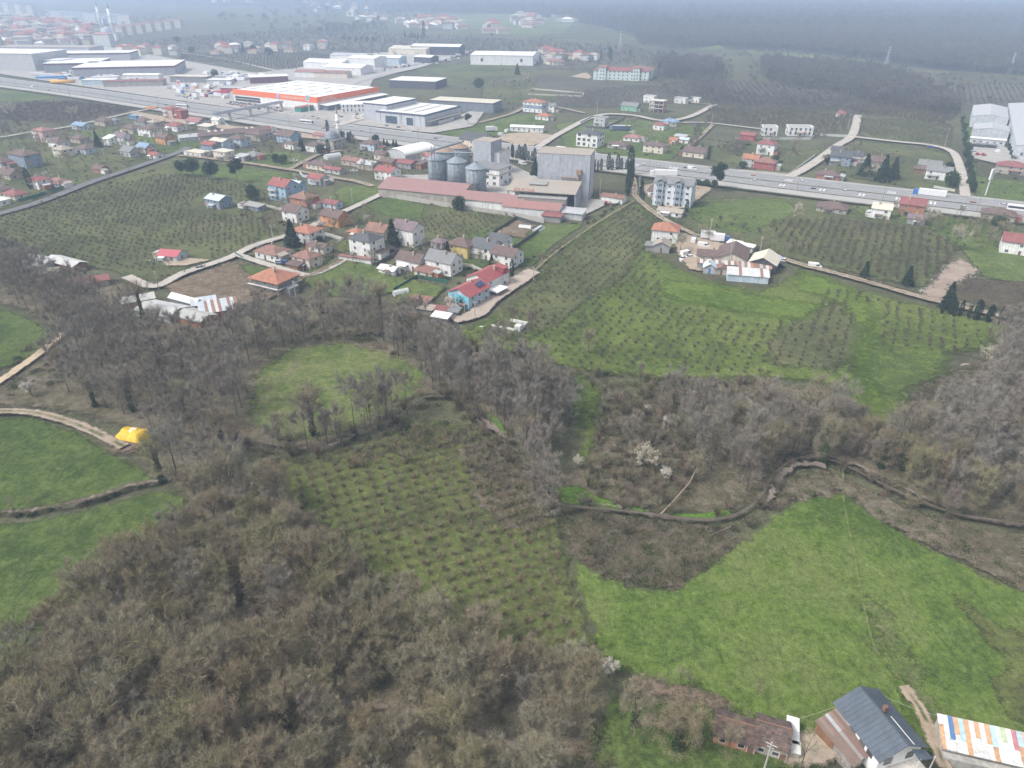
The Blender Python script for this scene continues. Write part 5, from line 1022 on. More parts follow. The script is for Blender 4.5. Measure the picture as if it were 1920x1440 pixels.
# striped coloured panel shed
a0 = at(1757, 1339, 3.7); a1 = at(1920, 1375, 3.7); yv = math.atan2(a1.y-a0.y, a1.x-a0.x); Ls = 20.0; ctr = Vector((a0.x, a0.y, 0))+Vector((math.cos(yv), math.sin(yv), 0))*Ls/2+Vector((math.sin(yv), -math.cos(yv), 0))*2.3
t = thing('panel_roofed_shed', ctr, yv, 'long low shed roofed with bright orange, blue, white and pink panels', 'shed'); wall_geo('shed', Ls-.4, 4.4, 2.4, 1.1).build('wall', wallm((.4, .39, .37)), t); FOOT.append((ctr.x, ctr.y, 10))
PC = dict(w=(.7, .7, .69), b=(.1, .2, .4), o=(.56, .34, .2), c=(.4, .55, .6), l=(.56, .62, .63), g=(.45, .52, .34), r=(.46, .2, .22), s=(.6, .43, .36), y=(.38, .4, .44))
for i, ch in enumerate('wwbocololoclgwrcsysyrlcsogl'):
    x0 = -Ls/2+i*.7
    if x0 > Ls/2-.5: break
    m_ = plain(PC[ch], .6, .3, 1.6, name='painted_panel')
    cut = RNG.uniform(.45, .8) if i > 1 else .3; zz = lambda y: 2.52+1.1*(y+2.2)/4.4+RNG.uniform(0, .02)
    MB().quadslab((x0, -2.35+4.8*(1-cut), zz(-2.35+4.8*(1-cut))+.05), (x0+.69, -2.35+4.8*(1-cut), zz(-2.35+4.8*(1-cut))+.05), (x0+.69, 2.45, 3.75), (x0, 2.45, 3.75), .04).build('roof_panel', m_, t)
    MB().quadslab((x0, -2.6, 2.45), (x0+.69, -2.6, 2.45), (x0+.69, -2.3+4.8*(1-cut), 2.5+1.1*(4.8*(1-cut))/4.4), (x0, -2.3+4.8*(1-cut), 2.5+1.1*(4.8*(1-cut))/4.4), .04).build('roof_panel', plain(PC['w'] if i % 5 else PC['o'], .6, .55, 1.3, name='stained_panel'), t)
MB().box(-Ls/2+.2, -3.4, 0, Ls/2, -2.4, 1.7).build('lean_to_wall', wallm((.38, .37, .34)), t)
tag(wall_along('yard_wall', [at(1780, 1422), at(1850, 1440), at(1925, 1462)], .25, 1.3, wallm((.45, .44, .41))), 'low pale concrete wall below the striped panel shed', 'wall')
# tiled cottages
def cottage(px, py, w, d, h, rh, yaw, lb, n, brick):
    c = at(px, py, h); t = thing('cottage', (c.x, c.y, 0), math.radians(yaw), lb, 'cottage'); wall_geo('gable', w, d, h, rh).build('wall', wallm(WC['brick'] if brick else (.42, .38, .33)), t); FOOT.append((c.x, c.y, w/2))
    m_ = [plain((.145, .105, .09), .9, .6, 1.2, name='old_tile'), plain((.17, .115, .095), .9, .5, 1.2, name='old_tile'), plain((.12, .095, .085), .9, .6, 1.2, name='old_tile')]
    for sy in (-1, 1):
        for j in range(n):
            u0, u1 = j/n, (j+1)/n; y0 = sy*(d/2+.4)*(1-u0); y1 = sy*(d/2+.4)*(1-u1); z0 = h-.3+(rh+.3)*u0; z1 = h-.3+(rh+.3)*u1
            k = 7
            for i in range(k):
                x0 = -w/2-.3+(w+.6)*i/k; x1 = x0+(w+.6)/k-.02; zz = .08+RNG.uniform(0, .035)
                a = [(x0, y0, z0+zz+.05), (x1, y0, z0+zz+.05), (x1, y1, z1+zz), (x0, y1, z1+zz)]; a = a if sy < 0 else a[::-1]
                MB().quadslab(*a, .05).build('tile', m_[RNG.randint(3)], t)
    MB().box(-w/2-.3, -.12, h+rh+.06, w/2+.3, .12, h+rh+.2).build('ridge_tile', plain((.22, .13, .1), .9, .4, name='ridge_clay'), t)
    for xx in (-w*.3, w*.15): o = obj('window', window_mesh(.9, .8), t); o.location = (xx, -d/2-.012, 1.2)
    o = obj('door', door_mesh(.9, 1.9, (.2, .12, .08)), t); o.location = (w*.38, -d/2-.012, .02)
cottage(1381, 1364, 6.0, 4.2, 2.6, 1.3, -19, 'old brown tiled low cottage at the left of the pair', 8, True); cottage(1449, 1372, 4.6, 4.6, 3.2, 1.5, -19, 'taller old brown tiled cottage at the right of the pair', 9, False)
for x, y, w, d, lb in ((1481, 1388, 1.6, 4.4, 'narrow white lean to roof at the right gable of the cottages'), (1478, 1418, 2.4, 1.8, 'small white flat roof before the taller cottage')): H(x, y, w, d, 2.3, 'flat', 0, 'white', 'stone', lb, yaw=-19, name='lean_to', cat='lean to', win=False, ov=.1)
sheets('tin_shed', 'rusty brown tin shed with pale patches left of the slate blue roof', 'shed', 1563, 1384, 5.4, 3.2, 2.8, .9, 28, 9, [BS, (.26, .2, .17), BS, GS, (.28, .2, .17), BS, (.3, .27, .25)], 'wood'); sheets('tin_shed', 'lower rusty tin lean to in front of the brown tin shed', 'shed', 1590, 1418, 4.2, 3.6, 2.2, 1.0, 28, 8, [BS, (.2, .16, .14), BS, (.3, .29, .28), (.24, .15, .13)], 'block')
# poles, masts, signs, pylons, footbridge
CONC = plain((.42, .41, .39), .9, .15, name='pole_concrete')
def pole(x, y, h, lb, gp=None, arm=True):
    t = thing('utility_pole', at(x, y), RNG.uniform(-.6, -.4), lb, 'pole', gp); MB().tube([(0, 0, 0), (0, 0, h)], [.17, .1], 6).build('shaft', CONC, t)
    if arm: MB().box(-.8, -.06, h-.6, .8, .06, h-.48).box(-.5, -.05, h-1.2, .5, .05, h-1.1).build('crossarm', CONC, t)
    return t
for x, y, h, lb in [(1430, 1452, 7.5, 'concrete pole in front of the tiled cottages'), (1330, 447, 9, 'concrete pole by the farmyard gate'), (1424, 478, 8, 'pole behind the farm barns'), (1366, 500, 12, 'dark pole rising over the farm roofs'), (1000, 528, 6, 'pole where the footpath meets the village lane'), (891, 598, 6.5, 'pole at the end of the village lane'), (1777, 578, 10, 'leaning white pole beside the farm track'), (298, 543, 7.5, 'street light pole at the gravel lane junction'), (512, 450, 7, 'street light pole beside the hazel orchard'), (661, 382, 8, 'pole beside the walled field'), (720, 352, 8, 'pole at the left corner of the red factory shed'), (1124, 376, 11, 'white concrete pole beside the factory yard'), (1197, 366, 10, 'pole on the lane below the highway'), (1334, 232, 8, 'pole beside the bushes beyond the highway'), (116, 320, 11, 'pole in the field behind the left road'), (198, 306, 9, 'pole behind the little brick hut'), (1425, 240, 9, 'pole beside the modern white houses'), (1340, 194, 13, 'pole at the top of the far side lane'), (1119, 218, 11, 'pole at the far road fork'), (133, 188, 16, 'tall dark pole at the left part of the highway'), (1770, 277, 13, 'leaning pole by the road bend'), (1590, 238, 10, 'pole by the far side road'), (555, 560, 7, 'pole by the orange roofed block house')]: pole(x, y, h, lb)
LAMPS = []
LC = offset_path(HWC, -13.6); LL = np.concatenate([[0], np.cumsum(np.linalg.norm(np.diff(LC, axis=0), axis=1))])
lampm = MB().tube([(0, 0, 0), (0, 0, 10)], [.14, .08], 6).mesh('shaft', plain((.22, .22, .23), .6, .1, name='lamp_post_metal')); lampa = MB().tube([(0, 0, 9.9), (0, 2.2, 10.5)], [.07, .05], 5).box(-.15, 2, 10.4, .15, 2.9, 10.55).mesh('arm', plain((.22, .22, .23), .6, .1, name='lamp_post_metal'))
for s_ in np.arange(40, LL[-1], 42):
    p = [np.interp(s_, LL, LC[:, k]) for k in (0, 1)]; r = thing('street_lamp', (*p, 0), math.radians(-31), 'dark metal street lamp along the highway side barrier', 'street lamp', 'street lamps along the highway'); obj('shaft', lampm, r); obj('arm', lampa, r)
def pylon(x, y, h, lb):
    t = thing('power_pylon', at(x, y), .5, lb, 'pylon'); m_ = plain((.5, .52, .55), .6, .1, name='pylon_steel'); b = MB(); L = h*.09
    for dx, dy in ((-1, -1), (1, -1), (1, 1), (-1, 1)): b.tube([(dx*L, dy*L, 0), (dx*.5, dy*.5, h*.75), (0, 0, h)], [.22, .16, .1], 4)
    for k in range(6):
        z0, z1 = h*.75*k/6, h*.75*(k+1)/6; r0, r1 = L+(.5-L)*k/6, L+(.5-L)*(k+1)/6
        for sx in (-1, 1): b.tube([(-r0, sx*r0, z0), (r1, sx*r1, z1)], [.09, .09], 3); b.tube([(sx*r0, -r0, z0), (sx*r1, r1, z1)], [.09, .09], 3)
    b.build('tower', m_, t); MB().box(-h*.16, -.15, h*.8, h*.16, .15, h*.82).box(-h*.12, -.15, h*.92, h*.12, .15, h*.94).build('crossarm', m_, t)
pylon(1162, 96, 30, 'tall pale lattice pylon behind the school'); pylon(1660, 127, 26, 'pale lattice pylon in front of the distant forest'); pylon(1892, 138, 24, 'faint lattice pylon at the right forest edge')
def totem(x, y, h, w, col, lb, hb=4, yaw=-30):
    t = thing('sign_tower', at(x, y), math.radians(yaw), lb, 'sign'); MB().tube([(0, 0, 0), (0, 0, h-hb)], [.35, .3], 8).build('post', plain((.62, .63, .64), .5, .1, name='sign_post_white'), t)
    MB().box(-w/2, -.4, h-hb, w/2, .4, h).build('sign_box', plain((.68, .68, .7), .5, .05, name='sign_white'), t); MB().box(-w/2+.4, -.46, h-hb+.5, w/2-.4, -.41, h-.5).build('sign_face', plain(col, .5, .1, name='sign_colour'), t)
totem(581, 216, 16, 4, (.25, .35, .45), 'tall white sign tower of the orange store', 4.5); totem(341, 184, 16, 4, (.5, .1, .1), 'white sign tower with a red mark at the truck yard', 4, -30); totem(1847, 367, 14, 2.4, (.55, .58, .62), 'leaning looking white sign tower in the green beside the highway', 5.5, 30)
t = thing('footbridge', at(470, 219), math.radians(62), 'grey steel footbridge crossing the highway before the orange store', 'footbridge'); GM = plain((.45, .47, .5), .6, .12, name='bridge_steel')
b = MB().box(-38, -1.4, 6.2, 38, 1.4, 6.7); b.build('deck', GM, t)
for sy in (-1.4, 1.3): MB().box(-38, sy, 6.7, 38, sy+.1, 8.0).build('parapet', GM, t)
for u in (-36, -22, 0, 20, 36): MB().box(u-.5, -1.5, 0, u+.5, 1.5, 6.2).build('pier', CONC, t)
MB().quadslab((36, 1.4, 6.5), (38.5, 1.4, 6.5), (38.5, 20, 0), (36, 20, 0), .3).build('stair', GM, t); MB().quadslab((-38.5, -14, 0), (-36, -14, 0), (-36, -1.4, 6.5), (-38.5, -1.4, 6.5), .3).build('stair', GM, t)
# fences and walls
def fence(pts, h, c, lb, w=.12, name='fence', cat='fence', post=4.0):
    P = [at(x, y) for x, y in pts]; t = thing(name, P[0], 0, lb, cat); o = P[0]; Q = [p-o for p in P]
    pm = plain(c, .8, .15, name='fence_paint'); 
    for a, b_ in zip(Q[:-1], Q[1:]):
        L = (b_-a).length; d = (b_-a)/L; n = Vector((-d.y, d.x, 0))*w/2; k = max(1, int(L/post))
        for i in range(k):
            s, e = a+d*(L*i/k+.04), a+d*(L*(i+1)/k-.04); MB().prism([tuple((s-n)[:2]), tuple((e-n)[:2]), tuple((e+n)[:2]), tuple((s+n)[:2])], 0, h).build('fence_panel' if name == 'fence' else 'wall_panel', pm, t)
for pts, h, c, lb, w, nm in [
    ([(893, 462), (968, 412)], 1.8, (.07, .075, .07), 'dark panel fence left of the brown allotment', .12, 'fence'), ([(968, 412), (1012, 425), (1018, 430), (962, 470)], 1.8, (.07, .075, .07), 'dark panel fence around the right of the brown allotment', .12, 'fence'),
    ([(738, 548), (782, 522), (840, 532)], 1.6, (.03, .12, .09), 'dark green mesh fence of the vegetable garden', .1, 'fence'), ([(36, 380), (70, 371), (122, 354)], 2.0, (.04, .14, .1), 'green fence along the left asphalt road', .12, 'fence'),
    ([(441, 479), (456, 488)], 1.7, (.05, .15, .12), 'short dark green gate beside the gravel lane', .12, 'fence'), ([(706, 500), (750, 475), (722, 462), (716, 455)], 1.7, (.08, .08, .085), 'dark wall around the white three storey house garden', .25, 'garden_wall'),
    ([(606, 474), (645, 452), (606, 440)], 1.5, (.55, .55, .54), 'white garden wall behind the orange roofed house', .2, 'garden_wall'), ([(562, 325), (568, 332), (626, 340)], 1.6, (.5, .52, .54), 'pale wall round the long cream bungalow', .2, 'garden_wall'),
    ([(480, 466), (508, 454)], 1.2, (.62, .62, .61), 'bright white wall along the gravel lane', .25, 'garden_wall'), ([(735, 372), (800, 383), (870, 394), (950, 405), (1020, 418)], 2.4, (.42, .4, .37), 'long stained concrete wall at the foot of the red factory sheds', .3, 'boundary_wall'),
    ([(1088, 233), (1110, 222), (1168, 226), (1135, 243), (1100, 240), (1088, 233)], 1.8, (.09, .1, .1), 'dark wall around the modern grey villa', .25, 'garden_wall'), ([(1430, 262), (1520, 262), (1530, 254), (1600, 258)], 1.6, (.5, .5, .48), 'long pale wall in front of the modern white houses', .25, 'garden_wall'),
    ([(1480, 329), (1527, 294)], 1.5, (.6, .6, .58), 'white wall beside the side road', .25, 'garden_wall'), ([(1385, 322), (1430, 325), (1478, 330)], 1.3, (.5, .45, .42), 'low wall between the red house gardens and the highway', .25, 'garden_wall'),
    ([(990, 172), (1000, 168), (1095, 176), (1092, 182), (990, 178)], 1.4, (.45, .42, .38), 'unfinished grey foundation walls in the field', .6, 'foundation'), ([(1750, 352), (1790, 360)], 1.3, (.5, .48, .45), 'short wall below the slate roofed villa', .25, 'garden_wall'),
    ([(560, 402), (500, 388)], 1.3, (.5, .48, .42), 'pale wall below the brick house', .3, 'garden_wall'), ([(845, 498), (885, 503), (905, 512)], 1.6, (.5, .47, .42), 'pale garden wall before the black roofed house', .3, 'garden_wall')]:
    fence(pts, h, c, lb, w, nm, 'fence' if nm == 'fence' else 'wall')
for a_, za, b_, zb, lb in (((1475, 1352), 4.6, (1568, 1324), 4.8, 'thin overhead cable from the tiled cottages to the slate roofed house'), ((1660, 1306), 5.0, (1757, 1341), 3.8, 'thin overhead cable from the slate roofed house to the striped shed')):
    A_, B_ = at(*a_, za), at(*b_, zb); tag(MB().tube([A_.lerp(B_, k/6)-Vector((0, 0, .35*math.sin(math.pi*k/6))) for k in range(7)], [.025]*7, 4).build('overhead_cable', plain((.35, .38, .33), .7, .1, name='cable')), lb, 'cable')
# the yellow tent
c = at(251, 822); t = thing('tarpaulin_tent', (c.x, c.y, 0), math.radians(-14), 'bright yellow tarpaulin shelter with a white patch at the end of the dirt track', 'tent')
YT = NT('yellow_tarpaulin'); oc = YT.objc(); YT = YT.finish(YT.ramp(YT.noise(oc, 1.2, 4), [(.35, (.55, .36, .03)), (.6, (.68, .47, .05))]), .6, YT.noise(YT.stretch(oc, (2, 2, .4)), 2, 4), .8, .1)
b = MB(); nx, ny = 14, 10; L_, D_, hh = 7.2, 5.0, 2.0
V = []; F = []
for j in range(ny+1):
    for i in range(nx+1):
        u, v = i/nx*2-1, j/ny*2-1; e = max(abs(u), abs(v)); z = hh*(1-max(0, (e-.78)/.22)**1.5)+.5*(1-abs(v))*(e < .8)+.12*math.sin(u*7+v*3)*(e < .95); k = 1+.12*max(0, (e-.8))*5
        V.append((u*L_/2*min(k, 1.1)+.08*math.sin(v*13), v*D_/2*min(k, 1.1)+.08*math.sin(u*17), max(z, .02)))
b.add(V, [(j*(nx+1)+i, j*(nx+1)+i+1, (j+1)*(nx+1)+i+1, (j+1)*(nx+1)+i) for j in range(ny) for i in range(nx)]); b.build('tarpaulin', YT, t, True)
MB().add([(-.6, .9, 2.55), (.9, .9, 2.55), (1.3, -.5, 2.4), (.2, -1.0, 2.2), (-.5, -.2, 2.5)], [(0, 4, 3, 2, 1)]).build('white_cover', plain((.6, .6, .62), .6, .2, 2.0, name='white_sheet'), t)
# ---------------------------------------------------------------- vehicles
TYRE = plain((.03, .03, .03), .9, .1, name='tyre_rubber'); CG = plain((.03, .035, .04), .15, .05, name='car_glass')
_cp = {}
def paint(c):
    if c not in _cp: _cp[c] = plain(c, .3, .04, 2.0, spec=.5, name='car_paint')
    return _cp[c]
_vm = {}
def loft(b, prof, w, m=0, tw=None):
    """side profile (x, z) closed, given width; optional narrower top"""
    n = len(prof); zt = max(z for x, z in prof); zb = min(z for x, z in prof)
    def ww(z): return w/2-(0 if tw is None else (w-tw)/2*max(0, (z-zb)/(zt-zb)))
    b.add([(x, -ww(z), z) for x, z in prof]+[(x, ww(z), z) for x, z in prof], [tuple(range(n)), tuple(range(n, 2*n))[::-1]]+[(i, n+i, n+(i+1) % n, (i+1) % n) for i in range(n)], m)
def parts(kind, c):
    k = (kind, c)
    if k in _vm: return _vm[k]
    P = []; p = paint(c)
    def wheels(xs, r, y):
        for x in xs:
            for s in (-1, 1): P.append(('wheel', MB().tube([(x, s*(y-.12), r), (x, s*(y+.1), r)], [r, r], 10).mesh('wheel', TYRE)))
    if kind == 'car':
        b = MB(); loft(b, [(-2.15, .35), (2.1, .35), (2.15, .7), (1.1, .92), (-1.9, .98), (-2.15, .8)], 1.76, tw=1.66); P.append(('body', b.mesh('body', p)))
        b = MB(); loft(b, [(1.1, .9), (.45, 1.38), (-1.2, 1.4), (-1.85, .96)], 1.6, tw=1.3); P.append(('windows', b.mesh('windows', CG)))
        b = MB(); b.box(-1.15, -.62, 1.37, .42, .62, 1.44); P.append(('roof', b.mesh('roof', p))); wheels((-1.35, 1.35), .33, .8)
        P.append(('headlights', MB().box(2.08, -.75, .58, 2.17, -.4, .72).box(2.08, .4, .58, 2.17, .75, .72).mesh('headlights', plain((.6, .6, .6), .2, .02, name='lamp_lens'))))
    elif kind == 'van':
        b = MB(); loft(b, [(-2.6, .4), (2.6, .4), (2.6, 1.0), (1.95, 1.2), (1.4, 2.1), (1.1, 2.2), (-2.6, 2.25)], 1.95, tw=1.8); P.append(('body', b.mesh('body', p)))
        b = MB(); b.add([(1.98, -.8, 1.22), (1.98, .8, 1.22), (1.46, .75, 2.02), (1.46, -.75, 2.02)], [(0, 1, 2, 3)]); b.box(.3, -.97, 1.3, 1.5, -.9, 1.9); b.box(.3, .9, 1.3, 1.5, .97, 1.9); P.append(('windows', b.mesh('windows', CG))); wheels((-1.6, 1.7), .36, .88)
    elif kind == 'bus':
        b = MB(); loft(b, [(-6, .4), (6, .4), (6, 2.6), (5.7, 3.2), (-6, 3.25)], 2.5); P.append(('body', b.mesh('body', p)))
        b = MB(); b.box(-5.7, -1.27, 1.6, 5.5, -1.24, 2.6); b.box(-5.7, 1.24, 1.6, 5.5, 1.27, 2.6); b.box(5.99, -1.1, 1.3, 6.03, 1.1, 2.7); P.append(('windows', b.mesh('windows', CG))); wheels((-3.4, 3.6), .5, 1.15)
    elif kind in ('truck', 'boxtruck'):
        L = 13 if kind == 'truck' else 6; tr = (.68, .68, .7) if kind != 'truck' or c != (.2, .22, .3) else (.08, .11, .2)
        b = MB(); loft(b, [(.8, .8), (3, .8), (3, 2.3), (2.6, 3.3), (.8, 3.5)], 2.45, tw=2.3); P.append(('cab', b.mesh('cab', p)))
        b = MB(); b.add([(3.02, -1.05, 2.1), (3.02, 1.05, 2.1), (2.68, 1.0, 3.1), (2.68, -1.0, 3.1)], [(0, 1, 2, 3)]); P.append(('windscreen', b.mesh('windscreen', CG)))
        P.append(('trailer', MB().box(-L+.5, -1.25, 1.1, .5, 1.25, 3.9).mesh('trailer', plain(tr, .6, .12, name='trailer_sheet')))); P.append(('trailer_roof', MB().box(-L+.5, -1.27, 3.9, .5, 1.27, 3.96).mesh('trailer_roof', plain((.72, .72, .73), .6, .08, name='trailer_white')))); P.append(('chassis', MB().box(-L+.5, -.5, .6, 2.8, .5, 1.08).mesh('chassis', TYRE)))
        wheels((2.1, -L+2, -L+3.3, -.8), .5, 1.1)
    elif kind == 'tractor':
        b = MB(); b.box(.2, -.4, .8, 2, .4, 1.4); b.box(-1, -.6, .9, .2, .6, 2.4); P.append(('body', b.mesh('body', p))); wheels((-.6,), .75, .8); wheels((1.5,), .45, .65)
    _vm[k] = P; return P
W_, K_, R_, B_, G_, Y_ = (.68, .68, .69), (.03, .03, .035), (.35, .04, .05), (.05, .15, .4), (.16, .17, .18), (.65, .3, .03)
def veh(kind, c, x, y, yaw, lb, gp=None):
    cat = {'boxtruck': 'truck'}.get(kind, kind); nm = {'boxtruck': 'box_truck', 'truck': 'articulated_truck', 'van': 'delivery_van'}.get(kind, kind)
    t = thing(nm, at(x, y)+Vector((0, 0, .12 if 'x' == 'y' else .05)), math.radians(yaw), lb, cat, gp)
    for pn, me in parts(kind, c): obj(pn, me, t)
    return t
for kind, c, x, y, yw, lb in [
    ('van', W_, 63, 165, -21, 'white van driving at the far left of the highway'), ('car', K_, 93, 171, -22, 'dark car behind the white van at the left of the highway'), ('car', W_, 171, 175, -23, 'white car on the far carriageway near the filling station'), ('car', K_, 312, 199, -24, 'dark car in the left part of the highway'), ('bus', W_, 343, 203, -24, 'white bus left of the footbridge'), ('car', W_, 435, 208, -25, 'white car just left of the footbridge'), ('bus', W_, 575, 233, -26, 'white bus passing in front of the mosque'), ('car', R_, 606, 243, 154, 'red car behind the mosque'), ('car', W_, 547, 214, -20, 'white car parked before the green kiosk'), ('car', W_, 571, 219, -20, 'white car parked beside the store sign tower'), ('car', K_, 588, 221, -20, 'black car parked beside the store sign tower'), ('car', R_, 597, 224, -20, 'dark red car parked beside the store sign tower'), ('car', W_, 660, 240, -27, 'white car on the highway right of the minaret'), ('car', W_, 679, 248, -27, 'white car below the showroom forecourt'), ('car', K_, 726, 238, -27, 'left black car on the showroom forecourt'), ('car', K_, 748, 241, -27, 'right black car on the showroom forecourt'), ('car', W_, 766, 247, -27, 'white car on the service edge by the showroom'), ('car', K_, 816, 262, 153, 'black car on the near carriageway left of the mill'), ('car', W_, 826, 260, -27, 'white car beside the black one left of the mill'), ('boxtruck', W_, 1045, 286, 152, 'white box truck above the grey tower'), ('van', W_, 1113, 290, -28, 'white minibus in front of the glass fronted offices'), ('van', W_, 980, 309, -28, 'white minibus in the factory yard'), ('boxtruck', W_, 1004, 301, -60, 'white truck beside the cypress row of the factory'), ('car', W_, 1206, 311, 152, 'white car above the tallest cypress'), ('car', W_, 1233, 314, 152, 'white car right of the tallest cypress'), ('car', K_, 1286, 318, -29, 'dark car close behind the white van'), ('van', W_, 1297, 319, -29, 'white van on the highway above the big pine'), ('car', Y_, 1413, 332, -29, 'orange yellow taxi on the far carriageway'), ('car', W_, 1413, 341, 151, 'white car below the orange taxi'), ('car', W_, 1505, 343, -29, 'white car right of the painted bars'), ('car', K_, 1523, 357, 151, 'black car on the near carriageway below the side road'), ('car', W_, 1582, 361, 151, 'white car right of the black car on the near carriageway'), ('truck', (.04, .14, .42), 1722, 367, 151, 'articulated truck with a blue cab and white trailer'), ('car', R_, 1822, 383, 151, 'dark red car beside the thin roadside tree'), ('car', W_, 1882, 387, -29, 'white car on the far carriageway at the right edge'), ('car', W_, 1804, 391, 151, 'white car behind the thin roadside tree'), ('bus', W_, 1912, 397, 151, 'white coach cut by the right picture edge'), ('truck', (.2, .22, .3), 1150, 245, 172, 'parked truck with a navy trailer beyond the highway'), ('car', W_, 1185, 249, 170, 'white car behind the parked navy truck'), ('truck', W_, 1228, 331, 172, 'parked truck beside the lane with a pale trailer'), ('car', B_, 1745, 277, -10, 'bright blue van like car on the far side road'), ('car', W_, 1822, 281, -5, 'first white car before the dark car ports'), ('car', W_, 1826, 287, -5, 'second white car before the dark car ports'), ('car', W_, 1869, 277, 80, 'white car at the right of the warehouse yard'), ('van', W_, 1869, 287, 80, 'white van at the right of the warehouse yard'), ('tractor', R_, 1832, 293, 0, 'red tractor in the warehouse yard'), ('tractor', R_, 1843, 294, 10, 'second red tractor in the warehouse yard'),
    ('car', G_, 377, 505, 27, 'dark grey car driving on the gravel lane'), ('car', W_, 525, 494, 20, 'white car parked beside the terracotta bungalow'), ('car', B_, 537, 495, 25, 'blue car parked beside the white one at the bungalow'), ('van', W_, 1319, 464, -18, 'white van in the middle of the farmyard'), ('van', W_, 1527, 503, -15, 'white van on the farm track'), ('van', W_, 1286, 479, 30, 'white van among the scrap at the farm'), ('car', W_, 1295, 484, 10, 'white car among the scrap at the farm'), ('car', W_, 1280, 486, 60, 'white car at the left of the farm scrap'), ('van', W_, 1300, 455, 70, 'white pickup beside the blue tarp at the farm'), ('boxtruck', (.1, .3, .45), 1337, 451, -20, 'small turquoise truck behind the farmyard'), ('boxtruck', (.06, .1, .25), 1355, 456, -20, 'navy truck beside the farm barn'), ('van', W_, 1324, 449, -20, 'white van at the farm gate'), ('car', K_, 1462, 500, -30, 'dark car at the end of the cream farm barn'), ('car', W_, 1470, 491, -30, 'white car behind the cream farm barn'), ('boxtruck', W_, 925, 247, 10, 'white truck in the yard beyond the highway'), ('van', W_, 940, 255, 0, 'white van in the yard beyond the highway'), ('van', W_, 951, 248, 60, 'second white van in the yard beyond the highway'), ('car', W_, 664, 322, 5, 'white car beside the rusty roofed farmhouse'), ('car', W_, 552, 305 if 0 else 303, 10, 'white car parked on the green near the mosque'), ('tractor', R_, 1137, 386, 0, 'red tractor at the factory corner')]:
    veh(kind, c, x, y, yw, lb)
# small far vehicles are one mesh each
_sv = {}
def far_vehicle(kd, c):
    if (kd, c) not in _sv:
        V, F, MI, MT = [], [], [], []
        for pn, me in parts(kd, c):
            o = len(V); V += [tuple(v.co) for v in me.vertices]; mt = me.materials[0]
            if mt not in MT: MT.append(mt)
            for f in me.polygons: F.append(tuple(o+i for i in f.vertices)); MI.append(MT.index(mt))
        me = bpy.data.meshes.new(kd); me.from_pydata(V, [], F)
        for mt in MT: me.materials.append(mt)
        me.polygons.foreach_set('material_index', MI); me.update(); _sv[(kd, c)] = me
    return _sv[(kd, c)]
def clutter(poly, n, lb, gp, kinds, d=7.0, yaw=None):
    P = fill(poly, d, .3); P = P[RNG.permutation(len(P))[:n]]; base = RNG.uniform(0, 180) if yaw is None else yaw
    for p in P:
        kd = kinds[RNG.randint(len(kinds))]; c = [W_, W_, W_, G_, K_, R_, B_, (.62, .64, .66), (.6, .25, .05)][RNG.randint(9)]
        cn = {W_: 'white', K_: 'black', G_: 'grey', R_: 'red', B_: 'blue', (.62, .64, .66): 'silver', (.6, .25, .05): 'orange'}[c]
        o = obj({'boxtruck': 'box_truck', 'truck': 'articulated_truck', 'van': 'delivery_van'}.get(kd, kd), far_vehicle(kd, c), None, (p[0], p[1], .12), math.radians(base+RNG.choice([0, 90, 180])+RNG.uniform(-8, 8)))
        tag(o, '%s %s %s' % (cn, {'boxtruck': 'box truck', 'truck': 'articulated truck'}.get(kd, kd), lb), {'boxtruck': 'truck'}.get(kd, kd), gp)
# rows of cars at the stores
cols = [W_, W_, K_, G_, W_, R_, B_, W_]
def rowcars(x0, y0, x1, y1, n, yw, lb, gp, kinds=('car',)):
    for k in range(n):
        tt = k/(n-1) if n > 1 else 0; kd = kinds[RNG.randint(len(kinds))]; c = cols[RNG.randint(len(cols))]
        if kd == 'truck': c = [W_, B_, R_][RNG.randint(3)]
        cn = {W_: 'white', K_: 'black', G_: 'grey', R_: 'red', B_: 'blue'}[c]
        veh(kd, c, x0+(x1-x0)*tt+RNG.uniform(-.6, .6), y0+(y1-y0)*tt, yw, '%s %s %s' % (cn, {'boxtruck': 'box truck', 'truck': 'articulated truck'}.get(kd, kd), lb), gp)
rowcars(428, 196, 486, 207, 16, 60, 'parked in the front row beside the footbridge', 'cars parked before the store'); rowcars(436, 192, 500, 204, 14, 60, 'parked in the rear row beside the footbridge', 'cars parked before the store'); rowcars(497, 204, 528, 211, 8, 60, 'parked right of the footbridge', 'cars parked before the store')
rowcars(330, 181, 372, 188, 8, 60, 'parked at the truck yard edge', 'cars at the truck yard', ('car', 'van')); rowcars(323, 168, 366, 176, 7, 30, 'in the middle of the truck yard', 'trucks in the yard', ('boxtruck', 'car', 'van')); rowcars(425, 148, 470, 148, 4, 20, 'in the back of the truck yard', 'trucks in the yard', ('truck', 'boxtruck')); rowcars(388, 160, 425, 170, 5, 10, 'by the yard kiosk', 'cars at the truck yard'); rowcars(80, 143, 130, 147, 4, 5, 'behind the highway at the left works', 'trucks at the left works', ('truck',)); rowcars(140, 138, 215, 146, 5, 8, 'before the plum edged hall', 'trucks at the plum edged hall', ('truck', 'boxtruck')); rowcars(790, 120, 850, 112, 8, 40, 'at the industrial road works', 'cars at the works', ('car', 'van')); rowcars(755, 128, 790, 122, 5, 40, 'before the white works', 'cars at the works', ('car', 'boxtruck'))
rowcars(680, 140, 720, 136, 5, 40, 'along the industrial road', 'cars at the works')
clutter([(110, 132), (225, 138), (300, 150), (290, 158), (110, 152)], 34, 'in the crowded yard before the plum edged hall', 'vehicles before the plum edged hall', ('truck', 'boxtruck', 'van', 'car'), 9)
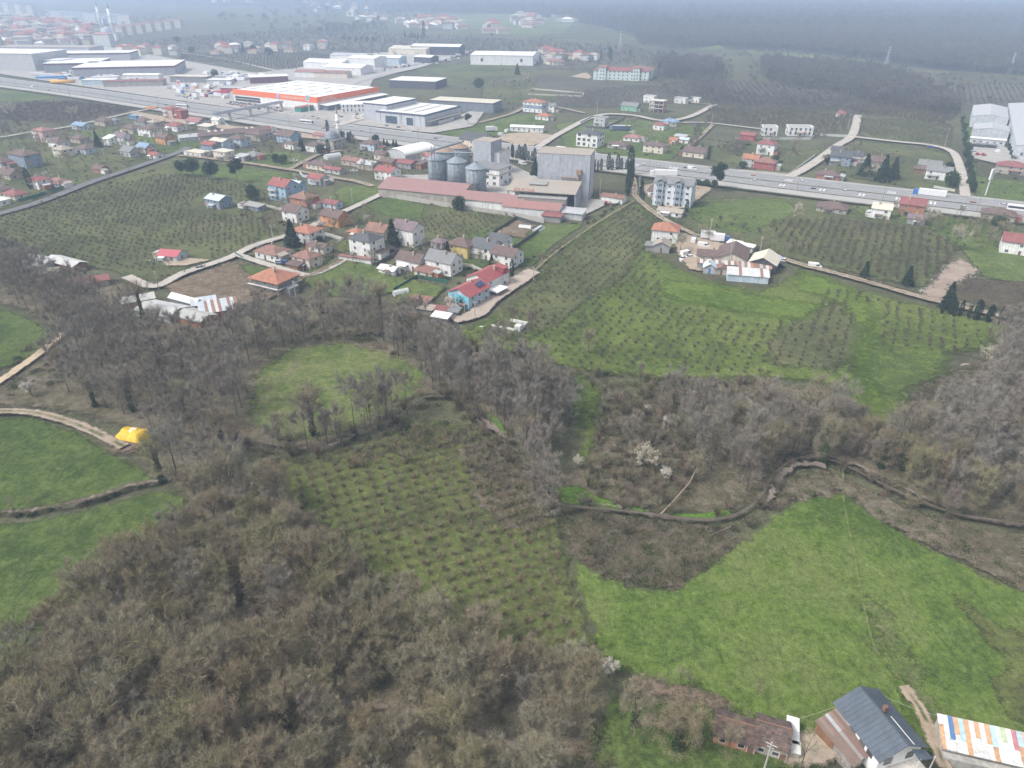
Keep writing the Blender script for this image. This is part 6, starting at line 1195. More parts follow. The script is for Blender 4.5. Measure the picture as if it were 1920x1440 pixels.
clutter([(320, 160), (420, 158), (480, 172), (440, 192), (330, 182)], 46, 'scattered in the truck yard left of the store', 'vehicles in the truck yard', ('car', 'van', 'boxtruck', 'car'), 8)
clutter([(370, 140), (470, 140), (520, 150), (430, 156)], 20, 'at the back of the truck yard', 'vehicles behind the truck yard', ('truck', 'boxtruck', 'van'), 10)
clutter([(700, 136), (760, 122), (860, 104), (872, 110), (780, 130)], 34, 'in the yard along the industrial road', 'vehicles along the industrial road', ('car', 'van', 'car', 'boxtruck'), 8)
clutter([(430, 190), (530, 204), (530, 212), (430, 198)], 30, 'parked below the entrance pavilion of the store', 'cars below the store entrance', ('car',), 5, 60)
clutter([(610, 210), (650, 205), (690, 222), (640, 232)], 10, 'between the store and the showrooms', 'cars between store and showrooms', ('car', 'van'), 8)
for x, y, w, d, h, c, lb in [(135, 150, 26, 8, 3, (.05, .2, .45), 'blue covered stacks in the yard before the plum edged hall'), (95, 148, 30, 7, 3, (.06, .22, .5), 'long blue container row behind the yellow tanks'), (112, 142, 10, 6, 3.5, (.65, .3, .08), 'orange container beside the blue stacks'), (180, 143, 24, 6, 3, (.05, .22, .4), 'blue trailers under the white canopy'), (415, 176, 16, 5, 3, (.5, .05, .1), 'crimson banner container in the truck yard'), (295, 172, 24, 8, .8, (.5, .22, .08), 'orange steel frames lying beside the filling station'), (285, 205, 10, 6, 2, (.6, .25, .06), 'orange scrap machinery below the highway'), (200, 150, 30, 7, 4.5, (.7, .7, .72), 'white framed marquee row beside the highway')]:
    t = thing('container_stack', at(x, y), 0, lb, 'containers')
    for k in range(3): MB().box(-w/2+k*w/3, -d/2, 0, -w/2+(k+1)*w/3-.5, d/2, h*(.85+.1*k)).build('container', plain(c, .6, .3, .4, name='painted_container'), t)
# yellow tanks, tarps and heaps
t = thing('tank_row', at(117, 157), math.radians(0), 'long yellow stacked steel tanks beside the highway at the left', 'tanks')
for k in range(2): MB().tube([(-12, k*3.2, 2), (12, k*3.2, 2)], [1.9, 1.9], 12).build('tank', plain((.65, .35, .04), .5, .1, name='yellow_paint'), t, True)
for x, y, w, d, h, c, lb in [(1302, 450, 2.6, 2, 1.6, (.03, .2, .55), 'bright blue tarpaulin bundle by the farm gate'), (1463, 487, 3, 2.2, 1.8, (.04, .14, .45), 'dark blue tarpaulin heap behind the cream farm barn'), (1817, 1018, .7, .5, .3, (.1, .4, .7), 'small light blue plastic sack in the scrub'), (1288, 472, 2.2, 1.5, 1.2, (.62, .62, .62), 'white sacks stacked in the farm scrap'), (1277, 490, 1.6, 1.2, .9, (.6, .6, .6), 'white sack at the corner of the farm scrap'), (902, 1335 if 0 else 1341, .1, .1, .1, (.5, .5, .5), 'pale stone beside the woodland path'), (1053, 1326, 1.6, .7, .5, (.62, .6, .56), 'pale heap of stones at the near wood edge'), (1221, 1297, .9, .6, .25, (.6, .62, .66), 'small white litter heap on the worn earth'), (1228, 1352, .8, .4, .25, (.62, .62, .62), 'white litter on the green verge'), (1078, 1361, .6, .8, .9, (.35, .33, .29), 'small grey hive box by the near wood'), (903, 614, 2, .8, .5, (.65, .65, .65), 'white trough in the grass by the village lane'), (281, 489, 1.2, .6, .5, (.65, .65, .65), 'white tub in the orchard left of the raspberry roofed cabin'), (433, 484, .8, .5, .5, (.65, .65, .65), 'small white marker beside the gravel lane'), (1703, 431, 3, 1.8, .3, (.66, .66, .66), 'white sheet lying on the grass below the brick house'), (495, 1440, .1, .1, .1, (.3, .3, .3), 'tiny stone low in the wood'), (1810, 685, 3.2, .6, .6, (.5, .4, .38), 'pale pinkish heap at the right wood edge')]:
    if w < .2: continue
    b = MB(); rr = np.random.RandomState(int(x)); n = 8
    ring = lambda z, k: [(math.cos(6.283*i/n)*w/2*k*rr.uniform(.85, 1.1), math.sin(6.283*i/n)*d/2*k*rr.uniform(.85, 1.1), z*rr.uniform(.9, 1.05)) for i in range(n)]
    V = ring(0, 1)+ring(h*.7, .85)+ring(h, .4); b.add(V, [(i, (i+1) % n, n+(i+1) % n, n+i) for i in range(n)]+[(n+i, n+(i+1) % n, 2*n+(i+1) % n, 2*n+i) for i in range(n)]+[tuple(range(2*n, 3*n))])
    o = b.build('heap' if 'heap' in lb or 'bundle' in lb else lb.split()[-1] if False else {'s': 'sack'}.get('x', 'bundle'), plain(c, .6, .25, 1.5, name='tarpaulin')); o.location = at(x, y); tag(o, lb, 'heap' if 'heap' in lb else 'bundle')
# bits of rubble, brush piles, fallen trunks
STN = plain((.4, .38, .36), .9, .3, name='rubble_stone')
def rubble(name, poly, n, s, mat, lb):
    P = fill_rand(poly, n); b = MB(); rr = np.random.RandomState(3)
    for p in P:
        k = s*rr.uniform(.4, 1.3); q = [(p[0]+k*math.cos(a)*rr.uniform(.5, 1), p[1]+k*math.sin(a)*rr.uniform(.5, 1)) for a in (0, 1.3, 2.5, 3.8, 5)]; b.prism(q, 0, k*rr.uniform(.3, 1.1))
    return tag(b.build(name, mat), lb, None, None, 'stuff')
def fill_rand(poly, n):
    W_p = np.array(W2(poly)); lo_, hi_ = W_p.min(0), W_p.max(0); P = RNG.uniform(lo_, hi_, (n*4, 2)); return P[sdf(W_p, P) > 0][:n]
rubble('rubble', [(1722, 545), (1745, 525), (1765, 500), (1800, 486), (1840, 508), (1815, 530), (1790, 545), (1770, 535), (1755, 545), (1735, 560)], 420, .35, STN, 'pale broken rubble strewn beside the farm track')
rubble('rubble', [(1785, 560), (1810, 552), (1850, 568), (1830, 578)], 120, .3, STN, 'pale rubble behind the ivy row')
rubble('rubble', [(460, 545), (490, 545), (480, 560), (455, 556)], 40, .4, STN, 'blocks scattered before the orange roofed block house')
rubble('rubble', [(1180, 340), (1290, 440), (1310, 470), (1290, 470)], 1, .2, STN, 'few stones by the farm track')
rubble('litter', [(775, 570), (800, 560), (850, 585), (850, 615), (800, 625)], 90, .3, plain((.5, .48, .46), .8, .5, 5, name='scrap'), 'scattered scrap in the yard at the wood edge')
WOODM = plain((.3, .24, .18), .9, .25, name='dead_wood')
def brush(poly, n, L, lb):
    b = MB(); rr = np.random.RandomState(9)
    for p in fill_rand(poly, n):
        a = rr.uniform(0, 3.14); l = L*rr.uniform(.4, 1.2); z = rr.uniform(.1, .6); b.tube([(p[0]-math.cos(a)*l/2, p[1]-math.sin(a)*l/2, z), (p[0]+math.cos(a)*l/2, p[1]+math.sin(a)*l/2, max(.05, z+rr.uniform(-.5, .5)))], [.05, .03], 3, cap=False)
    return tag(b.build('brush_pile', WOODM), lb, None, None, 'stuff')
brush([(1300, 1020), (1355, 1005), (1370, 1030), (1340, 1060), (1300, 1050)], 220, 1.8, 'heap of pale cut branches at the tip of the bright meadow'); brush([(1075, 1020), (1120, 1025), (1110, 1045), (1070, 1040)], 60, 1.2, 'broken pale branches in the brown scrub')
for pts, r, lb in [([(1235, 970), (1262, 950), (1290, 925), (1310, 890)], .22, 'pale leaning tree trunk fallen toward the stream'), ([(1300, 1022), (1330, 1010), (1368, 995)], .16, 'long pale log lying above the brush heap'), ([(1472, 868), (1488, 876)], .1, 'short log across the stream bend')]:
    P = [at(x, y) for x, y in pts]; zs = np.linspace(.3, 1.2 if len(pts) < 4 else 4.5, len(P)); o = MB().tube([(p.x, p.y, z) for p, z in zip(P, zs)], list(np.linspace(r, r*.4, len(P))), 6).build('fallen_trunk', WOODM); tag(o, lb, 'log')
# person standing in the farmyard
def person(x, y, lb):
    t = thing('person', at(x, y), .4, lb, 'person'); me = bpy.data.meshes.new('body')
    V = [(0, 0, .95), (0, 0, 1.2), (0, 0, 1.42), (0, 0, 1.52), (0, .02, 1.66), (.18, 0, 1.38), (.26, 0, 1.12), (.24, .1, .9), (-.18, 0, 1.38), (-.26, 0, 1.12), (-.24, .1, .9), (.1, 0, .88), (.11, .03, .48), (.12, 0, .08), (-.1, 0, .88), (-.11, .03, .48), (-.12, 0, .08), (.13, .14, .05), (-.13, .14, .05)]
    E_ = [(0, 1), (1, 2), (2, 3), (3, 4), (2, 5), (5, 6), (6, 7), (2, 8), (8, 9), (9, 10), (0, 11), (11, 12), (12, 13), (0, 14), (14, 15), (15, 16), (13, 17), (16, 18)]
    me.from_pydata(V, E_, []); o = obj('body', me, t); md = o.modifiers.new('skin', 'SKIN'); rad = [.15, .14, .16, .06, .1, .07, .05, .035, .07, .05, .035, .09, .06, .045, .09, .06, .045, .04, .04]
    if not me.skin_vertices: me.attributes.new
    bpy.context.view_layer.objects.active = o
    for i, r_ in enumerate(rad):
        if me.skin_vertices: me.skin_vertices[0].data[i].radius = (r_, r_)
    me.materials.append(plain((.04, .045, .06), .9, .1, name='dark_clothes')); o.modifiers.new('sub', 'SUBSURF').render_levels = 1
person(1338, 471, 'person in dark clothes standing in the farmyard')
# ---------------------------------------------------------------- trees, bushes, hedges
def nrm(v): return v/(np.linalg.norm(v, axis=-1, keepdims=True)+1e-9)
def blades(P, D, L, Wd, rng):
    """thin triangles from P along D; returns verts, faces"""
    n = len(P); r = nrm(np.cross(D, rng.normal(size=(n, 3)))); a = P-r*(Wd/2)[:, None]; b = P+r*(Wd/2)[:, None]; c = P+D*L[:, None]
    V = np.stack([a, b, c], 1).reshape(-1, 3); return V, np.arange(3*n).reshape(-1, 3)
def leafs(P, size, rng, up=0.0, asp=1.6):
    n = len(P); u = nrm(rng.normal(size=(n, 3))); w = nrm(np.cross(u, rng.normal(size=(n, 3)))+np.array([0, 0, up]))
    s = size*rng.uniform(.6, 1.4, n)[:, None]; V = np.stack([P-u*s*.5, P+u*s*.5, P+w*s*asp*.9], 1).reshape(-1, 3)
    return V, np.arange(3*n).reshape(-1, 3)
def twigm(name, ramp_, v=.35):
    m = NT(name); r = m.n('ShaderNodeObjectInfo').outputs['Random']
    g = m.objc(); nz = m.noise(g, .8, 3, .6)
    col = m.ramp(r, ramp_); f = m.mr(nz, .3, .7, 1-v, 1+v)
    return m.finish(m.mix(1.0, col, m.n('ShaderNodeCombineColor', Red=f, Green=f, Blue=f).outputs[0], 'MULTIPLY'), .9, spec=.1)
M_BARK = plain((.11, .092, .078), .95, .3, 1.5, name='bark')
M_TWIG = twigm('bare_twigs', [(0, (0.270, 0.222, 0.147)), (.16, (0.275, 0.250, 0.176)), (.32, (0.226, 0.191, 0.123)), (.47, (0.292, 0.272, 0.190)), (.6, (0.242, 0.200, 0.133)), (.74, (0.259, 0.244, 0.138)), (.86, (0.264, 0.205, 0.133)), (1, (0.314, 0.291, 0.214))])
M_TWIG_Y = twigm('budding_twigs', [(0, (.25, .23, .13)), (.5, (.27, .235, .16)), (1, (.22, .215, .12))])
M_HAZEL = twigm('hazel_twigs', [(0, (0.255, 0.210, 0.135)), (.3, (0.300, 0.262, 0.155)), (.6, (0.225, 0.180, 0.121)), (.85, (0.315, 0.285, 0.149)), (1, (0.270, 0.195, 0.135))])
M_HAZF = twigm('distant_hazel_twigs', [(0, (0.121, 0.099, 0.075)), (.5, (0.149, 0.121, 0.088)), (1, (0.103, 0.088, 0.066))])
M_BRAM = twigm('bramble_stems', [(0, (0.195, 0.143, 0.112)), (.35, (0.150, 0.150, 0.075)), (.6, (0.240, 0.188, 0.150)), (.8, (0.120, 0.128, 0.068)), (1, (0.255, 0.180, 0.143))])
M_GREEN = twigm('dark_leaves', [(0, (0.025, 0.047, 0.021)), (.5, (0.039, 0.068, 0.026)), (1, (0.056, 0.081, 0.031))])
M_CYP = twigm('cypress_leaves', [(0, (0.022, 0.043, 0.026)), (1, (0.039, 0.061, 0.034))])
M_BLOS = twigm('white_blossom', [(0, (.55, .52, .46)), (.6, (.5, .48, .42)), (1, (.55, .45, .44))], .15)
M_BLOSY = twigm('cream_blossom', [(0, (.4, .38, .28)), (1, (.46, .42, .34))], .15)

def limbs(seed, H, R, nl=9, nsub=7, base=.3, upd=.9, trunk_r=.16):
    rng = np.random.RandomState(seed); b = MB(); lean = rng.uniform(-.05, .05, 2)*H
    tp = [Vector((lean[0]*t, lean[1]*t, H*.78*t)) for t in (0, .3, .6, 1)]
    b.tube(tp, [trunk_r*1.25, trunk_r*.85, trunk_r*.6, .03], 6)
    S, E = [], []
    for k in range(nl):
        t = base+(.92-base)*((k+.5)/nl)**.9; a = k*2.4+rng.uniform(-.4, .4)
        s0 = np.array([lean[0]*t/.78 if t < .78 else lean[0], lean[1]*t/.78 if t < .78 else lean[1], H*min(t, .76)])
        el = rng.uniform(.25, .75)*math.pi/2*(.55+.6*t); rr = R*rng.uniform(.75, 1.05)
        zc = H*.6; e0 = np.array([math.cos(a)*math.cos(el)*rr, math.sin(a)*math.cos(el)*rr, max(zc+math.sin(el)*H*.38*rng.uniform(.8, 1.05), s0[2]+.1*H)])
        mid = s0*.5+e0*.5+np.array([0, 0, -.02*H+.04*H*upd])
        b.tube([Vector(s0), Vector(mid), Vector(e0)], [trunk_r*.5, trunk_r*.3, .03], 4, cap=False)
        for j in range(nsub):
            u = rng.uniform(.3, 1); q = (s0*(1-u)**2+2*mid*u*(1-u)+e0*u*u); out = nrm(q-np.array([0, 0, H*.5])); d = nrm(out*.8+rng.normal(size=3)*.55+np.array([0, 0, .45*upd]))
            L = R*rng.uniform(.3, .55); S.append(q); E.append(q+d*L)
            b.tube([Vector(q), Vector(q+d*L)], [trunk_r*.2, .015], 3, cap=False)
    return b, np.array(S), np.array(E), rng
def twigs(S, E, n, L, w, rng, spread=.65, up=.3):
    i = rng.randint(len(S), size=n); t = rng.uniform(0, 1.05, n)[:, None]; P = S[i]*(1-t)+E[i]*t+rng.normal(size=(n, 3))*.12
    D = nrm(nrm(E[i]-S[i])*.7+rng.normal(size=(n, 3))*spread+np.array([0, 0, up])); return blades(P, D, L*rng.uniform(.5, 1.3, n), w*rng.uniform(.6, 1.3, n), rng)
def fine(S, E, rng, k=4, L=.55):
    i = np.repeat(np.arange(len(S)), k); t = rng.uniform(.35, 1.0, len(i))[:, None]; P = S[i]*(1-t)+E[i]*t; ln = np.linalg.norm(E-S, axis=1)[i][:, None]
    D = nrm(nrm(E[i]-S[i])*.6+rng.normal(size=P.shape)*.55+np.array([0, 0, .28])); Q = P+D*ln*L*rng.uniform(.6, 1.2, (len(i), 1)); return P, Q
def shell(Q, H, R, n, L, w, rng):
    """the outermost twigs: short shoots fanning outward over rounded lobes of the crown"""
    c = np.array([0, 0, H*.5]); k = 9; u = nrm(rng.normal(size=(k, 3))+np.array([0, 0, .55])); C = c+u*np.array([R*.5, R*.5, H*.24]); rr = R*rng.uniform(.42, .62, k)
    i = rng.randint(k, size=n); d = nrm(nrm(rng.normal(size=(n, 3)))+u[i]*.9); P = C[i]+d*rr[i][:, None]*rng.uniform(.55, 1.0, (n, 1))*np.array([1, 1, .95]); D = nrm(d+rng.normal(size=(n, 3))*.35+np.array([0, 0, .25]))
    return blades(P, D, L*rng.uniform(.6, 1.3, n), w*rng.uniform(.6, 1.3, n), rng)
def bare_tree(seed, H, R, n=4200, L=.95, w=.034, mat=None, nl=9, nsub=7, base=.3, **k):
    b, S, E, rng = limbs(seed, H, R, nl, nsub, base, **k)
    P, Q = fine(S, E, rng); V0, F0 = blades(P, nrm(Q-P), np.linalg.norm(Q-P, axis=1)*1.1, np.full(len(P), w*1.5), rng)
    V, F = twigs(np.concatenate([S, P, P]), np.concatenate([E, Q, Q]), int(n*1.0), L*.68, w*.85, rng, .5, .3)
    V1, F1 = shell(Q, H, R, int(n*.75), L*.62, w*.85, rng)
    return b.mesh('trunk', M_BARK), fast_mesh('crown', np.concatenate([V0, V, V1]), np.concatenate([F0, F+len(V0), F1+len(V0)+len(V)]), mat or M_TWIG)
def merged(name, parts, mats):
    V, F, MI = [], [], []; o = 0
    for (v, f, mi) in parts: V.append(v); F.append(f+o); MI.append(np.full(len(f), mi)); o += len(v)
    return fast_mesh(name, np.concatenate(V), np.concatenate(F), mats, np.concatenate(MI))
def lod_tree(seed, H, R, n, L, w, mat):
    rng = np.random.RandomState(seed); b, S, E, rng = limbs(seed, H, R, 6, 5)
    V, F = twigs(S, E, n, L, w, rng); tr = MB().tube([(0, 0, 0), (0, 0, H*.7)], [.17, .04], 3, cap=False)
    tf = np.array([t for f in tr.f for t in ((f[0], f[1], f[2]), (f[0], f[2], f[3]))])
    st, sf = blades(np.repeat(S[:, :], 1, 0), nrm(E-S), np.linalg.norm(E-S, axis=1), np.full(len(S), .12), rng)
    V3, F3 = shell(E, H, R, int(n*.6), L*.8, w, rng)
    return merged('woodland_tree', [(np.array(tr.v), tf, 0), (st, sf, 0), (V, F, 1), (V3, F3, 1)], [M_BARK, mat])
def hazel(seed, H=3.2, R=1.7, n=950, L=.6, w=.036, stems=11, mat=None, lod=False):
    rng = np.random.RandomState(seed); b = MB(); S, E = [], []
    for k in range(stems):
        a = rng.uniform(0, 6.28); e = rng.uniform(.35, 1.)*R; h = H*rng.uniform(.75, 1.05)*(1-.18*(e/R)**2)
        s = np.array([math.cos(a)*.15, math.sin(a)*.15, 0]); m_ = np.array([math.cos(a)*e*.4, math.sin(a)*e*.4, h*.55]); q = np.array([math.cos(a)*e, math.sin(a)*e, h])
        if not lod: b.tube([Vector(s), Vector(m_), Vector(q)], [.09, .05, .012], 3, cap=False)
        S += [m_, s*.3+m_*.7]; E += [q, m_]
    V, F = twigs(np.array(S), np.array(E), n, L, w, rng, .6, .35)
    return (b.mesh('stems', M_BARK) if not lod else None), fast_mesh('twigs', V, F, mat or M_HAZEL)
def surf_pts(n, rng): return nrm(rng.normal(size=(n, 3)))
def lump(rng, n, c, r, k=6):
    """points on several overlapping lobes"""
    C = np.array(c)+surf_pts(k, rng)*np.array(r)*.45; i = rng.randint(k, size=n)
    return C[i]+surf_pts(n, rng)*np.array(r)*rng.uniform(.45, .7, (n, 1))
def cone_pts(n, H, R, rng, z0=.06, pw=.9, lump_=.25):
    t = rng.uniform(0, 1, n)**1.4; a = rng.uniform(0, 6.283, n); r = R*(1-t)**pw*rng.uniform(.6, 1.05, n)*(1+lump_*np.sin(a*5+t*30))
    return np.stack([np.cos(a)*r, np.sin(a)*r, H*(z0+(1-z0)*t)], 1)
def ever(seed, kind, H, R):
    rng = np.random.RandomState(seed)
    tr = MB().tube([(0, 0, 0), (0, 0, H*.8)], [.2, .05], 6).mesh('trunk', M_BARK)
    if kind == 'cypress':
        t = rng.uniform(0, 1, 900); a = rng.uniform(0, 6.28, 900); r = R*np.sin(np.pi*(t*.93+.05))**.55*rng.uniform(.7, 1.05, 900)
        P = np.stack([np.cos(a)*r, np.sin(a)*r, H*(.03+.97*t)], 1); V, F = leafs(P, .32, rng, 2.0)
    elif kind == 'spruce': V, F = leafs(cone_pts(1500, H, R, rng), .5, rng, -.3)
    elif kind == 'pine': V, F = leafs(np.concatenate([lump(rng, 420, (rng.uniform(-.4, .4)*R, rng.uniform(-.4, .4)*R, H*z), (R*s_, R*s_, H*.12), 5) for z, s_ in ((.86, .75), (.74, 1), (.64, .9), (.52, .55))]), .5, rng, .5)
    elif kind == 'umbrella': V, F = leafs(lump(rng, 2400, (0, 0, H*.75), (R*1.2, R*1.2, H*.42), 12), .42, rng, .5)
    elif kind == 'round': V, F = leafs(lump(rng, 1600, (0, 0, H*.55), (R*1.2, R*1.2, H*.5), 12), .38, rng, .5)
    return tr, fast_mesh('crown', V, F, M_CYP if kind != 'round' else M_GREEN)
def ivy_part(seed, H, R=.8, n=1100, z1=.75):
    rng = np.random.RandomState(seed); t = rng.uniform(0, 1, n); a = rng.uniform(0, 6.28, n); r = R*(.5+.6*np.sin(t*9+seed)**2)*(1-.55*t)*rng.uniform(.5, 1.1, n)
    V, F = leafs(np.stack([np.cos(a)*r, np.sin(a)*r, H*z1*t], 1), .3, rng); return fast_mesh('ivy', V, F, M_GREEN)
def blossom(seed, H, R, n=2300, mat=None):
    b, S, E, rng = limbs(seed, H, R, 8, 6, .22, trunk_r=.1); V, F = twigs(S, E, 700, .6, .03, rng)
    i = rng.randint(len(S), size=n); t = rng.uniform(.2, 1.2, n)[:, None]; P = S[i]*(1-t)+E[i]*t+rng.normal(size=(n, 3))*.18; V2, F2 = leafs(P, .13, rng)
    return b.mesh('trunk', M_BARK), fast_mesh('twigs', V, F, M_TWIG), fast_mesh('blossom', V2, F2, mat or M_BLOS)

def place(protos, name, pts, label, cat, group, smin=.85, smax=1.15, z=0.0, mats=None):
    """protos: list of lists (partname, mesh)"""
    out = []
    for k, p in enumerate(pts):
        pr = protos[RNG.randint(len(protos))]; r = thing(name, (p[0], p[1], z), RNG.uniform(0, 6.28), label if isinstance(label, str) else label(k, p), cat, group)
        s = RNG.uniform(smin, smax)*(p[2] if len(p) > 2 else 1.0); r.scale = (s*RNG.uniform(.92, 1.08), s*RNG.uniform(.92, 1.08), s*RNG.uniform(.9, 1.1))
        for nm, me in pr: obj(nm, me, r)
        out.append(r)
    return out
def scatter(name, pts, srcs, label, scl, cat=None):
    """one object of kind stuff: source meshes drawn at every point by geometry nodes"""
    pts = np.asarray(pts, float)
    if not len(pts): return
    V = np.column_stack([pts[:, :2], np.zeros(len(pts))]); me = bpy.data.meshes.new(name); me.vertices.add(len(V)); me.vertices.foreach_set('co', V.astype(np.float32).ravel())
    n = len(V); s = scl*RNG.uniform(.75, 1.25, n)*(pts[:, 2] if pts.shape[1] > 2 else 1)
    sc3 = np.stack([s*RNG.uniform(.85, 1.15, n), s*RNG.uniform(.85, 1.15, n), s*RNG.uniform(.8, 1.15, n)], 1)
    a = me.attributes.new('sc', 'FLOAT_VECTOR', 'POINT'); a.data.foreach_set('vector', sc3.astype(np.float32).ravel())
    rot = np.stack([np.zeros(n), np.zeros(n), RNG.uniform(0, 6.28, n)], 1)
    a = me.attributes.new('ro', 'FLOAT_VECTOR', 'POINT'); a.data.foreach_set('vector', rot.astype(np.float32).ravel())
    a = me.attributes.new('ix', 'INT', 'POINT'); a.data.foreach_set('value', RNG.randint(0, len(srcs), n).astype(np.int32))
    for mt in {m for sm in srcs for m in sm.materials}: me.materials.append(mt)
    o = obj(name, me); tag(o, label, cat, None, 'stuff')
    g = bpy.data.node_groups.new(name, 'GeometryNodeTree'); g.interface.new_socket('Geometry', in_out='INPUT', socket_type='NodeSocketGeometry'); g.interface.new_socket('Geometry', in_out='OUTPUT', socket_type='NodeSocketGeometry')
    gi = g.nodes.new('NodeGroupInput'); go = g.nodes.new('NodeGroupOutput'); ip = g.nodes.new('GeometryNodeInstanceOnPoints'); jn = g.nodes.new('GeometryNodeJoinGeometry')
    for sm in srcs:
        so = bpy.data.objects.new(name+'_source', sm); oi = g.nodes.new('GeometryNodeObjectInfo'); oi.inputs['Object'].default_value = so; oi.inputs['As Instance'].default_value = True
        g.links.new(oi.outputs['Geometry'], jn.inputs[0])
    def att(nm, ty):
        nd = g.nodes.new('GeometryNodeInputNamedAttribute'); nd.data_type = ty; nd.inputs['Name'].default_value = nm; return nd.outputs['Attribute']
    g.links.new(gi.outputs[0], ip.inputs['Points']); g.links.new(jn.outputs[0], ip.inputs['Instance']); ip.inputs['Pick Instance'].default_value = True
    g.links.new(att('ix', 'INT'), ip.inputs['Instance Index']); g.links.new(att('sc', 'FLOAT_VECTOR'), ip.inputs['Scale'])
    e2r = g.nodes.new('FunctionNodeEulerToRotation'); g.links.new(att('ro', 'FLOAT_VECTOR'), e2r.inputs[0]); g.links.new(e2r.outputs[0], ip.inputs['Rotation'])
    g.links.new(ip.outputs[0], go.inputs[0]); md = o.modifiers.new('scatter', 'NODES'); md.node_group = g
    return o
ROADS = [([(590, 329), (665, 342), (700, 352)], 4)]
RIV = [(R1, 1.1), (R2, .7), (R3, .4)]; RIVT = [(R1, 2.6), (R2, 1.6), (R3, 1.0)]

def near_hw(p): return np.min(np.linalg.norm(HWC-np.array(p[:2]), axis=1)) < 27
# --- bare woodland trees
H0 = [bare_tree(10+i, h, r, n=n, base=bs, nl=nl) for i, (h, r, n, bs, nl) in enumerate([(10.5, 3.5, 5200, .3, 12), (11.5, 3.2, 5200, .35, 12), (9, 3.4, 4800, .25, 11), (12, 3.9, 5800, .4, 14), (10, 2.9, 4400, .3, 10), (8, 3.0, 4000, .2, 11)])]
TREES = [[('trunk', t), ('crown', c)] for t, c in H0]
HY = [bare_tree(30+i, h, r, n=4400, mat=M_TWIG_Y) for i, (h, r) in enumerate([(10.5, 3.2), (12, 3.6)])]
TY = [[('trunk', t), ('crown', c)] for t, c in HY]
IVY = [[('trunk', H0[i][0]), ('crown', H0[i][1]), ('ivy', ivy_part(50+i, hh))] for i, hh in ((0, 11), (3, 13), (1, 12.5))]
WOODP = [([(470, 1150), (505, 1195), (530, 1240), (575, 1300), (660, 1330), (740, 1336), (850, 1362), (940, 1395), (1010, 1430), (1060, 1470)], 2.3)]
low = fill([(-60, 1370), (10, 1275), (80, 1205), (150, 1150), (200, 1110), (260, 1060), (320, 1020), (350, 980), (380, 925), (440, 930), (520, 960), (590, 1000), (640, 1060), (700, 1130), (800, 1195), (880, 1215), (1000, 1240), (1100, 1255), (1120, 1310), (1090, 1400), (1060, 1500), (900, 1560), (-60, 1560)], 3.9, .4, .98, WOODP)
px, py = to_px(low); sel = []
for p, x, y in zip(low, px, py):
    sc = 1.0
    if x > 620 and y > 1230: sc = .85
    if x > 950: sc = .75
    sel.append((p[0], p[1], sc))
thin = lambda L, f, c: [p for p, x in zip(L, RNG.uniform(size=len(L))) if not (f(p) and x > c)]
sel = thin(sel, lambda p: to_px(p[:2])[0] > 680, .86)
right = [(p[0], p[1], 1.0) for p in fill([(1290, 870), (1330, 830), (1400, 785), (1500, 790), (1580, 805), (1640, 840), (1740, 850), (1830, 830), (1990, 840), (1990, 985), (1800, 958), (1720, 930), (1640, 895), (1560, 855), (1480, 852), (1430, 890), (1400, 925), (1330, 900)], 4.2, .42, .97, RIVT)]
nS = len(sel); nR = 270-int(nS*.8) if nS < 330 else 40
ks = RNG.permutation(len(right))
def zone_near(k, p):
    x, y = to_px(p[:2])
    if x > 900: return 'bare tree in the thin end of the near wood beside the bright meadow'
    if y < 1060: return 'bare tree in the upper tip of the near wood between two fields'
    if x < 200+(1330-y)*.75 and y < 1350: return 'bare tree on the outer left margin of the near wood beside the grass'
    if x > 620: return 'bare tree between the woodland path and the hazel orchard'
    if y > 1330: return 'bare tree low in the near wood at the bottom of the picture'
    if x > 440: return 'bare tree beside the upper bend of the woodland path'
    return 'bare tree in the dense middle of the near wood'
def zone_haz(k, p):
    x, y = to_px(p[:2])
    if y < 900: return 'leafless hazel bush in the rows nearest the stream bend'
    if y < 1000: return 'leafless hazel bush in the middle rows of the near orchard'
    if x > 960: return 'leafless hazel bush in the rows along the bright meadow edge'
    return 'leafless hazel bush in the nearest rows of the orchard above the wood'
names = {'right': 'grey bare tree in the wood along the stream behind the pointed meadow'}
cut_i = [p for p in sel]; cut_i = [cut_i[i] for i in RNG.permutation(len(cut_i))]
place(TREES+TREES+TREES+TY[:1], 'bare_tree', cut_i[:250], zone_near, 'tree', 'bare trees of the near wood', .72, 1.22)
rest = cut_i[250:]
place(TREES, 'bare_tree', [right[i] for i in ks[:max(0, 290-min(250, len(cut_i)))]], names['right'], 'tree', 'bare trees along the stream')
rest += [right[i] for i in ks[max(0, 290-min(250, len(cut_i))):]]
M_GREYT = twigm('grey_stream_wood_twigs', [(0, (.235, .208, .172)), (.3, (.25, .23, .198)), (.55, (.21, .18, .146)), (.8, (.26, .245, .212)), (1, (.232, .196, .158))])
LOD = [lod_tree(70+i, h, r, 2300, .8, .046, M_GREYT) for i, (h, r) in enumerate([(11, 3.4), (13.5, 3.3), (9, 3.1), (15, 4.0)])]
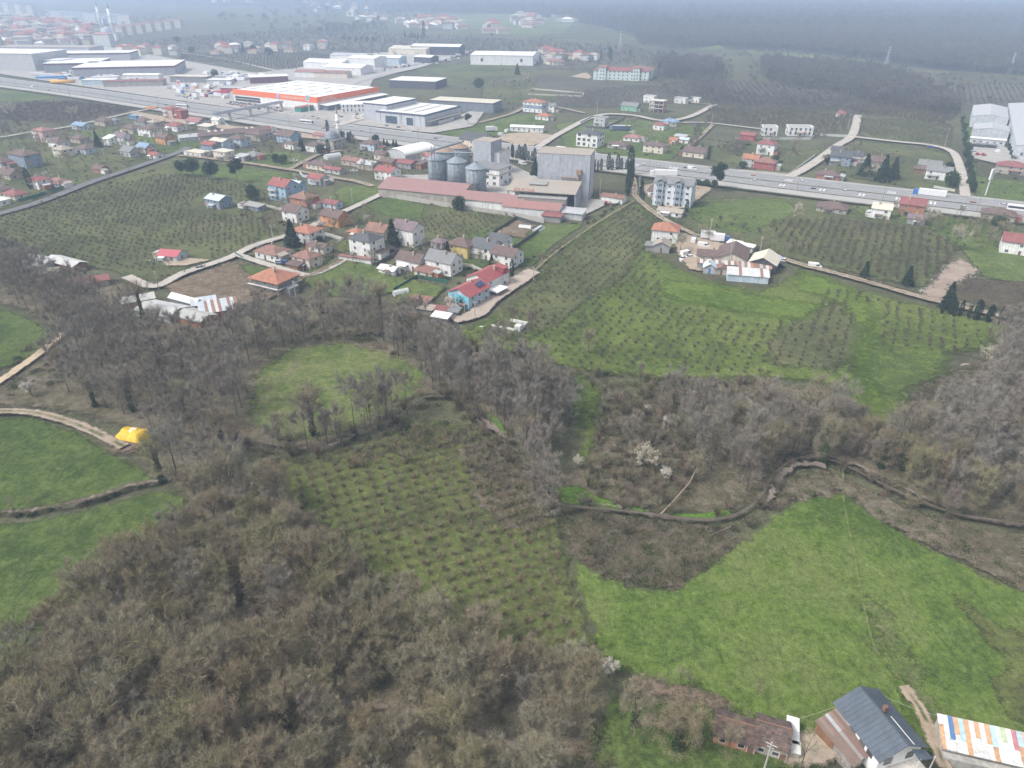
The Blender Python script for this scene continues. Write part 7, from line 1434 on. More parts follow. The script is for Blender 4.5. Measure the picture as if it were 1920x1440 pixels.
rest += [(p[0], p[1], 1.0) for p in np.concatenate([
    fill([(-60, 485), (30, 490), (70, 520), (120, 560), (180, 575), (215, 620), (300, 655), (390, 650), (440, 625), (480, 640), (470, 720), (460, 800), (400, 830), (300, 815), (200, 770), (120, 740), (70, 680), (120, 635), (60, 590), (-60, 545)], 5.0, .42, .95, RIV),
    fill([(430, 625), (540, 600), (640, 602), (760, 622), (850, 672), (950, 712), (1040, 740), (1060, 790), (1010, 850), (960, 820), (880, 745), (800, 735), (780, 690), (700, 655), (560, 650), (480, 690)], 4.8, .42, .85, RIV),
    fill([(470, 790), (520, 835), (620, 852), (700, 822), (790, 770), (760, 745), (700, 790), (620, 825), (520, 825)], 4.6, .4, .8, RIV), fill([(860, 740), (960, 715), (1060, 735), (1075, 800), (1040, 880), (990, 870), (950, 830)], 4.0, .4, .95, RIV), fill([(780, 700), (860, 690), (900, 740), (880, 760), (800, 745)], 4.4, .4, .9, RIV), fill([(1000, 880), (1060, 900), (1050, 960), (1010, 1000), (990, 930)], 4.5, .4, .6, RIV),
    fill([(1720, 790), (1860, 730), (1990, 690), (1990, 850), (1830, 835)], 4.6, .4, .9), fill([(1850, 640), (1990, 600), (1990, 690), (1880, 700)], 5, .4, .8),
    fill([(1130, 780), (1290, 760), (1340, 790), (1300, 860), (1150, 860)], 6, .4, .35),
    fill([(300, 850), (420, 870), (480, 900), (430, 950), (340, 940)], 4.4, .4, .8), fill([(380, 850), (560, 858), (700, 828), (780, 800), (740, 785), (600, 850)], 5, .4, .6)])]
scatter('woodland', rest, LOD, 'dense grey brown leafless woodland around the stream and the clearing', 1.0, 'woodland')
# budding, ivy clad and red-brown trees that stand out
for x, y, s, lb in [(480, 1010, 1.1, 'olive budding tree at the top corner of the near wood'), (835, 1270, .9, 'yellow green budding tree at the edge of the hazel orchard'), (1525, 800, 1.25, 'tall olive tree standing above the stream wood beside the lime grass'), (75, 1400, 1, 'yellowish budding tree low in the near wood'), (455, 1420, .9, 'golden budding tree at the bottom of the near wood'), (690, 790, .8, 'small orange tinged tree by the clearing'), (785, 825, .55, 'small lime green willow by the stream bend'), (1300, 900, .7, 'yellow stemmed leaning tree on the stream bank'), (910, 1330, .8, 'yellow budding tree beside the woodland path')]:
    place(TY, 'budding_tree', [(*at(x, y)[:2], s)], lb, 'tree', None, 1, 1)
iv = [(588, 820, 1.2), (525, 828, .75), (422, 850, .9), (250, 775, .95), (180, 765, .9), (350, 790, 1), (305, 905, 1), (1190, 1365, .85), (1268, 1410, .9), (1650, 880, 1), (1690, 885, .9), (1540, 870, 1), (270, 600, 1), (300, 640, .9), (605, 590, 1), (660, 575, 1), (715, 600, 1), (780, 660, 1.1), (120, 700, .8), (345, 700, 1), (1350, 830, 1), (1885, 940, .9), (740, 640, .9), (990, 850, .9)]
def ivy_lab(x, y):
    w = [(588, 820, 'in front of the round clearing'), (250, 775, 'behind the yellow tent'), (350, 790, 'at the left corner of the clearing'), (305, 905, 'at the end of the grass ditch'), (1220, 1385, 'on the verge beside the near wood'), (1650, 880, 'above the gravel bank of the stream'), (285, 620, 'beside the white cattle sheds'), (660, 585, 'between the orange roof and the clearing'), (780, 650, 'below the scrap yard'), (1350, 830, 'inside the stream wood'), (1885, 940, 'at the right end of the stream'), (990, 850, 'over the upper stream bend')]
    return 'bare tree with a dark ivy covered trunk '+min(w, key=lambda q: (q[0]-x)**2+(q[1]-y)**2)[2]
for x, y, s in iv[:]:
    place(IVY, 'ivy_clad_tree', [(*at(x, y)[:2], s)], ivy_lab(x, y), 'tree', 'ivy clad trees', .95, 1.05)
al = [bare_tree(90+i, 13, 2.2, n=3000, L=.7, w=.03, mat=twigm('alder_twigs', [(0, (.22, .16, .14)), (1, (.24, .2, .18))]), nl=14, nsub=4, base=.15, upd=-.5) for i in range(2)]
AL = [[('trunk', t), ('crown', c)] for t, c in al]
for x, y, s, lb in [(725, 795, 1.05, 'tall conical brown alder in front of the clearing'), (615, 835, .8, 'pointed reddish alder at the foot of the clearing'), (640, 838, .7, 'slim reddish alder between the stream and the clearing'), (1005, 870, .95, 'broad purple brown tree over the stream bend'), (1104, 662, .75, 'lone grey tree in the middle of the green orchard'), (1200, 720, .6, 'slender bare tree at the foot of the green orchard'), (1018, 695, .8, 'bare tree between the orchard and the valley wood'), (1770, 975, .8, 'bare tree leaning over the right end of the stream'), (995, 630, .8, 'bare tree by the roofless white enclosure'), (960, 620, .8, 'bare tree beside the village lane end')]:
    place(AL if s != .75 else TREES[:1], 'alder_tree' if s != .75 else 'bare_tree', [(*at(x, y)[:2], s)], lb, 'tree', None, 1, 1)
SP = [[('trunk', t), ('crown', c)] for t, c in (bare_tree(110+i, 9, 2.2, n=900, L=.9, w=.03, base=.35, nl=6, nsub=4, trunk_r=.13) for i in range(2))]
for x, y, s, lb in [(1360, 1425, .9, 'bare tree with a dark trunk in front of the tiled cottage'), (1315, 1405, .85, 'bare tree at the left gable of the tiled cottage'), (1275, 1285, .5, 'small bare tree in the near meadow edge'), (1418, 1308, .42, 'small forked bare tree in the meadow above the cottage'), (1500, 1440, .8, 'thin bare tree in the cottage yard'), (1205, 1400, .9, 'bare tree on the green verge beside the near wood'), (320, 510, .6, 'thin bare tree beside the red roofed cabin'), (1290, 1290, .4, 'sapling beside the worn earth patch'), (1700, 905, 1, 'slender bare tree above the gravel bank'), (1615, 860, 1, 'leaning slender tree at the stream bend'), (1630, 865, .9, 'upright slender tree at the stream bend'), (1855, 630, .8, 'bare spreading tree beside the farm track'), (1790, 560, .8, 'bare tree beside the rubble'), (28, 962, .45, 'stunted bare tree beside the ditch'), (985, 1440, .9, 'bare tree at the bottom edge of the near wood')]:
    place(SP, 'bare_tree', [(*at(x, y)[:2], s)], lb, 'tree', None, 1, 1)

# --- hazel bushes in rows
HZ = [hazel(200+i, h, r, mat=M_HAZEL) for i, (h, r) in enumerate([(3.0, 1.6), (3.4, 1.8), (2.6, 1.4), (3.2, 1.9), (2.8, 1.6)])]
HAZ = [[('stems', s), ('twigs', t)] for s, t in HZ]
orch = fill([(500, 890), (650, 860), (760, 810), (880, 815), (960, 890), (1010, 930), (1040, 1000), (1052, 1060), (1085, 1150), (1105, 1215), (1000, 1225), (860, 1195), (770, 1140), (700, 1080), (650, 1010), (570, 950)], (3.05, 3.05), .06, .97, rot=24)
opx = to_px(orch); orch = orch[np.argsort(-opx[1])]; pl = [(p[0], p[1]) for p in orch][:300]
place(HAZ, 'hazel_bush', pl, zone_haz, 'bush', 'hazel bushes of the near orchard', .6, .78)
HLOD = [hazel(230+i, 2.6, 1.6, n=260, L=.65, w=.06, stems=8, lod=True, mat=M_HAZF)[1] for i in range(4)]
HLOD2 = [hazel(240+i, 2.6, 1.6, n=80, L=.8, w=.15, stems=6, lod=True, mat=M_HAZF)[1] for i in range(3)]
ORCH_REST = orch[300:]
big = fill([(1185, 385), (1235, 415), (1215, 470), (1270, 530), (1330, 590), (1440, 610), (1520, 590), (1560, 540), (1640, 560), (1760, 590), (1900, 625), (1840, 650), (1780, 665), (1620, 660), (1600, 700), (1500, 705), (1300, 700), (1130, 695), (1000, 670), (900, 640), (880, 625), (960, 600), (1010, 520), (1100, 440)], (3.2, 3.4), .13, .84, rot=62)
bx, by = to_px(big); keepb = [(x_, y_) for (x_, y_), a, b_ in zip(big, bx, by) if not (1240 < a < 1500 and b_ < 575) and not (1600 < a < 1650 and b_ > 570)]
scatter('hazel_orchard', [(p[0], p[1], .7) for p in ORCH_REST], [h_[1] for h_ in HZ], 'upper rows of leafless hazel bushes of the near orchard by the stream', 1.0, 'orchard')
scatter('hazel_orchard', [(x, y, .72) for x, y in keepb], HLOD, 'rows of small leafless hazel bushes across the broad green orchard', 1.0, 'orchard')
lo = fill([(-60, 425), (60, 392), (180, 355), (285, 330), (330, 328), (440, 342), (500, 360), (500, 420), (520, 440), (470, 462), (430, 480), (345, 505), (250, 510), (150, 495), (60, 468), (-60, 450)], (3.3, 3.5), .15, .92, rot=62)
lx, ly = to_px(lo); lo = [(a[0], a[1], .75) for a, x, y in zip(lo, lx, ly) if not (300 < x < 395 and 465 < y < 505) and not (360 < x < 450 and 375 < y < 405)]
scatter('hazel_orchard', lo, HLOD, 'rows of leafless hazel bushes in the broad field left of the village', 1.0, 'orchard')
def orchard(poly, d, lb, src=None, s=.8, rot=62, jit=.15, keep=.92): scatter('orchard', [(p[0], p[1], s) for p in fill(poly, d, jit, keep, rot=rot)], src or HLOD2, lb, 1.0, 'orchard')
orchard([(1440, 420), (1560, 410), (1690, 425), (1790, 450), (1790, 480), (1740, 540), (1640, 520), (1560, 500), (1480, 475)], 3.4, 'close rows of leafless bushes beside the farm track and the rubble', HLOD, .95)
orchard([(650, 410), (760, 420), (840, 395), (980, 408), (920, 440), (880, 455), (790, 440), (700, 425)], 3.6, 'leafless bushes in the field behind the white village houses', HLOD, .7)
orchard([(1612, 224), (1768, 228), (1786, 242), (1780, 274), (1740, 270), (1640, 258), (1608, 248)], (2.5, 5), 'straight dark rows of bushes inside the bend of the side road', rot=5)
orchard([(1050, 202), (1150, 204), (1230, 198), (1330, 192), (1330, 168), (1200, 162), (1100, 170), (1000, 190)], 4.5, 'dull brown orchard below the long school')
orchard([(900, 135), (1090, 128), (1330, 130), (1370, 155), (1330, 170), (1220, 158), (1100, 135), (1000, 132)], 6, 'hazy orchard behind the long school', s=1.0)
orchard([(340, 102), (560, 100), (640, 105), (550, 133), (340, 114)], 6, 'hazy orchard beyond the store yards', s=1.1)
orchard([(240, 80), (560, 56), (900, 74), (1180, 88), (1300, 124), (1060, 126), (880, 112), (640, 100), (340, 96)], 13, 'vast hazy orchards in front of the far forest', s=1.9, jit=.38)
orchard([(1380, 155), (1500, 162), (1590, 172), (1596, 190), (1560, 204), (1400, 198), (1345, 175)], (3, 6), 'striped orchard in front of the dark copse', rot=80)
orchard([(1695, 162), (1920, 157), (1990, 178), (1990, 200), (1850, 202), (1780, 186)], 5, 'hazy orchard behind the grey warehouses')
orchard([(1330, 205), (1480, 210), (1600, 220), (1590, 245), (1540, 262), (1440, 240), (1350, 232), (1300, 240), (1290, 285), (1400, 270), (1400, 300), (1310, 270)], 4.2, 'tangled brown bushes between the road and the copse', s=1.25, jit=.4)
orchard([(50, 195), (140, 192), (255, 207), (200, 222), (100, 230), (-40, 226)], 4.5, 'brown thicket below the highway at the left', s=1.2, jit=.45)
orchard([(-40, 228), (30, 230), (60, 240), (40, 252), (-40, 255)], 5, 'pale blossoming scrub at the left edge', s=1.5, jit=.45, keep=.5)
orchard([(1300, 395), (1380, 410), (1440, 425), (1420, 445), (1330, 430), (1260, 410)], 5, 'scattered brown bushes in the field under the highway', HLOD, 1.0, jit=.45, keep=.5)
orchard([(1800, 190), (1800, 215), (1770, 235), (1600, 215), (1600, 200), (1700, 195)], 4.5, 'brown thicket above the side road orchard', s=1.5, jit=.4)

# brambles, scrub and undergrowth
def bramble(seed, n=420, leafy=.3):
    rng = np.random.RandomState(seed); P = lump(rng, n, (0, 0, .35), (1.5, 1.5, .75), 6); P[:, 2] = np.abs(P[:, 2]); D = nrm(rng.normal(size=(n, 3))+np.array([0, 0, .3])); V, F = blades(P, D, rng.uniform(.4, 1, n), rng.uniform(.03, .06, n), rng)
    k = int(n*leafy); Q = lump(rng, k, (0, 0, .35), (1.5, 1.5, .75), 6); Q[:, 2] = np.abs(Q[:, 2]); V2, F2 = leafs(Q, .22, rng)
    return merged('bramble', [(V, F, 0), (V2, F2, 1)], [M_BRAM, M_GREEN])
BR = [bramble(300, 420, .1), bramble(301, 380, .35), bramble(302, 460, .05), bramble(303, 300, .9)]
scr = np.concatenate([np.array([(p[0]+RNG.uniform(-2.4, 2.4), p[1]+RNG.uniform(.9, 3.2)*RNG.choice([-1, 1])) for R_ in (R1, R2, R3, R2) for p in spline(W2(R_), 1.8) if RNG.uniform() < .55]),
    fill([(860, 800), (930, 835), (1000, 885), (1035, 950), (1010, 1000), (950, 985), (900, 920), (870, 860)], 1.7, .4, .95, RIV),
    fill([(700, 830), (780, 795), (860, 800), (880, 840), (760, 850), (640, 875), (520, 885), (500, 865), (620, 860)], 1.9, .4, .9, RIV),
    fill([(1048, 980), (1150, 978), (1260, 988), (1360, 995), (1380, 1015), (1340, 1055), (1300, 1085), (1262, 1106), (1200, 1098), (1120, 1072), (1060, 1030)], 1.5, .4, .97, RIV),
    fill([(1440, 960), (1470, 905), (1540, 885), (1640, 928), (1760, 978), (1960, 1022), (1960, 1135), (1870, 1085), (1760, 1036), (1650, 980), (1578, 924), (1500, 940)], 1.9, .4, .7, RIV+[([(1578, 880), (1579, 930), (1585, 980)], .8)]),
    fill([(1140, 745), (1300, 725), (1440, 720), (1420, 800), (1320, 850), (1290, 950), (1200, 955), (1120, 940), (1110, 870)], 2.4, .42, .9, RIV),
    fill([(1710, 745), (1790, 695), (1900, 680), (1900, 740), (1760, 790), (1730, 800)], 2.0, .4, .95),
    fill([(60, 640), (110, 660), (130, 720), (60, 740), (-40, 760), (-40, 740)], 2.6, .4, .6),
    fill([(640, 560), (780, 590), (850, 640), (960, 690), (1060, 740), (1000, 800), (860, 730), (700, 650), (560, 640)], 3.0, .4, .7, RIV),
    fill([(1000, 690), (1140, 700), (1250, 705), (1200, 740), (1060, 730)], 3.4, .4, .7),
    fill([(20, 1290), (150, 1160), (350, 990), (620, 1060), (800, 1220), (1110, 1270), (1080, 1450), (0, 1450)], 3.4, .4, .6, WOODP),
    fill([(1040, 1420), (1130, 1380), (1180, 1440), (1040, 1470)], 2.2, .4, .8)])
for _b in BANKG: scr = scr[sdf(W2(_b), scr) < -.3]
scatter('undergrowth', scr, BR, 'tangled brown brambles and scrub on the stream banks and wood edges', 1.0, 'undergrowth')
big_scr = fill([(1130, 745), (1300, 722), (1440, 716), (1450, 760), (1350, 800), (1310, 860), (1300, 950), (1200, 955), (1100, 920), (1115, 860)], 3.2, .42, .92)
big_scr = np.concatenate([np.array([(p[0]+RNG.uniform(-2.4, 2.4), p[1]+RNG.uniform(.9, 3.2)*RNG.choice([-1, 1])) for R_ in (R1, R2, R3, R2) for p in spline(W2(R_), 1.8) if RNG.uniform() < .55]),big_scr, fill([(880, 640), (1000, 680), (1130, 700), (1110, 740), (1000, 730), (900, 680)], 5, .42, .7), fill([(560, 880), (700, 850), (860, 820), (960, 880), (1010, 950), (930, 960), (800, 880)], 7, .4, .4), fill([(1060, 1000), (1330, 1010), (1300, 1070), (1120, 1060)], 5, .4, .5)])
place([[('stems', s), ('twigs', t)] for s, t in (hazel(260+i, 3.6, 2.2, n=900, L=.7, w=.035, stems=14, mat=M_BRAM if i else M_TWIG) for i in range(4))], 'scrub_bush', big_scr[:290], lambda k, p: 'rounded brown leafless bush '+(lambda x, y: 'in the brown scrub below the stream' if y > 985 else 'at the foot of the green orchard' if y < 745 else 'between the near orchard and the stream' if x < 1040 else 'in the thicket around the white blossoms' if x < 1260 else 'in the thicket beside the grey stream wood')(*to_px(p[:2])), 'bush', 'thicket bushes by the stream', .7, 1.25)

# far woods: a copse in the middle distance, hedges of trees, the forest out to the haze
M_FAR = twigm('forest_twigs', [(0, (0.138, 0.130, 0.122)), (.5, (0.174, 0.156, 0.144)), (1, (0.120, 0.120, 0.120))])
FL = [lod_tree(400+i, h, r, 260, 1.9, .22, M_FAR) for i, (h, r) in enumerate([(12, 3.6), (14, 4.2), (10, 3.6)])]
def woods(poly, d, lb, s=1.0, keep=.95, jit=.45): return [(p[0], p[1], s) for p in fill(poly, d, jit, keep)]
far = woods([(1425, 122), (1480, 128), (1560, 130), (1640, 140), (1700, 158), (1770, 190), (1790, 215), (1770, 222), (1700, 200), (1640, 200), (1600, 185), (1560, 172), (1480, 165), (1430, 148)], 5.5, '')
far += woods([(1232, 120), (1340, 124), (1356, 145), (1340, 150), (1240, 148)], 6, '') + woods([(1190, 76), (1340, 86), (1300, 94), (1200, 84)], 8, '') + woods([(1340, 180), (1600, 200), (1600, 216), (1330, 205)], 7, '', .7)
far += woods([(1280, 148), (1350, 150), (1370, 205), (1300, 180)], 8, '', .7)
for _p, _d, _k in (([(1400, 118), (1800, 150), (1810, 225), (1600, 215), (1400, 170)], 11, .35), ([(1200, 110), (1370, 115), (1380, 210), (1260, 200)], 11, .35), ([(860, 60), (1200, 92), (1180, 130), (900, 108)], 30, .3), ([(1360, 95), (1620, 112), (1700, 150), (1500, 125), (1380, 112)], 12, .4), ([(1780, 140), (1990, 150), (1990, 200), (1800, 205)], 22, .4)): far += woods(_p, _d, '', .7, _k)
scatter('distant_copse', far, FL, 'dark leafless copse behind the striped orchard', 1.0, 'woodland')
fo = woods([(1190, 66), (1360, 88), (1480, 93), (1600, 104), (1760, 128), (1990, 150), (2060, 110), (1960, 60), (1200, 52)], 7.5, '', 1.0)
fo += woods([(700, 20), (980, 28), (1130, 50), (1190, 64), (1960, 60), (2100, 50), (2000, 20), (1600, 14), (900, 10)], 14, '', 1.7)
fo += woods([(200, 2), (700, 14), (1600, 12), (2150, 18), (2150, -14), (1000, -18), (200, -14)], 42, '', 4.0)
scatter('distant_forest', fo, FL, 'endless bluish leafless forest fading into the haze', 1.0, 'forest')
fl2 = woods([(0, 0), (700, 2), (700, -16), (-200, -18)], 60, '', 3.5, .5) + woods([(560, 60), (720, 50), (730, 60), (600, 70)], 14, '', 1.1, .5) + woods([(380, 40), (560, 20), (900, 22), (740, 56), (500, 66)], 45, '', 1.6, .35) + woods([(0, 28), (180, 30), (330, 40), (350, 52), (180, 80), (-20, 84)], 26, '', .9, .35)
scatter('distant_trees', fl2, FL, 'scattered hazy trees around the far town and fields', 1.0, 'trees')

scatter('town_houses', TOWN, TOWNM, 'dense low reddish roofed houses of the far town', 1.0, 'houses')
# evergreens and garden trees
EV = {k: [[('trunk', t), ('crown', c)] for t, c in (ever(500+i*7, k, h, r) for i in range(2))] for k, h, r in (('cypress', 9, 1.2), ('spruce', 10, 2.6), ('pine', 12, 3.2), ('umbrella', 8.5, 3.6), ('round', 5, 2.4))}
for kind, x, y, s, lb in [
    ('umbrella', 340, 330, .8, 'leftmost umbrella pine of the dark group below the red roofed street'), ('umbrella', 362, 332, 1.05, 'broad umbrella pine in the middle of the dark pine group'), ('umbrella', 397, 338, 1.1, 'spreading umbrella pine at the right of the dark pine group'),
    ('pine', 446, 343, 1.1, 'tall open pine beside the dirt lane'), ('round', 474, 376, 1.3, 'round dark evergreen beside the grey blue house'), ('spruce', 549, 462, 1.15, 'dark spruce beside the white house with an orange hip roof'),
    ('spruce', 737, 462, 1.05, 'tall dark spruce in front of the white house with purple roof'), ('spruce', 840, 485, .8, 'dark conifer in the hedge behind the grey gable house'), ('spruce', 922, 500, .5, 'small conical fir beside the black roofed house'),
    ('round', 862, 395, 1.35, 'clipped round dark tree against the factory wall'), ('spruce', 185, 276, 1.0, 'tall dark fir among the left village roofs'), ('cypress', 58, 355, 1.3, 'leaning dark cypress beside the white house at the left road'),
    ('spruce', 566, 283, .9, 'dark conifer left of the small mosque'), ('cypress', 615, 250, 1.0, 'narrow cypress behind the mosque dome'), ('round', 602, 290, 1.2, 'dark garden tree in front of the mosque'), ('cypress', 617, 290, 1.0, 'narrow dark cypress before the mosque'),
    ('round', 518, 305, .9, 'dark bush beside the dirt lane'), ('round', 532, 308, 1.2, 'purple brown shrub clump in the green by the dirt lane'), ('pine', 1342, 358, 1.15, 'large dark pine at the edge of the highway'),
    ('cypress', 1181, 330, 1.7, 'tallest cypress at the end of the dark row by the highway'), ('spruce', 1003, 330, 1.0, 'young fir in the factory yard'), ('round', 897, 165, 2.0, 'very large dark umbrella tree behind the white works'), ('pine', 878, 235, .8, 'umbrella tree beside the low white bungalow'),
    ('spruce', 1620, 330, 1.3, 'dark fir left of the brick gabled house by the side road'), ('spruce', 1653, 340, 1.5, 'tall dark fir in front of the gabled house by the side road'), ('spruce', 1673, 336, 1.3, 'dark fir right of the gabled house by the side road'), ('round', 1782, 350, 1.5, 'large round dark tree beside the grey roofed villa'), ('round', 1778, 318, .9, 'dark tree behind the grey roofed villa'),
    ('cypress', 1328, 300, 1.0, 'narrow cypress beside the low brown house'), ('cypress', 1287, 400, .8, 'narrow cypress at the corner of the blue white apartment block'), ('round', 870, 575, 1.0, 'dark green tree before the light blue gable'), ('cypress', 960, 520, .8, 'cypress beside the red roofed house at the lane'),
    ('spruce', 1774, 580, .9, 'square dark ivy stump beside the rubble'), ('spruce', 430, 100, 1.4, 'tall fir beside the far white villa'), ('spruce', 457, 100, 1.3, 'second tall fir in the far garden row'), ('round', 476, 100, 2, 'round dark tree in the far garden row'), ('round', 505, 104, 2, 'large dark tree at the right of the far garden row'), ('round', 333, 80, 2.2, 'round tree alone in the hazy field'), ('round', 360, 100, 1.8, 'dark tree at the left of the far villa'),
    ('round', 403, 145, 1.6, 'dark tree at the edge of the truck yard'), ('cypress', 795, 70, 3.0, 'tall pointed tree far beyond the works'), ('round', 920, 60, 3, 'hazy round tree far behind the green house'), ('cypress', 1142, 110, 1.8, 'leftmost pair of thin cypresses behind the school'), ('cypress', 1146, 111, 1.6, 'shorter of the thin cypresses behind the school'), ('cypress', 1126, 111, 1.2, 'small cypress behind the school'), ('cypress', 1181, 108, 1.3, 'lone cypress behind the school roof'),
    ('cypress', 1235, 140, 1.5, 'dark poplar at the right end of the school'), ('spruce', 970, 140, 1.2, 'dark tree below the big white warehouse'), ('cypress', 1612, 278, .6, 'small dark cypress by the side road'), ('spruce', 1620, 520, .7, 'ivy covered dark bush by the farm track'), ('spruce', 1700, 535, .8, 'dark ivy clump beside the farm track'),
    ('round', 600, 455, .6, 'small garden tree by the white garage'), ('round', 1550, 307, 1, 'dark garden bush at the corner of the side road'), ('round', 1454, 306, .9, 'round green bush beside the brown red house'), ('round', 1393, 316, .9, 'round tree before the orange gabled house'), ('round', 1283, 288, 1, 'dark tree behind the cream house'), ('round', 1870, 430, 1.2, 'dark tree before the brown roofed house at the right'), ('round', 705, 268, 1.0, 'dark tree by the pale blue house')]:
    place(EV[kind], {'umbrella': 'umbrella_pine', 'pine': 'pine_tree', 'round': 'evergreen_tree', 'spruce': 'fir_tree', 'cypress': 'cypress_tree'}[kind], [(*at(x, y)[:2], s)], lb, 'tree', None, .97, 1.03)
for gx0, gy0, gx1, gy1, n, kind, s, lb, gp in [(955, 296, 1000, 306, 11, 'cypress', 1.0, 'dark cypress in the clipped row beside the factory gate', 'cypresses by the factory gate'), (641, 265, 665, 270, 8, 'cypress', .95, 'dark cypress in the row beside the mosque wall', 'cypresses by the mosque'), (1104, 322, 1172, 320, 9, 'cypress', 1.0, 'dark conifer in the row between the grey tower and the highway', 'conifers beside the grey tower'), (1180, 335, 1180, 368, 5, 'cypress', 1.4, 'tall cypress along the lane beside the grey tower', 'cypresses along the lane'), (1770, 590, 1925, 618, 16, 'cypress', .75, 'ivy covered upright tree in the row along the farm track', 'ivy row along the farm track'), (1805, 225, 1822, 360, 24, 'round', .75, 'dark shrub in the long hedge beside the side road', 'hedge shrubs beside the warehouses'), (1893, 262, 1898, 300, 6, 'round', .6, 'dark shrub along the grey warehouse wall', 'shrubs along the warehouse'), (645, 75, 700, 78, 6, 'round', 1.6, 'hazy dark tree in the row beyond the yards', 'hazy tree row'), (760, 70, 790, 72, 6, 'spruce', 1.2, 'hazy fir in the row beyond the works', 'hazy fir row'), (712, 272, 745, 276, 5, 'spruce', .55, 'young fir in the row below the highway', 'young firs below the highway'), (1200, 348, 1203, 380, 6, 'cypress', .6, 'small cypress along the farm lane', 'small cypresses along the farm lane'), (1235, 395, 1262, 400, 4, 'round', .7, 'small garden tree below the apartment block', 'garden trees below the apartment block'), (1300, 348, 1335, 352, 5, 'round', .7, 'roadside shrub before the big pine', 'roadside shrubs')]:
    pts = []
    for k in range(n):
        t = k/(n-1); p = at(gx0+(gx1-gx0)*t, gy0+(gy1-gy0)*t); pts.append((p.x+RNG.uniform(-1, 1), p.y+RNG.uniform(-1, 1), s*RNG.uniform(.65, 1.1)))
    place(EV[kind], {'round': 'evergreen_shrub', 'spruce': 'fir_tree', 'cypress': 'cypress_tree'}[kind], pts, lb, 'tree' if kind != 'round' else 'shrub', gp, .8, 1.2)
GREENS = [bramble(340+i, 160, 1.6) for i in range(2)]+[hazel(270+i, 2.6, 1.5, n=200, L=.6, w=.07, stems=7, lod=True, mat=M_BRAM)[1] for i in range(3)]
vg = []
for poly, d_, kp in [([(-20, 255), (120, 235), (320, 228), (480, 260), (640, 275), (640, 290), (470, 308), (330, 300), (200, 330), (60, 380), (-20, 395)], 7, .55), ([(640, 275), (790, 278), (800, 330), (700, 350), (640, 330)], 6, .6), ([(500, 400), (620, 385), (700, 430), (800, 440), (960, 460), (970, 520), (860, 560), (740, 520), (620, 500), (560, 520), (460, 490)], 5, .5), ([(1130, 255), (1310, 250), (1310, 305), (1140, 292)], 7, .5), ([(1380, 250), (1510, 270), (1490, 322), (1380, 318)], 7, .5), ([(1540, 280), (1690, 285), (1700, 350), (1545, 335)], 6, .7), ([(1530, 385), (1900, 405), (1930, 470), (1780, 470), (1640, 430)], 6, .6), ([(1200, 350), (1330, 352), (1300, 410), (1230, 400)], 6, .35), ([(1810, 300), (1930, 310), (1930, 370), (1820, 365)], 8, .5), ([(780, 560), (860, 560), (870, 620), (780, 620)], 3.5, .6), ([(860, 150), (1010, 150), (1010, 200), (900, 235)], 9, .5)]: vg += [tuple(p) for p in fill(poly, d_, .45, kp)]
vg = [p for p in vg if not near_hw(p) and all((p[0]-fx)**2+(p[1]-fy)**2 > (fr*.95)**2 for fx, fy, fr in FOOT)]
scatter('garden_shrubs', vg, GREENS, 'mixed brown and dark green garden shrubs around the houses', .8, 'shrubs')
hl = []
for path, st in [([(60, 388), (180, 352), (285, 322)], 3), ([(1480, 486), (1560, 508), (1640, 530), (1720, 552)], 2.5), ([(745, 368), (840, 392), (940, 408)], 4), ([(1000, 508), (1040, 474), (1088, 440)], 2.5), ([(960, 498), (990, 486), (1020, 480)], 2), ([(1040, 415), (1100, 420), (1140, 395), (1170, 375)], 2.2), ([(1265, 425), (1330, 452), (1420, 470), (1470, 482)], 3), ([(600, 470), (690, 455), (760, 470), (860, 492)], 3), ([(1330, 262), (1400, 272), (1400, 268)], 2.4), ([(720, 505), (760, 520), (840, 525)], 3), ([(455, 405), (520, 415), (560, 432)], 2.2), ([(300, 520), (360, 512), (420, 494)], 2.6), ([(1010, 690), (1180, 708), (1300, 716), (1440, 716)], 2.2), ([(545, 640), (640, 632), (760, 655), (820, 700)], 2.5), ([(1300, 412), (1400, 408), (1450, 415)], 3), ([(-20, 975), (120, 957), (220, 930), (300, 912)], 2.8)]:
    C = spline(W2(path), st); hl += [(p[0]+RNG.uniform(-.8, .8), p[1]+RNG.uniform(-.8, .8)) for p in C if RNG.uniform() < .85]
scatter('hedgerow', hl, GREENS+BR[:2], 'rough brown hedgerows along field edges and lanes', .8, 'hedge')
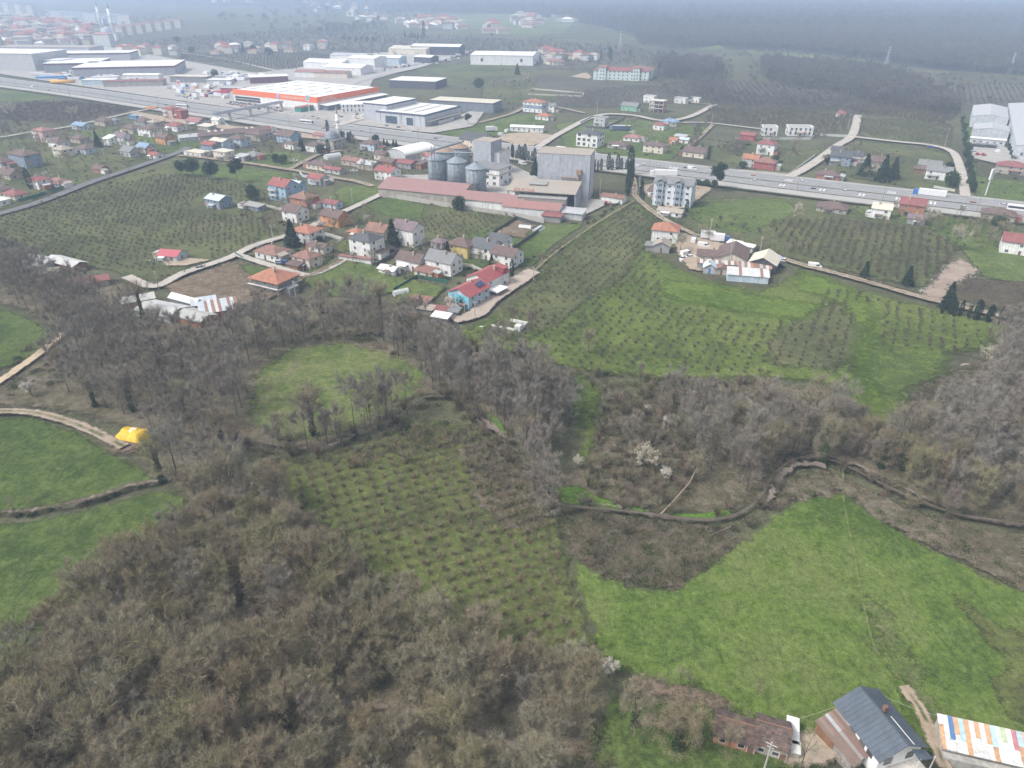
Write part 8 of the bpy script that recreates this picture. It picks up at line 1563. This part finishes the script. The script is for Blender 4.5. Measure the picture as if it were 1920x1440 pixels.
# blossoming trees
BL = [[('trunk', a), ('twigs', b_), ('blossom', c)] for a, b_, c in (blossom(600+i, 4.5, 2.0) for i in range(2))]
BLY = [[('trunk', a), ('twigs', b_), ('blossom', c)] for a, b_, c in (blossom(610+i, 6, 2.8, 1500, M_BLOSY) for i in range(2))]
for x, y, s, lb in [(1083, 880, .75, 'small bright white blossoming tree beside the green lane'), (1206, 890, 1.25, 'pinkish white blossoming tree on the stream bank scrub'), (1246, 905, .8, 'low white blossoming bush right of the pink one'), (1213, 778, .6, 'small white blossoming bush in the thicket'), (1248, 803, .65, 'pale blossoming bush between two thickets'), (1293, 755, .7, 'white blossoming bush below the green orchard'), (62, 745, 1.1, 'white blossoming tree beside the pale track'), (1490, 420, 1.3, 'large white blossoming tree in the field under the highway'), (1497, 398, 1.0, 'white blossoming tree nearer the highway'), (1742, 428, 1.3, 'cream blossoming tree beside the stone house'), (1790, 470, 1.6, 'large cream tree beside the rubble'), (605, 436, 1.1, 'grey white blossoming tree beside the orange hip roof house'), (838, 510 - 45, .6, 'white blossom at the garden of the yellow house'), (1275, 472, 1.3, 'grey blossoming tree beside the white farmhouse'), (1845, 700, 1.4, 'pinkish blossoming tree at the right wood edge'), (845, 585, 1.0, 'pale blossoming tree before the blue gable'), (1140, 1270, .8, 'white blossom tuft at the tip of the near wood'), (562, 288, .8, 'blossoming tree by the dirt lane'), (556, 342, .9, 'pale blossoming tree beside the lane fork'), (688, 418, .8, 'pink blossoming tree behind the brown gable house'), (25, 232, 2.2, 'broad white blossoming tree at the left edge'), (142, 228, 1.8, 'white blossoming tree below the highway at the left'), (90, 340, 1.1, 'white blossoming tree behind the red hip roof'), (985, 160, 2, 'pale blossoming tree below the white warehouse')]:
    place(BLY if s > 1.15 and y > 300 or y < 240 else BL, 'blossom_tree', [(*at(x, y)[:2], s)], lb, 'tree', None, 1, 1)
# small bare garden trees among the houses
GT = [[('trunk', t), ('crown', c)] for t, c in (bare_tree(700+i, 5.5, 2.2, n=700, L=.8, w=.05, nl=6, nsub=4, trunk_r=.1) for i in range(3))]
gp = []
GZ = ['left of the factory beside the village roofs', 'between the village houses and the silos', 'among the white walled houses beside the gravel lane', 'around the houses beyond the highway', 'around the crimson barn and the maroon roofed villa', 'around the houses at the side road junction', 'around the brick gabled house under the highway', 'beside the foundation walls beyond the showrooms', 'around the hazy villas beyond the truck yard', 'beside the farmyard barn']
for zi, (poly, n) in enumerate([([(0, 255), (320, 240), (640, 300), (560, 310), (320, 300), (60, 400), (0, 400)], 90), ([(640, 280), (800, 270), (800, 320), (700, 350)], 26), ([(460, 390), (640, 380), (740, 430), (960, 470), (950, 540), (780, 500), (600, 500), (520, 440)], 52), ([(1140, 230), (1300, 240), (1300, 300), (1160, 285)], 30), ([(1380, 250), (1500, 260), (1500, 320), (1380, 315)], 22), ([(1540, 280), (1680, 280), (1690, 345), (1545, 330)], 28), ([(1620, 395), (1900, 420), (1900, 470), (1640, 430)], 40), ([(900, 150), (1000, 150), (1010, 200), (900, 190)], 16), ([(330, 90), (600, 90), (560, 115), (380, 115)], 16), ([(1280, 440), (1470, 470), (1480, 490), (1300, 450)], 8)]):
    P = fill(poly, 6, .5); gp += [(P[i][0], P[i][1], 1.0, zi) for i in RNG.permutation(len(P))[:n]]
FOOT = globals().get('FOOT', [])
gp = [p for p in gp if not near_hw(p) and all((p[0]-fx)**2+(p[1]-fy)**2 > (fr+1.0)**2 for fx, fy, fr in FOOT)]
place(GT, 'garden_tree', gp, lambda k, p: 'small leafless tree '+GZ[p[3]], 'tree', 'small garden trees', .7, 1.3)

# ---------------------------------------------------------------- the air
hm = bpy.data.materials.new('haze'); hm.use_nodes = True; t = hm.node_tree; t.nodes.clear(); o_ = t.nodes.new('ShaderNodeOutputMaterial'); v_ = t.nodes.new('ShaderNodeVolumePrincipled')
v_.inputs['Color'].default_value = (.58, .74, 1.0, 1); v_.inputs['Density'].default_value = HAZE_DENSITY; v_.inputs['Anisotropy'].default_value = 0.0
t.links.new(v_.outputs[0], o_.inputs['Volume'])
tag(MB().box(-6500, -300, -1, 6500, 9000, 104).build('haze', hm), 'pale blue haze lying over the plain', None, None, 'stuff')
